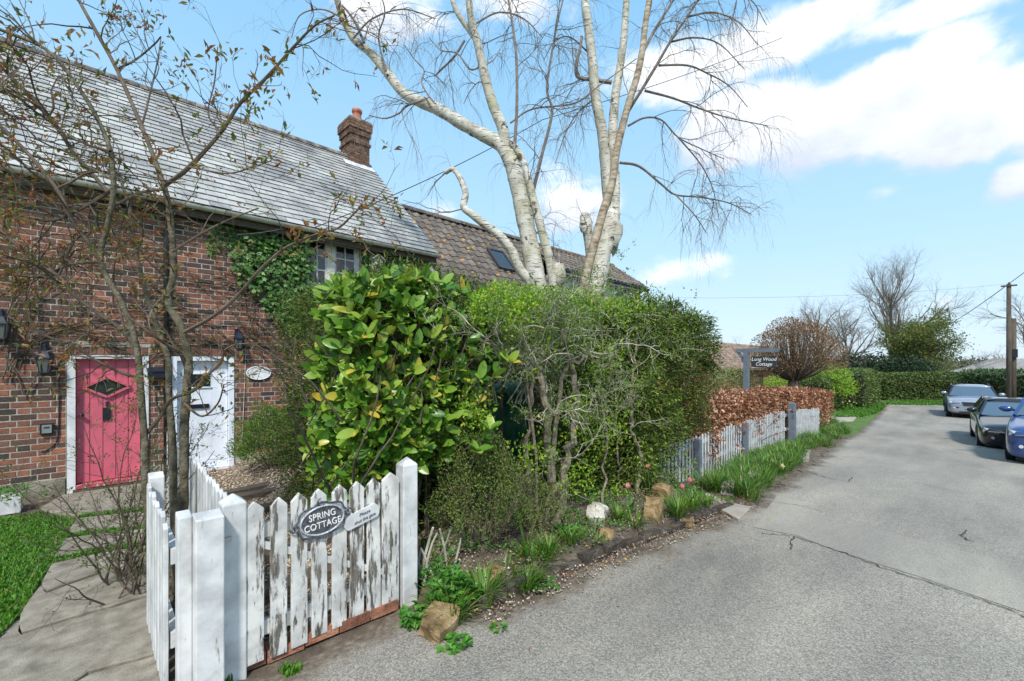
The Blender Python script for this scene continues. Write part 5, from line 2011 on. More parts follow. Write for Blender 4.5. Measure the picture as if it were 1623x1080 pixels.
# ------------------------------------------------------------------ hedges and shrubs
def box_shell(x0, x1, y0, y1, z0, z1, n, depth, faces, bulge=.06, seed=1):
    """points in a shell under the named faces of a box, with outward normals"""
    rng = np.random.default_rng(seed)
    dx, dy, dz = x1 - x0, y1 - y0, z1 - z0
    area = {'front': dx * dz, 'left': dy * dz, 'right': dy * dz, 'top': dx * dy, 'back': dx * dz}
    tot_ = sum(area[f_] for f_ in faces)
    P, N = [], []
    for f_ in faces:
        k = int(n * area[f_] / tot_)
        a, b_ = rng.random(k), rng.random(k)
        h = depth * rng.random(k) ** 1.6 - bulge * (np.sin(a * 9 + b_ * 4) * np.cos(b_ * 8 + a * 3) * .5 + .5)
        if f_ == 'front':
            p = np.stack([x0 + dx * a, y0 + h, z0 + dz * b_], -1)
            nn = (0, -1, 0)
        elif f_ == 'back':
            p = np.stack([x0 + dx * a, y1 - h, z0 + dz * b_], -1)
            nn = (0, 1, 0)
        elif f_ == 'left':
            p = np.stack([x0 + h, y0 + dy * a, z0 + dz * b_], -1)
            nn = (-1, 0, 0)
        elif f_ == 'right':
            p = np.stack([x1 - h, y0 + dy * a, z0 + dz * b_], -1)
            nn = (1, 0, 0)
        else:
            p = np.stack([x0 + dx * a, y0 + dy * b_, z1 - h], -1)
            nn = (0, 0, 1)
        P.append(p)
        N.append(np.repeat(np.array([nn], float), k, 0))
    return np.vstack(P), np.vstack(N)


def foliage(acc, P, N, L, Wd, out_=.8, up=.3, down=0.0, spread=.6, rv=None, fold=.2):
    n = len(P)
    ax = unit(N * out_ + RNG.normal(0, spread, (n, 3)) + np.array([0, 0, up - down]))
    nr = unit(N * .5 + RNG.normal(0, .6, (n, 3)) + np.array([0, 0, .7]))
    acc.leaves(P, ax, nr, RNG.uniform(*L, n), RNG.uniform(*Wd, n), fold, rv)


M_CONIF = leafmat('conifer_spray', [(0, (.04, .075, .018)), (.4, (.075, .13, .025)), (.75, (.13, .19, .035)), (.93, (.19, .23, .05)), (1, (.25, .17, .07))], .6, .22, .2)
M_CONIB = leafmat('browned_conifer_spray', [(0, (.035, .045, .014)), (.4, (.07, .08, .02)), (.7, (.12, .095, .035)), (1, (.18, .11, .05))], .7, .15, .2)
M_CORE = pm('dark_hedge_core', [(.018, .022, .010), (.045, .042, .022)], 14, 6, rough=1, bmp=1, bscale=30, vary=0)  # solid cores added against see-through; the hedges' inner shade is put into this colour


def core_box(acc, x0, x1, y0, y1, z0, z1):
    n = 7
    xs_, ys_, zs_ = np.linspace(x0, x1, n), np.linspace(y0, y1, n), np.linspace(z0, z1, n)
    for (A, B, fx) in (((xs_, zs_), (0, 2), (1, y0)), (0, 0, 0)) if False else ():
        pass
    acc.box(x0, x1, y0, y1, z0, z1)


def sprays(acc, P, N, k, L, Wd, down, rv=None):
    """flat conifer sprays: k needles-fans per point"""
    P2 = np.repeat(P, k, 0) + RNG.normal(0, .035, (len(P) * k, 3))
    N2 = np.repeat(N, k, 0)
    foliage(acc, P2, N2, L, Wd, .7, .35, down, .55, rv, .1)


random.seed(41)
# conifer hedge along the gravel path, seen edge-on left of the laurel
HX0 = 1.62
con = thing('conifer_hedge', 'tall clipped conifer hedge at the left end, beside the gravel path', 'hedge', (2.0, 4.6, -.1))
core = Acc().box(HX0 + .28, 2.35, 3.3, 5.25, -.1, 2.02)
core.build('dark_core', M_CORE, con)
la = Acc()
P_, N_ = box_shell(HX0, 2.6, 3.0, 5.5, -.05, 2.27, 9000, .3, ('left', 'top', 'back', 'front'), .1, 3)
sprays(la, P_, N_, 4, (.03, .075), (.008, .018), .15)
la.build('foliage', M_CONIF, con, kind='stuff')
st = Acc()
for k in range(26):
    y = random.uniform(3.2, 5.3)
    w = wander((HX0 + random.uniform(.1, .3), y, 0), (0, random.gauss(0, .1), 1), random.uniform(1.2, 2.1), 10, .08)
    st.tube(w, np.linspace(.016, .004, len(w)), 5, cap=False)
    tp = []
    ramify(st, w, .01, .003, 0, [(6, (.15, .35), .2, 1.1, (-.05, 0, .05), 5)], tp)
st.build('stems', M_BARKR, con, kind='stuff')

# yew-like conifer at the right end of the hedge
con2 = thing('conifer_hedge', 'tall dark conifer at the right end of the hedge, beside the grey fence', 'hedge', (6.4, 3.3, -.1))
Acc().box(5.2, 6.1, 3.05, 3.8, -.1, 1.8).build('dark_core', M_CORE, con2)
la, lb = Acc(), Acc()
P_, N_ = box_shell(4.45, 6.45, 2.55, 4.1, .03, 2.18, 12500, .4, ('front', 'right', 'top', 'left'), .22, 5)
P_[:, 0] -= np.clip(P_[:, 2] - 1.85, 0, 1) * .3 * (P_[:, 0] > 5.7)
kp = ~((P_[:, 2] < .52 + .1 * RNG.random(len(P_))) & (P_[:, 0] > 5.2) & (P_[:, 1] < 3.1))
P_, N_ = P_[kp], N_[kp]
low = (P_[:, 2] < 1.5) & (RNG.random(len(P_)) < .75) & (P_[:, 0] > 5.4) | (RNG.random(len(P_)) < .12)
sprays(la, P_[~low], N_[~low], 5, (.04, .10), (.010, .022), .45)
sprays(lb, P_[low], N_[low], 4, (.03, .09), (.006, .014), .6)
la.build('foliage', M_CONIF, con2, kind='stuff')
lb.build('browned_foliage', M_CONIB, con2, kind='stuff')
st = Acc()
for k in range(40):
    w = wander((random.uniform(4.7, 6.2), 3.0, random.uniform(0, .3)), (random.gauss(0, .15), -.1, 1), random.uniform(1.2, 2), 9, .1)
    st.tube(w, np.linspace(.014, .003, len(w)), 4, cap=False)
    ramify(st, w, .01, .003, 0, [(7, (.15, .4), .2, 1.1, (0, -.08, -.02), 5)], [])
st.build('stems', M_BARKR, con2, kind='stuff')
# conifer between, at the back of the hedge top
con3 = thing('conifer_hedge', 'feathery conifer showing above the laurel in the middle of the hedge', 'hedge', (3.1, 3.5, -.1))
la = Acc()
P_, N_ = box_shell(2.5, 5.4, 3.0, 3.9, 1.35, 2.1, 4500, .45, ('front', 'top', 'back'), .15, 6)
P2, N2 = box_shell(3.55, 5.0, 2.95, 3.7, .02, 1.5, 4200, .45, ('front',), .2, 8)
P_, N_ = np.vstack([P_, P2]), np.vstack([N_, N2])
sprays(la, P_, N_, 4, (.04, .10), (.008, .02), .1)
la.build('foliage', M_CONIF, con3, kind='stuff')
st = Acc()
for k in range(9):
    w = wander((random.uniform(2.5, 5.5), 3.65, -.1), (0, 0, 1), 2.0, 8, .05)
    st.tube(w, np.linspace(.03, .01, len(w)), 6, cap=False)
st.build('stems', M_BARKR, con3, kind='stuff')

# laurel: whorls of large leaves, the biggest single, the rest joined
M_LAUREL = leafmat('laurel_leaf', [(0, (.04, .12, .014)), (.25, (.08, .20, .022)), (.5, (.14, .28, .03)), (.74, (.22, .36, .045)), (.9, (.34, .44, .07)), (.96, (.50, .46, .07)), (1, (.60, .42, .05))], .32, .28, .45)
lau = thing('laurel_hedge', 'bright glossy laurel bulging over the white hinge post', 'hedge', (2.3, 2.9, 0))


def laurel_leaf():
    ys_ = np.array([0, .12, .32, .55, .78, .93, 1.0])
    ws = np.array([.02, .16, .235, .25, .19, .09, .0])
    V = []
    for y, w in zip(ys_, ws):
        zc = -.10 * y * y
        V += [(-w, y, zc + w * .28), (0, y, zc), (w, y, zc + w * .28)]
    Q = []
    for i in range(6):
        Q += [(i * 3, i * 3 + 1, i * 3 + 4, i * 3 + 3), (i * 3 + 1, i * 3 + 2, i * 3 + 5, i * 3 + 4)]
    return np.array(V), np.array(Q)


LV, LQ = laurel_leaf()
LME = Acc().add(LV, LQ, None, 0.0).mesh('leaf', M_LAUREL, True)
tips_ = []
rng = np.random.default_rng(44)


def lau_surface():
    """a point on the rounded laurel mass with its outward direction, picked in the photo's outline"""
    while True:
        u, v = rng.uniform(470, 805), rng.uniform(430, 800)
        P0 = [(512, 520), (508, 480), (522, 445), (600, 432), (660, 430), (700, 450), (770, 470), (790, 520), (805, 570), (780, 600), (750, 620), (770, 690), (750, 720), (700, 725), (660, 760), (560, 790), (505, 800), (488, 700), (495, 620)]
        if inpoly(u, v, P0):
            break
    f_ = (u - 640) / 165
    g_ = (v - 610) / 180
    bulge = max(0, 1 - .45 * f_ * f_ - .35 * g_ * g_)
    y = 3.15 - .50 * bulge + rng.random() ** 2 * .45
    if u < 560:
        y = 3.05 - .35 * bulge + rng.random() ** 2 * .5 + (560 - u) / 90 * .55
    p = on_y(u, v, max(y, 2.62))
    nrm = unit(np.array([-.35 + f_ * .5, -.8, .35 - .5 * g_]))
    return p, nrm


nwh = 720
sing = []
la = Acc()
st = Acc()
whorls = []
while len(whorls) < nwh:
    p, nrm = lau_surface()
    if p[2] < .12:
        continue
    whorls.append((p, nrm))
EXTRA = [(795, 565, 2.42), (808, 572, 2.4), (785, 590, 2.42), (770, 555, 2.45), (770, 692, 2.42), (758, 712, 2.42), (778, 680, 2.42), (745, 540, 2.5), (760, 600, 2.45), (520, 620, 2.95), (505, 700, 3.0), (530, 740, 2.85), (560, 720, 2.75), (510, 560, 3.0), (800, 570, 2.75), (815, 575, 2.72), (775, 690, 2.75), (765, 705, 2.75), (780, 470, 3.0), (610, 440, 2.85), (650, 432, 2.9), (575, 445, 2.9), (630, 450, 2.8), (540, 450, 3.0), (690, 455, 2.95), (660, 590, 2.66), (700, 560, 2.68), (640, 560, 2.66), (720, 600, 2.7), (645, 500, 2.75), (690, 510, 2.75), (600, 520, 2.75), (560, 490, 2.85)]
for (u, v, y) in EXTRA:
    whorls.insert(0, (on_y(u, v, y), unit(np.array([.1, -.8, .35]))))
for wi, (p, nrm) in enumerate(whorls):
    ax0 = unit(nrm + rng.normal(0, .35, 3) + np.array([0, 0, .35]))
    s1 = unit(np.cross(ax0, rng.normal(0, 1, 3)))
    s2 = np.cross(ax0, s1)
    k = rng.integers(4, 8)
    base_r = rng.random()
    stem = np.array([p - ax0 * .22 + np.array([0, .05, -.05]), p - ax0 * .1, p])
    st.tube(stem, [.006, .005, .003], 5, cap=False)
    for j in range(k):
        a = j * 2.4 + rng.normal(0, .3)
        side = s1 * math.cos(a) + s2 * math.sin(a)
        el_ = rng.uniform(.35, 1.15)
        ax_ = unit(ax0 * math.cos(el_) + side * math.sin(el_))
        nn = unit(ax0 * math.sin(el_) - side * math.cos(el_) + rng.normal(0, .2, 3))
        sd_ = unit(np.cross(ax_, nn))
        nn = np.cross(sd_, ax_)
        L = rng.choice([.055, .07, .085, .10, .115, .13]) * rng.uniform(.85, 1.15) * (1.0 if p[2] > .8 else .72)
        pos = p - ax0 * .05 * rng.random()
        R_ = np.stack([sd_, ax_, nn], 1) * L
        if len(sing) < 300 and (wi < 33 or rng.random() < .35):
            sing.append((R_, pos))
        else:
            la.add(LV @ R_.T + pos, LQ, None, float(np.clip((base_r * .75 + rng.normal(.1, .15)), 0, .999)))
for R_, pos in sing:
    o = link('leaf', LME, lau)
    M4 = Matrix.Identity(4)
    for i in range(3):
        for j in range(3):
            M4[i][j] = R_[i, j]
        M4[i][3] = pos[i]
    o.matrix_basis = M4
la.build('leaf', M_LAUREL, lau, True, 'stuff')
for k in range(34):
    u, v = random.uniform(560, 730), random.uniform(580, 780)
    a_ = on_y(u, 830, 3.0)
    a_[2] = float(gz(a_[0], a_[1]))
    b_ = on_y(u + random.gauss(0, 20), v - 120, 3.0)
    w = wander(a_, b_ - a_, np.linalg.norm(b_ - a_), 10, .1)
    st.tube(w, np.linspace(.013, .005, len(w)), 5, cap=False)
st.build('stems', M_BARKR, lau, kind='stuff')
# small-leaved growth through the lower laurel
la = Acc()
pts = []
nr_ = []
while len(pts) < 3600:
    p, nrm = lau_surface()
    if rng.random() < (1.0 if p[2] < 1.35 else .12):
        pts.append(p + nrm * rng.uniform(-.15, .03))
        nr_.append(nrm)
foliage(la, np.array(pts), np.array(nr_), (.02, .05), (.012, .026), .6, .2, 0, .8)
o = la.build('hawthorn_growth', M_FRESH)
tag(o, 'small fresh green hawthorn leaves growing through the lower laurel', 'foliage')
o['kind'] = 'stuff'

# hawthorn: knotty pale stems with tiny fresh leaves, in front of the tank
M_HAWL = leafmat('hawthorn_leaf', [(0, (.06, .13, .018)), (.5, (.11, .21, .028)), (.85, (.20, .31, .04)), (1, (.30, .30, .06))], .5, .35)
M_HAW = pm('hawthorn_bark', [(.10, .08, .06), (.22, .185, .14), (.34, .30, .24)], 20, 7, rough=.95, bmp=.8, bscale=70, vary=.1)


def hawthorn(label, base, stems_px, y, n_leaf, seed, dens=1.0):
    random.seed(seed)
    o = thing('hawthorn_shrub', label, 'shrub', base, 'hawthorns in the front hedge')
    stx, tp = Acc(), []
    big_ = Acc()
    for px, w in stems_px:
        yy0 = y + random.gauss(0, .08)
        P0 = [on_y(u, v, yy0 + random.gauss(0, .015)) for u, v in px]
        P0[0][2] = float(gz(P0[0][0], P0[0][1])) - .03
        S_ = smooth_path(np.array(P0), 5)
        S_[1:-1] += RNG.normal(0, .012, (len(S_) - 2, 3))
        d = np.linalg.norm(P0[0][:2])
        R_ = np.linspace(w[0], w[1], len(S_)) * 4.2 / F / 2
        big_.tube(S_, R_ * (1 + RNG.normal(0, .12, len(S_))), 7)
        sp = [(6 * dens, (.25, .7), .33, 1.0, (0, -.03, .03), 8), (8 * dens, (.10, .35), .4, 1.0, (0, 0, .02), 5), (7, (.03, .12), .3, .9, (0, 0, 0), 3)]
        ramify(stx, S_[len(S_) // 4:], max(R_[-1], .006), max(R_[-1], .006), 0, sp, tp)
    stx.build('twigs', M_TWIGG, o, kind='stuff')
    big_.build('stems', M_HAW, o, kind='stuff')
    la_ = Acc()
    P_, D_ = clusters(tp, n_leaf, 1)
    scatter_leaves(la_, P_, D_, 4, (.012, .030), (.008, .018), .018)
    la_.build('leaves', M_HAWL, o, kind='stuff')


hawthorn('bare knotty hawthorn with pale trunk in front of the green tank', (2.95, 2.5, 0),
         [([(880, 830), (876, 760), (868, 700), (862, 640), (855, 590), (840, 560), (820, 530), (800, 500)], (14, 5)),
          ([(882, 825), (895, 760), (905, 700), (915, 640), (905, 580), (890, 520), (880, 480)], (14, 5)),
          ([(866, 640), (890, 600), (920, 570), (950, 560), (985, 545)], (8, 4)),
          ([(858, 600), (830, 580), (800, 560), (770, 540)], (5, 2.5)),
          ([(838, 800), (838, 700), (845, 600), (846, 500), (840, 470)], (7, 3)),
          ([(865, 690), (880, 730), (900, 745)], (6, 3))], 2.52, 2300, 51, 1.6)
hawthorn('slender grey hawthorn stems leaning against the right-hand conifer', (4.3, 2.5, 0),
         [([(1010, 800), (1015, 730), (1005, 690), (1000, 640), (1005, 580), (1010, 520), (1000, 490)], (8, 3)),
          ([(985, 800), (980, 720), (978, 650), (985, 570), (975, 500)], (5, 2.5)),
          ([(1030, 770), (1020, 700), (1025, 640), (1040, 590), (1060, 560)], (5, 2.5)),
          ([(955, 790), (960, 700), (950, 620), (955, 540), (940, 480)], (4.5, 2))], 2.5, 1700, 52, 1.7)
# bright leafing top behind
la = Acc()
pts = []
while len(pts) < 5200:
    u, v = random.uniform(745, 1075), random.gauss(480, 20)
    top_ = np.interp(u, [745, 790, 830, 900, 960, 1010, 1075], [470, 440, 450, 458, 470, 478, 505])
    if v > top_ and v < 560 and random.random() < np.interp(u, [745, 900, 1075], [1, .75, .5]):
        pts.append(on_y(u, v, random.uniform(2.4, 3.2)))
for _ in range(1500):
    cu_, cv_, su_, sv_ = random.choice([(960, 690, 40, 30), (1000, 640, 30, 40), (930, 650, 30, 25), (900, 720, 30, 30), (760, 650, 14, 20), (1030, 560, 30, 40)])
    pts.append(on_y(random.gauss(cu_, su_), random.gauss(cv_, sv_), random.uniform(2.4, 2.75)))
kq = 0
while kq < 4200:
    u, v = random.uniform(800, 1105), random.uniform(455, 790)
    if math.sin(u * .07 + v * .05) + math.sin(u * .031 - v * .06) + random.gauss(0, .5) > (.35 if v > 560 else -.3) and (u > 900 or v < 600 or v > 700):
        pts.append(on_y(u, v, random.uniform(2.35, 2.7)))
        kq += 1
pts = np.array(pts)
foliage(la, pts, np.repeat(np.array([[0, -.6, .6]]), len(pts), 0), (.02, .045), (.013, .028), .6, .4, 0, .8)
hwt = thing('leafing_hedge_top', 'bright lime-green leafing hawthorn along the hedge top below the birches', 'hedge', (4.2, 3.2, -.1))
la.build('leaves', M_FRESH, hwt, kind='stuff')
st = Acc()
for k in range(60):
    a_ = on_y(random.uniform(750, 1060), 640, 3.15)
    w = wander(a_, (random.gauss(0, .3), random.gauss(0, .1), 1), random.uniform(.6, 1.25), 8, .2)
    st.tube(w, np.linspace(.010, .003, len(w)), 4, cap=False)
    ramify(st, w, .006, .002, 0, [(10, (.1, .3), .35, 1.0, (0, 0, .02), 5), (6, (.04, .12), .3, .9, (0, 0, 0), 3)], [])
st.build('stems', M_TWIGG, hwt, kind='stuff')

# fine box-leaved shrubs low in the bed and beside the white door
def round_shrub(name, label, base, rad, H, n, mat, L, Wd, seed, stem=M_BARKR, squash=1.0, group=None, dense=1.0, nst=24):
    random.seed(seed)
    rg_ = np.random.default_rng(seed)
    o = thing(name, label, 'shrub', base, group)
    d = unit(rg_.normal(0, 1, (n, 3)))
    d[:, 2] = np.abs(d[:, 2]) * 1.1 - .25
    d = unit(d)
    lump = 1 + .16 * np.sin(d[:, 0] * 7 + seed) * np.sin(d[:, 1] * 6 + 2) + .1 * np.sin(d[:, 2] * 11 + d[:, 0] * 5)
    rr = (1 - .45 * rg_.random(n) ** 2) * lump
    P_ = np.asarray(base) + np.array([0, 0, H * .45]) + d * np.array([rad, rad * squash, H * .56]) * rr[:, None]
    P_[:, 2] = np.maximum(P_[:, 2], base[2] + .02)
    la_ = Acc()
    foliage(la_, P_, d, L, Wd, .7, .3, 0, .7)
    la_.build('foliage', mat, o, kind='stuff')
    st_ = Acc()
    for k in range(nst):
        a = random.uniform(0, 6.28)
        w = wander(np.asarray(base) + (0, 0, -.02), (math.cos(a) * .6 * rad, math.sin(a) * .6 * rad, H * .6), H * random.uniform(.6, .95), 7, .15)
        st_.tube(w, np.linspace(.010, .003, len(w)), 4, cap=False)
        ramify(st_, w, .006, .002, 0, [(9, (.08 * H, .3 * H), .25, .9, (0, 0, .03), 4)], [])
    st_.build('stems', stem, o, kind='stuff')
    return o


M_BOXL = leafmat('box_leaf', [(0, (.05, .12, .016)), (.5, (.09, .19, .026)), (.9, (.17, .26, .04)), (1, (.24, .22, .06))], .45, .25)
M_DULL = leafmat('dull_fine_leaf', [(0, (.065, .11, .02)), (.5, (.115, .18, .035)), (.85, (.19, .24, .055)), (1, (.24, .19, .07))], .6, .25)
p = on_g(425, 785)
round_shrub('box_shrub', 'rounded dark green shrub right of the white door', (1.98, 7.0, GZC), .52, 1.05, 12000, M_BOXL, (.02, .05), (.008, .018), 61)
round_shrub('box_shrub', 'fine-leaved dull green shrub behind the hinge post', (2.22, 2.62, .02), .36, .98, 9500, M_DULL, (.012, .03), (.006, .012), 62)
round_shrub('box_shrub', 'low fine-leaved shrub in front of the green tank', (2.72, 2.62, .04), .34, .55, 4500, M_DULL, (.012, .03), (.006, .012), 63)
# dead stalks beside the hinge post
ds_ = thing('dead_stalks', 'cut brown dead stalks at the foot of the hinge post', 'stalks', (1.75, 2.6, .05))
for k in range(9):
    w = wander((1.6 + .28 * random.random(), 2.52 + random.random() * .2, .02), (random.gauss(0, .15), random.gauss(0, .1), 1), random.uniform(.22, .5), 5, .08)
    Acc().tube(w, np.linspace(.014, .009, len(w)) * random.uniform(.5, 1), 6).build('stalk', M_TWIGG, ds_)

# ------------------------------------------------------------------ bed plants
M_BLADE = leafmat('strap_leaf', [(0, (.045, .12, .012)), (.5, (.085, .20, .02)), (.85, (.15, .28, .035)), (1, (.30, .30, .08))], .4, .3)


def blades(acc, base, n, L, Wd, spread, rise, seed, rad=.05):
    rg_ = np.random.default_rng(seed)
    a = rg_.uniform(0, 2 * math.pi, n)
    out_ = np.stack([np.cos(a), np.sin(a), np.zeros(n)], -1)
    Ls = rg_.uniform(*L, n)
    sp = rg_.uniform(.35, 1, n) * spread
    b0 = np.asarray(base) + out_ * rad * rg_.random(n)[:, None]
    side = np.stack([-np.sin(a), np.cos(a), np.zeros(n)], -1)
    w = rg_.uniform(*Wd, n)
    V = []
    for k, t_ in enumerate((0, .35, .7, 1.0)):
        h = Ls * rise * (t_ - sp * .62 * t_ * t_)
        o_ = Ls * sp * t_ ** 1.35
        p_ = b0 + out_ * o_[:, None] + np.array([0, 0, 1]) * h[:, None]
        ww = (w * (1, .95, .7, .08)[k] / 2)[:, None]
        V += [p_ - side * ww, p_ + side * ww]
    V = np.stack(V, 1)
    i = np.arange(n)[:, None] * 8
    Q = np.concatenate([i + np.array([[q, q + 1, q + 3, q + 2]]) for q in (0, 2, 4)])
    acc.add(V.reshape(-1, 3), Q, None, np.repeat(rg_.random(n), 8))


CL = [
    (870, 878, 70, (.10, .20), 'grassy tuft beside the hawthorn trunk'), (940, 872, 80, (.10, .2), 'grassy tuft above the broken kerb'), (800, 925, 80, (.12, .22), 'grassy tuft left of the tall single blade'), (980, 822, 60, (.1, .18), 'short grass tuft between the white stone and the lone tulip'), (1120, 800, 60, (.1, .2), 'short grass tuft at the slab edge'), (695, 965, 80, (.1, .2), 'grass tuft left over the big sandstone'),
    # column, row of the base, blades, length, what it stands by
    (768, 955, 130, (.14, .28), 'grassy clump behind the big sandstone by the hinge post'),
    (718, 985, 110, (.12, .24), 'grassy clump right over the big sandstone'),
    (845, 905, 110, (.16, .30), 'arching strap-leaved clump beside the tall single blade'),
    (835, 935, 90, (.12, .22), 'small strap-leaved clump between the stone and the pebbles'),
    (1005, 842, 110, (.14, .26), 'arching strap-leaved clump below the lone tulip'),
    (1075, 818, 130, (.16, .28), 'grassy clump below the pair of pink tulips'),
    (1100, 806, 90, (.14, .24), 'grassy clump beside the pale stepping slabs'),
    (905, 860, 60, (.10, .18), 'sparse grassy tuft in the middle of the pebbled bed'),
]
for i, (u, v, n, L, lab) in enumerate(CL):
    p = on_g(u, v)
    o = thing('strap_leaved_clump', lab, 'plant', p, 'strap-leaved clumps in the bed')
    ac = Acc()
    blades(ac, p, n, L, (.006, .012), .95, 1.15, 70 + i, .07)
    ac.build('leaves', M_BLADE, o, kind='stuff')
p = on_g(835, 880)
ac = Acc()
blades(ac, p, 4, (.34, .42), (.02, .028), .35, 1.1, 91, .02)
o = ac.build('iris_leaf', M_BLADE)
tag(o, 'tall upright blade-like leaves rising from the pebbles', 'plant')
# broad-leaved weeds
M_WEED = leafmat('weed_leaf', [(0, (.04, .14, .015)), (.6, (.07, .22, .025)), (1, (.13, .30, .04))], .45, .3)


def weed(u, v, n, rad, h, L, lab, seed):
    p = on_g(u, v)
    rg_ = np.random.default_rng(seed)
    o = thing('broad_leaved_weed', lab, 'plant', p, 'leafy weeds along the bed edge')
    d = rg_.normal(0, 1, (n, 2))
    d = d / np.linalg.norm(d, axis=1)[:, None] * np.sqrt(rg_.random(n))[:, None]
    P_ = p + np.stack([d[:, 0] * rad, d[:, 1] * rad, h * (1 - .6 * (d ** 2).sum(1)) * rg_.uniform(.5, 1, n)], -1)
    ac_ = Acc()
    ax_ = unit(np.stack([d[:, 0], d[:, 1], rg_.normal(.1, .2, n)], -1) + rg_.normal(0, .4, (n, 3)))
    for r_, s_ in ((0, 0), (1, 1.0), (2, -1.0)):
        ang = s_ * 1.1
        c_, s2 = math.cos(ang), math.sin(ang)
        a2 = np.stack([ax_[:, 0] * c_ - ax_[:, 1] * s2, ax_[:, 0] * s2 + ax_[:, 1] * c_, ax_[:, 2]], -1)
        ac_.leaves(P_, a2, np.tile([0, 0, 1.0], (n, 1)) + rg_.normal(0, .2, (n, 3)), L * rg_.uniform(.7, 1.2, n), L * .75, .12)
    ac_.build('leaves', M_WEED, o, kind='stuff')
    st_ = Acc()
    for q in range(0, n, 2):
        st_.tube([p, (p + P_[q]) / 2 + (0, 0, .01), P_[q]], [.003, .002, .0015], 4, cap=False)
    st_.build('stems', M_WEED, o, kind='stuff')


weed(720, 948, 80, .16, .18, .045, 'leafy bright green weed crowning the big sandstone', 101)
weed(662, 985, 46, .10, .10, .045, 'three-lobed green weed at the foot of the hinge post', 102)
weed(722, 1024, 18, .07, .04, .045, 'small strawberry-like weed on the gravel below the sandstone', 103)
weed(690, 930, 50, .15, .16, .03, 'feathery green weed right of the hinge post', 104)
weed(790, 1000, 9, .05, .03, .03, 'tiny weed at the muddy edge right of the sandstone', 105)
weed(895, 845, 22, .10, .06, .04, 'round-leaved weed among the middle pebbles', 106)
weed(865, 930, 20, .10, .05, .03, 'low weed on the pebbles near the kerb', 107)

gcx = 1.62 + 4.0 * RNG.random(5200)
gcy = edge_y(gcx) + .12 + .75 * RNG.random(5200)
kk = (np.sin(gcx * 5.1 + 1) * np.sin(gcy * 7.3 + gcx * 2) + .55 * np.sin(gcx * 13 + gcy * 9) > .05)
P_ = np.stack([gcx, gcy, gz(gcx, gcy) + .045 * RNG.random(5200)], -1)[kk]
ac = Acc()
foliage(ac, P_, np.tile([0, -.2, 1.], (len(P_), 1)), (.018, .045), (.010, .024), .4, .2, 0, .9)
o = ac.build('ground_cover', M_WEED)
o['kind'] = 'stuff'
tag(o, 'low green weeds and seedlings covering the bed', 'ground cover')
# tulips
M_TUL = leafmat('tulip_petal', [(0, (.62, .16, .20)), (.5, (.74, .26, .28)), (1, (.80, .42, .40))], .45, .35)
M_TSTEM = leafmat('tulip_green', [(0, (.06, .16, .03)), (1, (.12, .26, .06))], .45, .2)
TUL = [(995, 771, 812, 'lone pink tulip flower left of the other tulips'), (1093, 762, 800, 'pink tulip flower at the corner of the grey fence'), (1081, 772, 800, 'pink tulip bud just left of the fence-corner tulip'), (1026, 740, 800, 'small pink tulip flower in the hedge shade')]
for i, (u, v, vb, lab) in enumerate(TUL):
    b0 = on_g(u + 4, vb)
    top_ = on_y(u, v, b0[1])
    o = thing('tulip', lab, 'tulip', b0, 'pink tulips in the bed')
    sc = .030 if i != 3 else .022
    Acc().tube(smooth_path([b0, (b0 + top_) / 2 + (.012, 0, .01), top_ - (0, 0, .02)], 4), .004, 6).build('stem', M_TSTEM, o, True)
    for k in range(6):
        a = k * math.pi / 3
        prof = [(.15, -.7), (.75, -.35), (.95, .2), (.75, .75), (.25, 1.15)]
        V = []
        for r_, z_ in prof:
            wd = .55 * (1 - abs(z_ - .1) * .55)
            for s_ in (-1, 0, 1):
                rr_ = r_ * sc * (1 if s_ == 0 else .93) * (1 if k % 2 else .9)
                V.append(top_ + np.array([rr_ * math.cos(a + s_ * wd), rr_ * math.sin(a + s_ * wd), z_ * sc * 1.1]))
        Q = [(r_ * 3 + s_, r_ * 3 + s_ + 1, r_ * 3 + s_ + 4, r_ * 3 + s_ + 3) for r_ in range(4) for s_ in range(2)]
        Acc().add(V, Q).build('petal', M_TUL, o, True)
    if i < 3:
        ac = Acc()
        blades(ac, b0, 4, (.16, .24), (.03, .045), .7, 1.0, 120 + i, .01)
        ac.build('leaf', M_TSTEM, o)

# stones
M_SAND = pm('sandstone', [(.10, .065, .03), (.28, .19, .09), (.40, .30, .17)], 9, 9, rough=.9, bmp=.8, bscale=45, vary=.12)
M_FLINT = pm('flint_stone', [(.16, .13, .10), (.38, .34, .28), (.60, .58, .53)], 7, 8, rough=.8, bmp=.7, bscale=40, vary=.2)


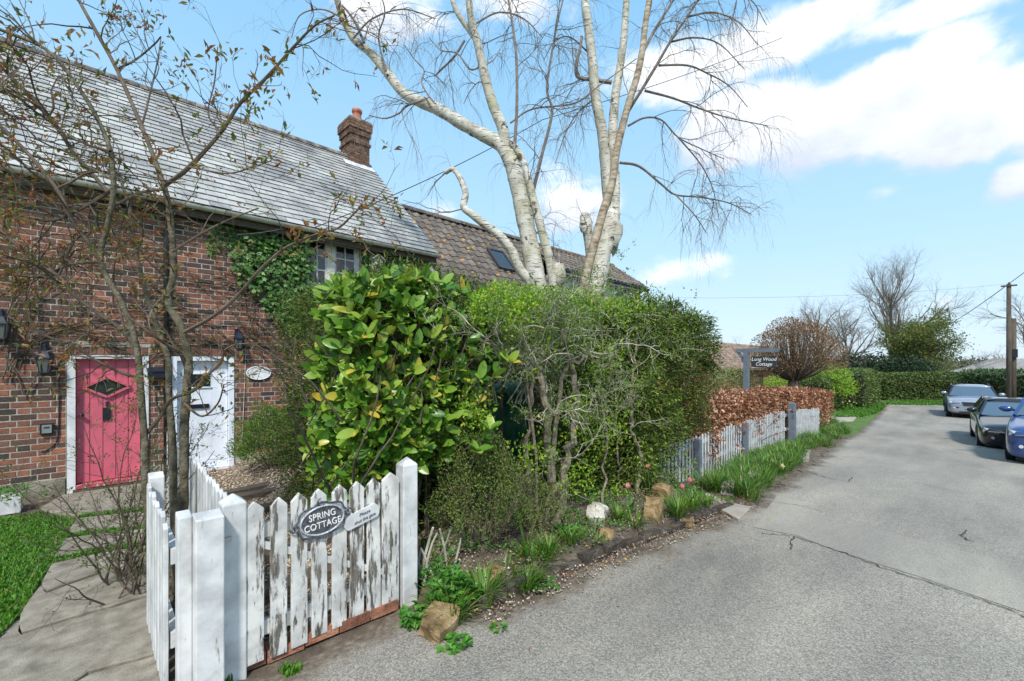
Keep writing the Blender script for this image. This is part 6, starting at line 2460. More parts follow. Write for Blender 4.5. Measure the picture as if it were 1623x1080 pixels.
def stone(u, v, sx__, sy__, sz__, mat, lab, seed, rot=0, tilt=0, sink=.3):
    rg_ = np.random.default_rng(seed)
    p = on_g(u, v)
    bm = bmesh.new()
    bmesh.ops.create_cube(bm, size=2)
    bmesh.ops.subdivide_edges(bm, edges=bm.edges[:], cuts=3, use_grid_fill=True)
    M3 = Matrix.Rotation(rot, 4, 'Z') @ Matrix.Rotation(tilt, 4, 'X')
    ph = rg_.uniform(0, 6, 6)
    for w in bm.verts:
        c_ = w.co.copy()
        l_ = c_.length
        c_ = c_ * (.80 + .20 / max(l_, .01) * 1.15)
        c_.x *= 1 + .16 * math.sin(2 * c_.y + ph[0]) + .1 * math.sin(3 * c_.z + ph[1])
        c_.y *= 1 + .18 * math.sin(2 * c_.x + ph[2])
        c_.z *= 1 + .16 * math.sin(1.7 * c_.x + ph[3]) + .10 * math.sin(2.3 * c_.y + ph[4])
        c_ += Vector(rg_.normal(0, .035, 3))
        c_ = Vector((c_.x * sx__, c_.y * sy__, c_.z * sz__))
        w.co = M3 @ c_ + Vector(p) + Vector((0, 0, sz__ * (1 - 2 * sink)))
    me = bpy.data.meshes.new('stone')
    bm.to_mesh(me)
    bm.free()
    me.attributes.new('rnd', 'FLOAT', 'POINT')
    me.materials.append(mat)
    o = link('stone', me)
    tag(o, lab, 'stone', 'stones edging the bed')


stone(694, 1000, .105, .085, .055, M_SAND, 'big flat-topped sandstone block in front of the hinge post', 1, .5, .25, .12)
stone(776, 930, .11, .07, .07, M_SAND, 'mossy brown stone behind the grassy clumps', 2, .2, .1)
stone(948, 820, .10, .08, .085, M_FLINT, 'white-faced rough stone at the foot of the hawthorn', 3, .4)
stone(1035, 815, .10, .08, .10, M_SAND, 'upright tan stone left of the tulip clump', 4, .3)
stone(1052, 788, .12, .08, .09, M_SAND, 'tan stone by the first grey picket', 5, .1)
stone(963, 850, .06, .05, .04, M_SAND, 'small orange-brown stone above the kerb', 6, .3)
stone(1156, 777, .14, .08, .07, M_FLINT, 'pale flat stone at the front of the daffodil verge', 7, .1)
stone(1195, 762, .10, .07, .08, M_FLINT, 'white rounded stone in the daffodil verge', 8, .2)
stone(1090, 832, .09, .05, .05, M_SAND, 'low brown stone at the end of the kerb', 9, .2)
# fallen leaves
M_DEAD = leafmat('fallen_leaf', [(0, (.22, .08, .03)), (.5, (.42, .16, .05)), (.8, (.50, .30, .05)), (1, (.28, .18, .10))], .6, .2)
ac = Acc()
xx = 1.6 + 4.2 * RNG.random(420)
yy = edge_y(xx) + RNG.normal(.12, .22, 420)
P_ = np.stack([xx, yy, np.where(yy < edge_y(xx) + .05, zr(xx) + .026, gz(xx, yy) + .015)], -1)
ac.leaves(P_, RNG.normal(0, 1, (420, 3)) * [1, 1, .15], RNG.normal(0, .3, (420, 3)) + [0, 0, 1], RNG.uniform(.012, .035, 420), RNG.uniform(.008, .02, 420))
o = ac.build('leaf_litter', M_DEAD)
o['kind'] = 'stuff'
tag(o, 'scattered dead brown leaves and scraps along the bed edge', 'leaf litter')

# ------------------------------------------------------------------ lawns and verges
def lawn(name, lab, poly_px, n, L, seed, mat, wd=(.004, .008), proj=on_g, outline=None):
    rg_ = np.random.default_rng(seed)
    PP = np.array([proj(u, v) for u, v in poly_px])[:, :2] if outline is None else np.array(outline)
    lo, hi = PP.min(0), PP.max(0)
    pts_ = []
    while len(pts_) < n:
        q = lo + (hi - lo) * rg_.random((n, 2))
        for a in q:
            if inpoly(a[0], a[1], PP):
                pts_.append(a)
                if len(pts_) >= n:
                    break
    P_ = np.array(pts_)
    P_ = np.column_stack([P_, gz(P_[:, 0], P_[:, 1]) - .012])
    a = rg_.uniform(0, 6.28, n)
    lean = np.stack([np.cos(a), np.sin(a), np.zeros(n)], -1) * rg_.uniform(.1, .7, n)[:, None]
    Ls = rg_.uniform(*L, n)[:, None]
    side = np.stack([-np.sin(a), np.cos(a), np.zeros(n)], -1) * rg_.uniform(*wd, n)[:, None]
    mid_ = P_ + (lean * .4 + [0, 0, .6]) * Ls
    tip_ = P_ + (lean + [0, 0, .85]) * Ls
    V = np.stack([P_ - side, P_ + side, mid_ + side * .8, mid_ - side * .8, tip_], 1).reshape(-1, 3)
    i = np.arange(n)[:, None] * 5
    ac_ = Acc().add(V, (i + np.array([[0, 1, 2, 3]])), (i + np.array([[3, 2, 4]])), np.repeat(rg_.random(n), 5))
    o = ac_.build(name, mat)
    o['kind'] = 'stuff'
    tag(o, lab, 'grass')


M_GRASS = leafmat('lawn_grass', [(0, (.045, .14, .010)), (.5, (.075, .22, .016)), (.9, (.13, .30, .03)), (1, (.26, .28, .07))], .5, .35)
V, T = flat_poly([on_g(u, v, -.005) for u, v in [(-420, 1090), (-260, 900), (-60, 830), (0, 822), (62, 810), (118, 822), (95, 872), (62, 925), (30, 975), (0, 1005), (-120, 1090)]])
o = Acc().add(V, None, T, .5).build('front_lawn', M_TURF)
o['kind'] = 'structure'
lawn('lawn_grass', 'short lush lawn left of the concrete path', [(-420, 1090), (-260, 900), (-60, 830), (0, 822), (62, 812), (118, 822), (95, 872), (62, 925), (30, 975), (0, 1005), (-120, 1090)], 26000, (.02, .05), 5, M_GRASS)
for k, (pl_, n_, lb_) in enumerate([([(100, 848), (115, 846), (246, 833), (246, 838), (180, 846), (104, 853)], 900, 'grass growing in the upper joint of the concrete path'),
                                 ([(82, 889), (96, 883), (190, 864), (246, 858), (246, 863), (158, 877), (86, 894)], 1000, 'grass growing in the second joint of the concrete path'),
                                 ([(110, 822), (128, 817), (246, 803), (246, 808), (126, 822)], 700, 'grass edging the pink door slab'),
                                 ([(246, 925), (256, 925), (262, 970), (250, 975)], 90, 'grass tuft at the fence foot halfway along'),
                                 ([(330, 1062), (352, 1055), (372, 1075), (350, 1095)], 120, 'grass tuft at the foot of the broad corner post'),
                                 ([(440, 1062), (470, 1052), (480, 1062), (455, 1072)], 70, 'mossy tuft below the brick threshold')]):
    lawn('joint_grass', lb_, pl_, n_, (.02, .06), 140 + k, M_GRASS)
VG = [([(1098, 775), (1110, 768), (1170, 735), (1230, 706), (1262, 712), (1277, 720), (1222, 768), (1195, 790), (1150, 790)], 'long grass verge below the pale grey fence with daffodils', 84),
      ([(1250, 705), (1290, 672), (1325, 664), (1343, 688), (1326, 704), (1292, 716)], 'long grass verge beyond the tall grey gate post', 46)]
for vi, (pl_, lb_, nc) in enumerate(VG):
    o = thing('verge_grass', lb_, 'grass', on_g(*pl_[3]))
    ac = Acc()
    random.seed(150 + vi)
    PP = np.array([on_g(u, v)[:2] for u, v in pl_])
    lo, hi = PP.min(0), PP.max(0)
    c_ = 0
    while c_ < nc:
        q = lo + (hi - lo) * RNG.random(2)
        if inpoly(q[0], q[1], PP):
            blades(ac, (q[0], q[1], float(gz(*q))), 95, (.14, .32) if vi == 0 else (.16, .34), (.006, .013), .95, 1.1, 160 + c_ + 100 * vi, .16)
            c_ += 1
    ac.build('blades', M_BLADE, o, kind='stuff')
M_DAFF = leafmat('daffodil', [(0, (.75, .68, .30)), (1, (.80, .76, .50))], .5, .3)
for i, (u, v, lab) in enumerate([(1223, 731, 'pale daffodil flower in the verge grass'), (1239, 739, 'second pale daffodil lower in the verge grass')]):
    p = on_g(u, v + 14)
    tp_ = on_y(u, v, p[1])
    o = thing('daffodil', lab, 'daffodil', p, 'daffodils in the verge')
    Acc().tube([p, tp_], .005, 5).build('stem', M_TSTEM, o)
    for k in range(6):
        a = k * math.pi / 3
        ac = Acc()
        ac.leaves(np.array([tp_]), np.array([[math.cos(a) * .5 - .2, math.cos(a) * -.4 - .2, math.sin(a)]]), np.array([[-.7, -.7, .1]]), .05, .035)
        ac.build('petal', M_DAFF, o)
    Acc().tube([tp_, tp_ + (-.03, -.02, 0)], [.012, .018], 8).build('trumpet', M_DAFF, o)

# planter by the wall
p = on_g(10, 812)
pt = thing('planter', 'white trough planter with green plants by the plinth', 'planter', (p[0], 7.55, GZC))
Acc().box(-1.55, -.55, 7.45, 7.70, GZC - .02, GZC + .16).build('trough', M_WHITE, pt)
ac = Acc()
P_ = np.stack([RNG.uniform(-1.55, -.5, 700), RNG.uniform(7.42, 7.72, 700), GZC + .13 + .12 * RNG.random(700)], -1)
foliage(ac, P_, np.tile([0, -.3, .7], (700, 1)), (.03, .06), (.015, .03), .5, .3, 0, .8)
ac.build('leaves', M_WEED, pt, kind='stuff')

# ------------------------------------------------------------------ copper beech hedge over the grey fence
M_BEECH = leafmat('dry_beech_leaf', [(0, (.14, .052, .024)), (.3, (.27, .105, .05)), (.6, (.41, .19, .10)), (.85, (.54, .31, .19)), (1, (.66, .46, .34))], .45, .25)
bh = thing('beech_hedge', 'copper brown beech hedge above the pale grey fence', 'hedge', (12, 3.4, -.3))
core = Acc()
la = Acc()
st = Acc()
rng = np.random.default_rng(81)
btop = lambda x: np.interp(x, [7.2, 8.0, 11.5, 15, 18.4], [.72, .82, .86, .72, .52])
n = 15000
xs_ = 7.15 + 11.0 * rng.random(n) ** .92
face = rng.random(n)
zt_ = btop(xs_) + .05 * np.sin(xs_ * 3.1) + .03 * np.sin(xs_ * 7)
zb_ = gz(xs_, 3.0) + .15
yf = 2.99 + .05 * np.sin(xs_ * 4.3 + 1)
z_ = zb_ + (zt_ - zb_) * np.sqrt(rng.random(n))
y_ = yf + .22 * rng.random(n) ** 2
topm = face < .4
y_ = np.where(topm, yf + .85 * rng.random(n), y_)
z_ = np.where(topm, zt_ - .16 * rng.random(n) ** 2, z_)
N_ = np.where(topm[:, None], np.array([[0, -.2, 1.0]]), np.array([[-.2, -1.0, .2]]))
endm = rng.random(n) < .10
xs_ = np.where(endm, 7.12 + .15 * rng.random(n), xs_)
y_ = np.where(endm, 3.0 + .8 * rng.random(n), y_)
P_ = np.stack([xs_, y_, z_], -1)
foliage(la, P_, N_, (.05, .10), (.03, .06), .5, .0, .25, .8, None, .3)
# sprays poking through and over the pickets
sx2 = 7.2 + 5 * rng.random(700) ** 1.5
P2 = np.stack([sx2, rng.uniform(2.78, 2.9, 700), fz(sx2) + .05 - .55 * rng.random(700) ** 2.2], -1)
keep = np.sin(sx2 * 5.3) + np.sin(sx2 * 11) > .35
foliage(la, P2[keep], np.tile([0, -1, 0.], (keep.sum(), 1)), (.05, .09), (.03, .055), .5, 0, .4, .8, None, .3)
la.build('leaves', M_BEECH, bh, kind='stuff')
for k in range(190):
    x = rng.uniform(7.2, 18)
    w = wander((x, rng.uniform(3.1, 3.6), float(gz(x, 3.3))), (rng.normal(0, .25), rng.normal(0, .2), 1), float(btop(x) - gz(x, 3.3)) * rng.uniform(.7, 1.0), 7, .14)
    st.tube(w, np.linspace(.011, .003, len(w)), 4, cap=False)
    ramify(st, w, .006, .002, 0, [(7, (.1, .35), .25, .9, (0, 0, .02), 4)], [])
st.build('stems', M_BARKR, bh, kind='stuff')

# pale variegated shrub and bright shrub behind
M_VARI = leafmat('variegated_leaf', [(0, (.12, .17, .05)), (.5, (.26, .28, .10)), (1, (.42, .40, .20))], .5, .3)
p = on_y(1158, 640, 6.5)
round_shrub('variegated_shrub', 'pale yellow-green shrub left of the hanging sign', (p[0], 6.5, -.7), 1.15, 2.0, 5200, M_VARI, (.06, .12), (.025, .05), 201)
M_LIME = leafmat('lime_leaf', [(0, (.14, .28, .02)), (.5, (.24, .42, .03)), (1, (.38, .50, .06))], .5, .35)
p = on_y(1312, 610, 5.0)
round_shrub('lime_shrub', 'bright lime green shrub right of the domed tree', (p[0], 5.0, -.95), 1.15, 2.35, 4200, M_LIME, (.07, .13), (.04, .07), 202)
p = on_y(1238, 610, 7.0)
round_shrub('lime_shrub', 'bright green shrub glimpsed below the domed tree', (p[0], 7.0, -.9), 1.0, 1.7, 2400, M_LIME, (.07, .13), (.04, .07), 203)

# domed copper tree
random.seed(83)
DD = 16.0
db = at_d(1258, 612, DD)
db[2] = float(gz(db[0], db[1])) - .05
dt = thing('domed_tree', 'clipped dome-shaped tree with bronze buds behind the beech hedge', 'tree', db)
tr, br, tp = Acc(), Acc(), []
fork = at_d(1258, 606, DD)
tr.tube([db, (db + fork) / 2 + (.02, 0, 0), fork, fork + (0, 0, .12)], [.24, .2, .19, .12], 9)
tr.build('trunk', M_BARKR, dt, True)
cen = at_d(1258, 575, DD)
RW = 67 * DD / F * .92
RH = at_d(1258, 507, DD)[2] - cen[2]
for k in range(190):
    a = random.uniform(0, 6.28)
    e_ = random.uniform(.0, 1.5)
    d = np.array([math.cos(a) * math.cos(e_), math.sin(a) * math.cos(e_), math.sin(e_)])
    end = cen + d * np.array([RW, RW, RH]) * random.uniform(.82, .94)
    mid_ = fork + (end - fork) * .5 + d * np.array([.25, .25, .0]) + RNG.normal(0, .06, 3)
    S_ = smooth_path(np.array([fork, mid_, end]), 6)
    br.tube(S_, np.linspace(.022, .004, len(S_)), 4, cap=False)
    ramify(br, S_[3:-2], .007, .004, 0, [(6, (.12, .3), .2, .6, (0, 0, .02), 4), (8, (.06, .16), .2, .6, (0, 0, .0), 3)], tp)
br.build('branches', M_BARKR, dt)
la = Acc()
d = unit(RNG.normal(0, 1, (9500, 3)))
d[:, 2] = np.abs(d[:, 2]) * 1.3 - .3 * RNG.random(9500)
d = unit(d)
lum = 1 + .07 * np.sin(d[:, 0] * 6 + 1) * np.sin(d[:, 1] * 5) + .05 * np.sin(d[:, 2] * 9 + d[:, 0] * 8)
P_ = cen + d * np.array([RW, RW, RH]) * lum[:, None] * (1 - .3 * RNG.random(9500) ** 2)[:, None]
M_BUD = leafmat('bronze_bud', [(0, (.16, .085, .045)), (.6, (.30, .16, .09)), (1, (.30, .26, .12))], .6, .2)
foliage(la, P_, d, (.04, .09), (.02, .04), .8, .3, 0, .5)
la.build('buds', M_BUD, dt, kind='stuff')

# clipped green hedges along the far lane
M_PRIVET = leafmat('privet_leaf', [(0, (.05, .095, .018)), (.5, (.09, .155, .03)), (.9, (.16, .23, .05)), (1, (.24, .20, .08))], .5, .25)


def clipped(label, x0, x1, y0, y1, z0, z1, n, L, Wd, mat, seed, ang=0.0, piv=None):
    o = thing('clipped_hedge', label, 'hedge', ((x0 + x1) / 2, (y0 + y1) / 2, z0), 'clipped hedges at the far end of the lane')
    P_, N_ = box_shell(x0, x1, y0, y1, z0, z1, n, .18, ('front', 'left', 'top', 'right', 'back'), .12, seed)
    edge = np.minimum(np.minimum(P_[:, 0] - x0, x1 - P_[:, 0]), np.minimum(P_[:, 1] - y0, y1 - P_[:, 1]))
    P_[:, 2] -= np.clip(.3 - edge, 0, .3) ** 2 * 2.2 * (P_[:, 2] > z1 - .5)
    cr = np.array([(x0 + .2, y0 + .2, z0), (x1 - .2, y0 + .2, z0), (x1 - .2, y1 - .2, z0), (x0 + .2, y1 - .2, z0)])
    if ang:
        ca_, sa_ = math.cos(ang), math.sin(ang)
        R_ = np.array([[ca_, -sa_, 0], [sa_, ca_, 0], [0, 0, 1]])
        pv = np.array([*(piv or (x0, y0)), 0])
        P_ = (P_ - pv) @ R_.T + pv
        N_ = N_ @ R_.T
        cr = (cr - pv) @ R_.T + pv
    la_ = Acc()
    foliage(la_, P_, N_, L, Wd, .6, .2, 0, .8)
    la_.build('foliage', mat, o, kind='stuff')
    Acc().prism(cr, (0, 0, z1 - z0 - .25)).build('dark_core', M_CORE, o)
    return o


a = on_z(1345, 645, -.98)
clipped('lower clipped green hedge beside the far lawn', a[0] - 4.0, a[0] + 1.4, a[1] + .3, a[1] + 1.6, -1.1, .75, 5200, (.08, .15), (.05, .09), M_PRIVET, 211)
a = on_z(1395, 641, -1.05)
clipped('taller clipped hedge where the lane bends', a[0] - 3.5, a[0] + 2.5, a[1] + .25, a[1] + 2.6, -1.15, 1.02, 6500, (.09, .17), (.05, .10), M_PRIVET, 212)
a, c = on_z(1405, 634, -1.1), on_z(1580, 634, -1.1)
ang = math.atan2(c[1] - a[1], c[0] - a[0])
ln = np.linalg.norm((c - a)[:2])
clipped('long clipped hedge across the end of the lane', a[0], a[0] + ln + 2, a[1], a[1] + 1.4, -1.15, .70, 10500, (.10, .18), (.06, .11), M_PRIVET, 213, ang, (a[0], a[1]))
FH = (a, c)
a = on_z(1568, 640, -1.1)
c = on_z(1760, 655, -1.0)
ang2 = math.atan2(c[1] - a[1], c[0] - a[0])
M_LAUR2 = leafmat('dark_laurel_leaf', [(0, (.025, .06, .015)), (.6, (.05, .11, .025)), (1, (.14, .20, .07))], .3, .15, .5)
clipped('dark laurel hedge behind the parked cars', a[0] - 2.0, a[0] + np.linalg.norm((c - a)[:2]), a[1] - .2, a[1] + 1.4, -1.15, .98, 7000, (.10, .18), (.06, .10), M_LAUR2, 214, ang2, (a[0], a[1]))

# far lawns
for k, (pl_, n_, lb_) in enumerate([([(1335, 648), (1360, 640), (1398, 639), (1404, 645), (1388, 656), (1360, 662), (1322, 662)], 9000, 'small bright lawn beyond the beech hedge'),
                                 ([(1404, 642), (1404, 630), (1500, 630), (1560, 636), (1545, 643), (1460, 643)], 5000, 'bright green verge below the far hedge')]):
    lawn('far_grass', lb_, pl_, n_, (.07, .15), 220 + k, M_GRASS, (.02, .035))
la = Acc()
pts = np.array([on_g(random.gauss(1345, 9), random.gauss(640, 3), .15) for _ in range(60)])
for i, p in enumerate(pts[:40]):
    pass
for k, (u, v, lab) in enumerate([(1340, 646, 'clump of pale daffodils on the small lawn'), (1490, 634, 'clump of yellow daffodils below the far hedge')]):
    p = on_g(u, v)
    o = thing('daffodil_clump', lab, 'daffodils', p, 'distant daffodil clumps')
    ac = Acc()
    for q in range(10):
        blades(ac, p + np.append(RNG.normal(0, .35, 2), 0), 16, (.25, .4), (.02, .03), .7, 1.1, 230 + q, .1)
    ac.build('leaves', M_BLADE, o, kind='stuff')
    fl_ = Acc()
    q = p + np.column_stack([RNG.normal(0, .45, (46, 2)), RNG.uniform(.28, .42, 46)])
    foliage(fl_, q, np.tile([-.7, -.7, .3], (46, 1)), (.06, .09), (.06, .09), .2, 0, 0, .8)
    fl_.build('flowers', M_DAFF, o, kind='stuff')

# ------------------------------------------------------------------ far trees
def bare_tree(label, u, vb, D, H, spread, seed, trunk_r, mat=M_TWIG, nl=9, leaf=None, nleaf=0, lsize=(.1, .2), ivy=0, fork=.3, upw=.05, group='trees at the end of the lane', zb=None):
    random.seed(seed)
    base = at_d(u, vb, D)
    base[2] = -1.3 if zb is None else zb
    o = thing('bare_tree' if not leaf else 'leafing_tree', label, 'tree', base, group)
    tr, br, tp = Acc(), Acc(), []
    w = wander(base, (random.gauss(0, .04), random.gauss(0, .04), 1), H * .8, 12, .05, (0, 0, .05))
    R_ = np.linspace(trunk_r, trunk_r * .2, len(w))
    tr.tube(w, R_, 8)
    sp = [(1.1 * 10 / H, (.14 * H, .3 * H), .16, .7, (0, 0, upw), 8), (2.8 * 10 / H, (.08 * H, .18 * H), .18, .6, (0, 0, upw * .6), 6), (7.0 * 10 / H, (.03 * H, .09 * H), .2, .6, (0, 0, .02), 4)]
    for k in range(nl):
        f_ = random.uniform(fork, .95)
        i = int(f_ * (len(w) - 1))
        a = k * 2.4 + random.uniform(-.4, .4)
        sp_ = spread * random.uniform(.7, 1.15)
        d = np.array([math.cos(a) * sp_, math.sin(a) * sp_, 1.0])
        L = H * (1 - f_ * .62) * random.uniform(.55, .8)
        b_ = wander(w[i], d, L, 10, .10, (0, 0, upw))
        r0 = max(R_[i] * .55, .03)
        br.tube(b_, np.linspace(r0, .025, len(b_)), 6, cap=False)
        ramify(br, b_, r0 * .6, .03, 0, sp, tp)
    tr.build('trunk', M_BARK, o, True)
    br.build('branches', mat, o)
    if leaf:
        la_ = Acc()
        P_, D_ = clusters(tp, nleaf, 0)
        scatter_leaves(la_, P_, D_, 3, lsize, (lsize[0] * .5, lsize[1] * .55), .25)
        la_.build('leaves', leaf, o, kind='stuff')
    if ivy:
        la_ = Acc()
        q = w[RNG.integers(1, 9, ivy)] + RNG.normal(0, .35, (ivy, 3)) * [1, 1, 1.6]
        foliage(la_, q, unit(RNG.normal(0, 1, (ivy, 3))), (.14, .26), (.1, .2), .6, 0, 0, .6)
        la_.build('ivy', M_IVY, o, kind='stuff')
    return o


M_OLIVE = leafmat('olive_spring_leaf', [(0, (.08, .11, .02)), (.5, (.14, .18, .03)), (1, (.24, .26, .06))], .6, .3)
bare_tree('tallest bare tree rising above the far hedge', 1415, 600, 46, 12.6, .72, 301, .34, nl=24, fork=.22, upw=.07)
bare_tree('spreading bare tree with ivy-clad trunk left of the tallest', 1300, 600, 40, 8.6, 1.0, 302, .30, nl=18, ivy=420, fork=.25, upw=.03)
bare_tree('bare tree between the ivy-clad and the tallest tree', 1350, 600, 48, 9.0, .8, 303, .24, nl=15, fork=.25, upw=.03)
bare_tree('olive green leafing tree right of the tallest bare tree', 1455, 605, 42, 6.8, .95, 304, .26, nl=22, leaf=M_OLIVE, nleaf=5200, fork=.10, upw=.02, lsize=(.12, .28))
bare_tree('bare tree at the right edge behind the pole', 1650, 600, 30, 7.6, .9, 305, .22, nl=9, fork=.35, upw=.0)
bare_tree('small faint bare tree above the bungalow roof', 1153, 560, 55, 5.2, .5, 306, .12, nl=6, fork=.3)
bare_tree('low bare tree on the skyline above the barn', 1555, 590, 70, 4.4, .9, 307, .2, nl=9, fork=.2)
bare_tree('low hazy bare tree at the far right skyline', 1590, 590, 75, 4.6, .9, 308, .2, nl=9, fork=.2)
M_DARKC = leafmat('dark_evergreen', [(0, (.012, .03, .014)), (.6, (.03, .06, .025)), (1, (.06, .10, .04))], .6, .1)
for (u, D, w_, h_, lab, sd_) in ((1388, 40, 1.9, 3.4, 'dark evergreen bush left of the olive tree', 311), (1440, 39, 2.2, 3.0, 'dark evergreen bush under the olive tree', 312), (1345, 42, 2.0, 3.6, 'dark evergreen mass behind the tall clipped hedge', 313)):
    p = at_d(u, 600, D)
    round_shrub('evergreen_bush', lab, (p[0], p[1], -1.2), w_, h_, 3600, M_DARKC, (.15, .3), (.08, .15), sd_, nst=10, group='evergreens beyond the far hedge')
# far wooded rise
la = Acc()
n = 9000
u_ = RNG.uniform(1080, 1660, n)
D_ = RNG.uniform(95, 130, n)
P_ = []
for u, d in zip(u_, D_):
    q = at_d(u, 574, d)
    h = 1.2 + 2.4 * (.5 + .5 * math.sin(q[0] * .31)) * (.6 + .4 * math.sin(q[1] * .23 + 1)) + random.random() * .8
    q[2] = -1.2 + h * random.random() ** .6
    P_.append(q)
M_FARW = leafmat('far_wood', [(0, (.10, .10, .075)), (.6, (.16, .16, .11)), (1, (.22, .22, .13))], .8, .2)
foliage(la, np.array(P_), np.tile([-.7, -.7, .4], (n, 1)), (.5, 1.1), (.3, .7), .5, .3, 0, .8)
o = la.build('far_wood', M_FARW)
o['kind'] = 'stuff'
tag(o, 'faint grey-brown wood along the skyline', 'woodland')

# ------------------------------------------------------------------ barn roof, poles and wires
M_BARN = pm('grey_sheet_roof', [(.17, .165, .16), (.30, .29, .28)], 2, 6, rough=.8, bmp=.3, vary=.1, stretch=(1, 6, 1))
DB = 33.0
pts = [at_d(1500, 592, DB), at_d(1575, 569, DB + 3), at_d(1700, 571, DB + 9), at_d(1690, 596, DB + 3)]
bn = thing('barn', 'low barn with grey sheet roof behind the laurel hedge', 'barn', pts[0] * [1, 1, 0] + [0, 0, -1.15])
for i in range(8):
    a0, a1 = i / 8, (i + .98) / 8
    lo0, lo1 = pts[0] + (pts[3] - pts[0]) * a0, pts[0] + (pts[3] - pts[0]) * a1
    hi0, hi1 = pts[1] + (pts[2] - pts[1]) * a0, pts[1] + (pts[2] - pts[1]) * a1
    Acc().prism([lo0, lo1, hi1, hi0], (0, 0, .06)).build('roof_sheet', M_BARN, bn)
Acc().prism([pts[0] + (.3, .3, -.02), pts[3] + (-.3, .3, -.02), pts[2] + (0, 0, -.05), pts[1] + (0, 0, -.05)], (0, 0, -2.0)).build('wall', M_BOARD, bn)
M_POLE = pm('pole_timber', [(.06, .048, .038), (.13, .105, .08)], 8, stretch=(1, 1, .2), rough=.9, vary=.05)
DP = 24.0
pt_ = at_d(1599, 450, DP)
po = thing('telegraph_pole', 'tall wooden telegraph pole at the right edge', 'pole', (pt_[0], pt_[1], -1.15))
Acc().tube([(pt_[0], pt_[1], -1.2), (pt_[0], pt_[1], pt_[2])], [.115, .09], 10).build('shaft', M_POLE, po, True)
Acc().tube([pt_ + (0, 0, -.03), pt_ + (0, 0, .08)], [.04, .03], 8).build('insulator', M_BLACK, po)
Acc().box(pt_[0] - .12, pt_[0] - .02, pt_[1] - .3, pt_[1] + .3, pt_[2] - .16, pt_[2] - .08).build('bracket', M_POLE, po)
q_ = at_d(1606, 505, DP + .7)
po2 = thing('telegraph_pole', 'shorter wooden stub pole just behind the tall one', 'pole', (q_[0], q_[1], -1.15))
Acc().tube([(q_[0], q_[1], -1.2), tuple(q_)], [.13, .12], 10).build('shaft', M_POLE, po2, True)
bq = at_d(1607, 560, DP + .6)
Acc().box(bq[0] - .14, bq[0] + .14, bq[1] - .14, bq[1] + .14, bq[2] - .25, bq[2] + .22).build('junction_box', M_BLACK, po2)


def wire(a_, b_, sag, lab, r=.012, mat=M_BLACK):
    t_ = np.linspace(0, 1, 30)[:, None]
    P_ = a_ + (b_ - a_) * t_ - np.array([0, 0, 1]) * sag * 4 * t_ * (1 - t_)
    o = Acc().tube(P_, r, 5, cap=False).build('overhead_wire', mat)
    tag(o, lab, 'wire', 'overhead wires')


M_WIRE = plain('grey_wire', (.10, .11, .13), .6)
wire(pt_, at_d(1420, 545, 55), .8, 'wire from the tall pole down towards the olive tree', .022, M_WIRE)
wire(pt_, at_d(1640, 420, 22), .0, 'wire leaving the tall pole at the right edge', .018, M_WIRE)
wire(pt_, at_d(1040, 472, 19), .25, 'long faint wire from the tall pole to the tiled house', .005, M_WIRE)
wire(wp(470, 372, YF - .2), at_d(860, 190, 9.5), .12, 'thin wire from the cottage eaves up through the birches', .008, M_BLACK)
wire(wp(376, 372, YF - .2), wp(465, 358, YF - .25), .03, 'short slack wire under the cottage gutter', .006, M_WIRE)
wire(at_d(860, 190, 9.5), at_d(1240, 60, 12), .1, 'thin wire continuing between the birch stems', .008, M_BLACK)

# ------------------------------------------------------------------ parked cars
M_TYRE = plain('tyre_rubber', (.014, .014, .015), .85)
M_RIM = plain('alloy_rim', (.30, .31, .33), .3, .8)
M_CARG = glassmat('car_glass', (.05, .06, .07), .03)
M_CARG.node_tree.nodes['Principled BSDF'].inputs['Metallic'].default_value = .0
M_CARG.node_tree.nodes['Principled BSDF'].inputs['IOR'].default_value = 3.6
M_CARG.node_tree.nodes['Principled BSDF'].inputs['Specular IOR Level'].default_value = .5
M_LAMP = glassmat('headlamp_lens', (.55, .58, .62), .08)
M_TRIM = plain('black_trim', (.018, .019, .022), .5)
M_CHROME = plain('chrome', (.6, .61, .63), .15, 1.0)
M_PLATE = plain('number_plate', (.75, .75, .72), .4)


def carpaint(name, col):
    m, t, b = newmat(name)
    v = coords(t)
    c_ = ramp(t, nz(t, v, 400, 2), [(.3, tuple(x * .85 for x in col)), (.7, tuple(x * 1.15 for x in col))])
    t.links.new(c_, b.inputs['Base Color'])
    b.inputs['Metallic'].default_value = .35
    b.inputs['Roughness'].default_value = .28
    b.inputs['Coat Weight'].default_value = 1.0
    b.inputs['Coat Roughness'].default_value = .03
    return m


def eval_mesh(o):
    dg = bpy.context.evaluated_depsgraph_get()
    dg.update()
    return bpy.data.meshes.new_from_object(o.evaluated_get(dg))


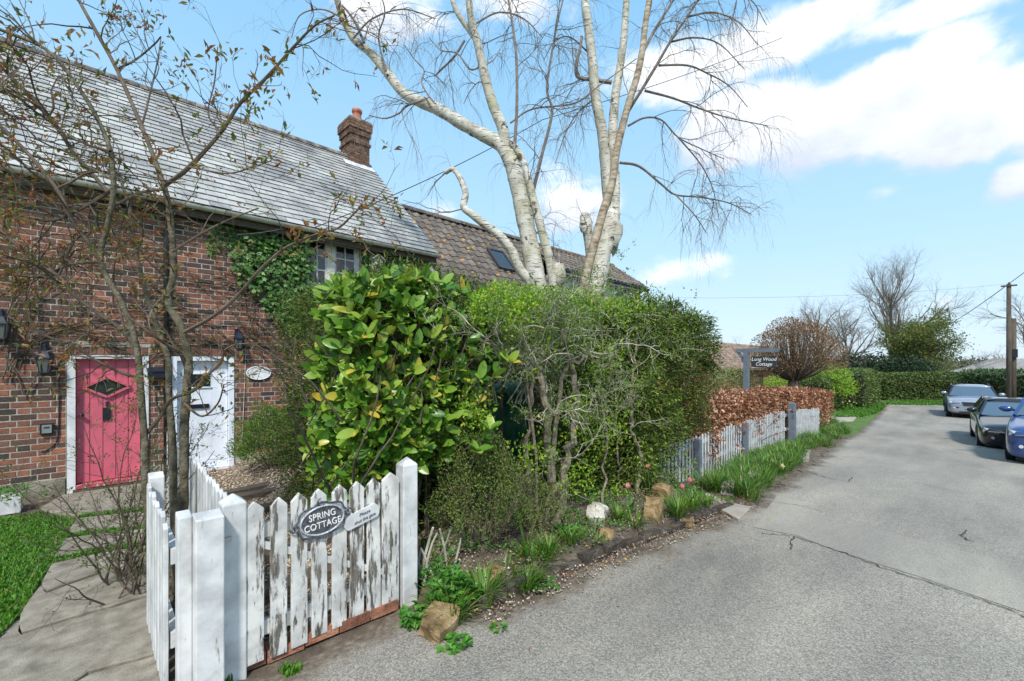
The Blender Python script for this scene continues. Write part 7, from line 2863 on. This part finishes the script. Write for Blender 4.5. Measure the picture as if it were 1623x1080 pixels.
def car(label, loc, rz, paint, L, Wd, H, wr, suv, hoodz, belt):
    """front at local -X; x runs to the tail"""
    o = thing('parked_car', label, 'car', loc, 'cars parked along the lane')
    o['_local'] = 1
    o.rotation_euler = (0, 0, rz)
    hw = Wd / 2
    clr = .22 if suv else .16
    # lower body: x, half width, shoulder height, sill height
    ST = [(0.0, .70, hoodz - .20, clr + .10), (.05, .86, hoodz - .11, clr + .02), (.22, .95, hoodz - .04, clr), (.60, .99, hoodz + .01, clr), (1.15, 1.0, belt - .02, clr), (1.6, 1.0, belt, clr), (2.4, 1.0, belt + .01, clr), (3.2, 1.0, belt + .03, clr), (L - .75, .99, belt + .05, clr), (L - .2, .95, belt + .02, clr + .04), (L - .02, .85, belt - .10, clr + .14), (L, .72, belt - .2, clr + .2)]
    V, Q = [], []
    for x, w, zt_, zs in ST:
        y = hw * w
        mid_ = zs + (zt_ - zs) * .55
        V += [(x, 0, zs), (x, -y * .90, zs), (x, -y * .985, zs + .10), (x, -y, mid_), (x, -y * .975, zt_ - .07), (x, -y * .90, zt_), (x, -y * .45, zt_ + .045), (x, 0, zt_ + .06),
              (x, y * .45, zt_ + .045), (x, y * .90, zt_), (x, y * .975, zt_ - .07), (x, y, mid_), (x, y * .985, zs + .10), (x, y * .90, zs)]
    k = 14
    for i in range(len(ST) - 1):
        for j in range(k):
            Q.append((i * k + j, i * k + (j + 1) % k, (i + 1) * k + (j + 1) % k, (i + 1) * k + j))
    me = bpy.data.meshes.new('body')
    e = (len(ST) - 1) * k
    me.from_pydata(V, [], Q + [tuple(reversed(range(k))), tuple(range(e, e + k))])
    tmp = bpy.data.objects.new('body', me)
    COL.objects.link(tmp)
    s_ = tmp.modifiers.new('s', 'SUBSURF')
    s_.levels = 2
    s_.render_levels = 2
    me2 = eval_mesh(tmp)
    bpy.data.objects.remove(tmp)
    tmp = bpy.data.objects.new('body', me2)
    COL.objects.link(tmp)
    wx_ = (.82 if L < 4.3 else .88, L - (.72 if L < 4.3 else 1.02))
    cutters = []
    for x in wx_:
        for sgn in (-1, 1):
            bm = bmesh.new()
            bmesh.ops.create_cone(bm, cap_ends=True, segments=28, radius1=wr + .045, radius2=wr + .045, depth=.34, matrix=Matrix.Translation((x, sgn * (hw - .06), wr)) @ Matrix.Rotation(math.pi / 2, 4, 'X'))
            mc = bpy.data.meshes.new('cut')
            bm.to_mesh(mc)
            bm.free()
            c_ = bpy.data.objects.new('cut', mc)
            COL.objects.link(c_)
            bo_ = tmp.modifiers.new('b', 'BOOLEAN')
            bo_.operation = 'DIFFERENCE'
            bo_.object = c_
            bo_.solver = 'EXACT'
            cutters.append(c_)
    me3 = eval_mesh(tmp)
    bpy.data.objects.remove(tmp)
    for c_ in cutters:
        bpy.data.objects.remove(c_)
    me3.materials.clear()
    me3.materials.append(paint)
    for p_ in me3.polygons:
        p_.use_smooth = True
    link('body', me3, o)
    # cabin
    xa, xb, xc, xd = (1.02, 1.75, L - 1.1, L - .25) if suv else (1.25, 2.05, L - 1.75, L - .75)
    zb0, zr_ = belt + .0, H
    wb, wt = hw * .90, hw * .70
    rf_ = Acc()
    nn_ = 8
    V = []
    for i in range(nn_):
        f_ = i / (nn_ - 1)
        x = xb - .12 + (xc - xb + .25) * f_
        crown = .05 * math.sin(math.pi * (.15 + .8 * f_))
        for j in range(7):
            g_ = -1 + 2 * j / 6
            V.append((x, wt * 1.02 * g_, zr_ - .055 + crown - .05 * g_ ** 4))
    for i in range(nn_):
        f_ = i / (nn_ - 1)
        x = xb - .12 + (xc - xb + .25) * f_
        for j in range(7):
            V.append((x, wt * .98 * (-1 + 2 * j / 6), zr_ - .12))
    Q = []
    for i in range(nn_ - 1):
        for j in range(6):
            Q.append((i * 7 + j, i * 7 + j + 1, i * 7 + j + 8, i * 7 + j + 7))
        Q.append((i * 7, i * 7 + 7, 56 + i * 7 + 7, 56 + i * 7))
        Q.append((i * 7 + 6, 56 + i * 7 + 6, 56 + i * 7 + 13, i * 7 + 13))
    Q += [(j, 56 + j, 57 + j, j + 1) for j in range(6)] + [(49 + j, 50 + j, 106 + j, 105 + j) for j in range(6)]
    rf_.add(V, Q)
    rf_.build('roof', paint, o, True)
    zt_ = zr_ - .11

    def quad(name, P4, mat, par=o, th=.012):
        P4 = np.array(P4, float)
        n_ = unit(np.cross(P4[1] - P4[0], P4[2] - P4[0]))
        Acc().prism(P4, n_ * th).build(name, mat, par)

    A_ = lambda s: (xa, s * wb * .97, belt + .0)
    B_ = lambda s: (xb - .1, s * wt * .99, zt_)
    C_ = lambda s: (xc + .1, s * wt * .99, zt_)
    D_ = lambda s: (xd, s * wb * .95, belt + .05)
    # windscreen bowed in three facets
    for s0, s1 in ((-1, -.5), (-.5, .5), (.5, 1)):
        bw = lambda s: np.array([-.10 * (1 - s * s), 0, 0])
        quad('windscreen', [np.array(A_(s0)) + bw(s0), np.array(A_(s1)) + bw(s1), np.array(B_(s1)) + bw(s1) * .6, np.array(B_(s0)) + bw(s0) * .6], M_CARG, o, .006)
    quad('rear_window', [D_(1), D_(-1), C_(-1), C_(1)], M_CARG)
    for s in (-1, 1):
        a0, b0, c0, d0 = map(np.array, (A_(s), B_(s), C_(s), D_(s)))
        mb, mt = a0 + (d0 - a0) * .46, b0 + (c0 - b0) * .42
        quad('side_window', [a0 + (.14, 0, .02), mb, mt, b0 + (.06, 0, -.01)], M_CARG)
        quad('side_window', [mb + (.07, 0, 0), d0 + (-.25, 0, 0), c0 + (-.12, 0, 0), mt + (.06, 0, 0)], M_CARG)
        for pa0, pb0, w0, t0 in ((a0 + (0, s * .012, -.02), b0 + (0, s * .012, .02), .055, .05), (mb + (.03, s * .012, -.02), mt + (.03, s * .012, .02), .06, .03), (d0 + (-.06, s * .012, -.03), c0 + (.02, s * .012, .02), .16, .05)):
            Acc().bar(pa0, pb0, w0, t0, (0, s, 0)).build('pillar', paint if not suv else M_TRIM, o)
        # mirror
        mp_ = np.array([xa + .36, s * (hw * .93 + .11), belt + .10])
        bm = bmesh.new()
        bmesh.ops.create_uvsphere(bm, u_segments=14, v_segments=9, radius=1)
        mm = bpy.data.meshes.new('mirror')
        bm.to_mesh(mm)
        bm.free()
        mm.transform(Matrix.Translation(mp_) @ Matrix.Diagonal((.075, .115, .075, 1)))
        mm.materials.append(paint)
        for p_ in mm.polygons:
            p_.use_smooth = True
        mo_ = link('mirror', mm, o)
        Acc().bar(mp_ + (0, -s * .1, -.02), mp_ + (.0, -s * .22, -.06), .05, .04).build('mirror_arm', M_TRIM, o)
        if suv:
            Acc().tube([(xb + .05, s * wt * .93, zr_ - .05), (xb + .12, s * wt * .93, zr_ + .025), (xc - .1, s * wt * .93, zr_ + .03), (xc + .02, s * wt * .93, zr_ - .04)], .02, 6).build('roof_rail', M_TRIM, o, True)
        # lamps
        zl = hoodz - .16
        yl_ = hw * (.90 if not suv else .93)
        lamp = Acc().prism([(.10, s * yl_ * .97, zl + .05), (.015, s * yl_ * .62, zl + .01), (.005, s * yl_ * .50, zl - .05), (.03, s * yl_ * .80, zl - .09), (.13, s * yl_ * 1.0, zl - .06)], (.05, 0, .0))
        lamp.build('headlight', M_LAMP, o)
        Acc().bar((-.012, s * yl_ * .55, zl - .03), (.035, s * yl_ * .88, zl - .045), .02, .02).build('lamp_strip', M_CHROME, o)
        fz_ = clr + .22
        Acc().prism([(.02, s * hw * .60, fz_), (-.02, s * hw * .52, fz_ + .10), (.045, s * hw * .82, fz_ + .12), (.09, s * hw * .86, fz_)], (.06, 0, 0)).build('air_intake', M_TRIM, o)
        Acc().tube([(.02, s * hw * .70, fz_ + .055), (-.005, s * hw * .70, fz_ + .055)], .035, 10).build('fog_lamp', M_LAMP, o)
    zg = hoodz - .20
    Acc().prism([(-.014, -hw * .44, zg + .06), (-.014, hw * .44, zg + .06), (-.014, hw * .36, zg - (.12 if suv else .26)), (-.014, -hw * .36, zg - (.12 if suv else .26))], (.07, 0, 0)).build('grille', M_TRIM, o)
    for q in range(3):
        Acc().box(-.022, -.008, -hw * .38, hw * .38, zg + .03 - q * .06, zg + .042 - q * .06).build('grille_bar', M_CHROME, o)
    Acc().box(-.032, -.016, -.26, .26, clr + .17, clr + .28).build('number_plate', M_PLATE, o)
    Acc().prism([(.0, -hw * .55, clr + .12), (.0, hw * .55, clr + .12), (.0, hw * .50, clr + .02), (.0, -hw * .50, clr + .02)], (.1, 0, 0)).build('lower_grille', M_TRIM, o)
    if suv:
        for s in (-1, 1):
            Acc().box(1.3, L - 1.25, s * hw - .03, s * hw + .012, clr - .01, clr + .16).build('sill_cladding', M_TRIM, o)
            for x in wx_:
                arc = [(x + (wr + .06) * math.cos(a), s * (hw - .005), wr + (wr + .06) * math.sin(a)) for a in np.linspace(-.1, math.pi + .1, 16)]
                Acc().tube(arc, .035, 6).build('wheel_arch', M_TRIM, o, True)
    Acc().box(.3, L - .3, -hw * .8, hw * .8, clr - .05, clr + .02).build('underbody', M_TRIM, o)
    for x in wx_:
        for s in (-1, 1):
            yo = s * (hw - .01)
            wh = Acc()
            th_ = np.linspace(0, 2 * math.pi, 25)[:-1]
            prof = [(wr * .66, 0), (wr * .93, -.0), (wr, -.035), (wr, -.18), (wr * .93, -.215), (wr * .5, -.215)]
            V = [(x + r_ * math.cos(a), yo + s * d_, wr + r_ * math.sin(a)) for r_, d_ in prof for a in th_]
            Q = [(i * 24 + j, i * 24 + (j + 1) % 24, i * 24 + 24 + (j + 1) % 24, i * 24 + 24 + j) for i in range(5) for j in range(24)]
            wo = wh.add(V, Q).build('wheel', M_TYRE, o, True)
            rm = Acc()
            prof = [(wr * .66, -.004), (wr * .62, -.02), (wr * .60, -.09), (0, -.10)]
            V = [(x + r_ * math.cos(a), yo + s * d_, wr + r_ * math.sin(a)) for r_, d_ in prof for a in th_]
            rm.add(V, [(i * 24 + j, i * 24 + (j + 1) % 24, i * 24 + 24 + (j + 1) % 24, i * 24 + 24 + j) for i in range(3) for j in range(24)])
            rm.build('hub', M_TRIM, wo)
            sp_ = Acc()
            for q in range(5):
                a = q * 2 * math.pi / 5 + .3
                sp_.bar((x, yo - s * .03, wr), (x + wr * .64 * math.cos(a), yo - s * .012, wr + wr * .64 * math.sin(a)), .05, .02, (0, 1, 0))
            ring_ = [(x + wr * .64 * math.cos(a), yo - s * .008, wr + wr * .64 * math.sin(a)) for a in list(th_) + [0]]
            sp_.tube(ring_, .013, 5)
            sp_.build('rim', M_RIM, wo)
    return o


def car_at(u, v, z):
    return on_z(u, v, z)


fw = on_z(1558, 711, -.93)
car('black saloon parked between the blue car and the grey car', (fw[0] - .95, fw[1] - .80, -.93), .03, carpaint('black_car_paint', (.012, .013, .017)), 4.7, 1.84, 1.42, .335, False, .80, .95)
fw = on_z(1508, 661, -1.10)
car('silver grey crossover with roof rails parked farthest away', (fw[0] - .6, fw[1] - .75, -1.10), .04, carpaint('silver_car_paint', (.30, .34, .40)), 4.1, 1.84, 1.55, .335, True, .92, 1.02)
fw = on_z(1600, 732, -.60)
car('bright blue car cut by the right edge of the picture', (fw[0] - .80, fw[1] - .75, -.60), -.12, carpaint('blue_car_paint', (.035, .08, .24)), 4.3, 1.82, 1.5, .34, False, .86, .98)
for o in bpy.data.objects:
    if '_local' in o:
        del o['_local']
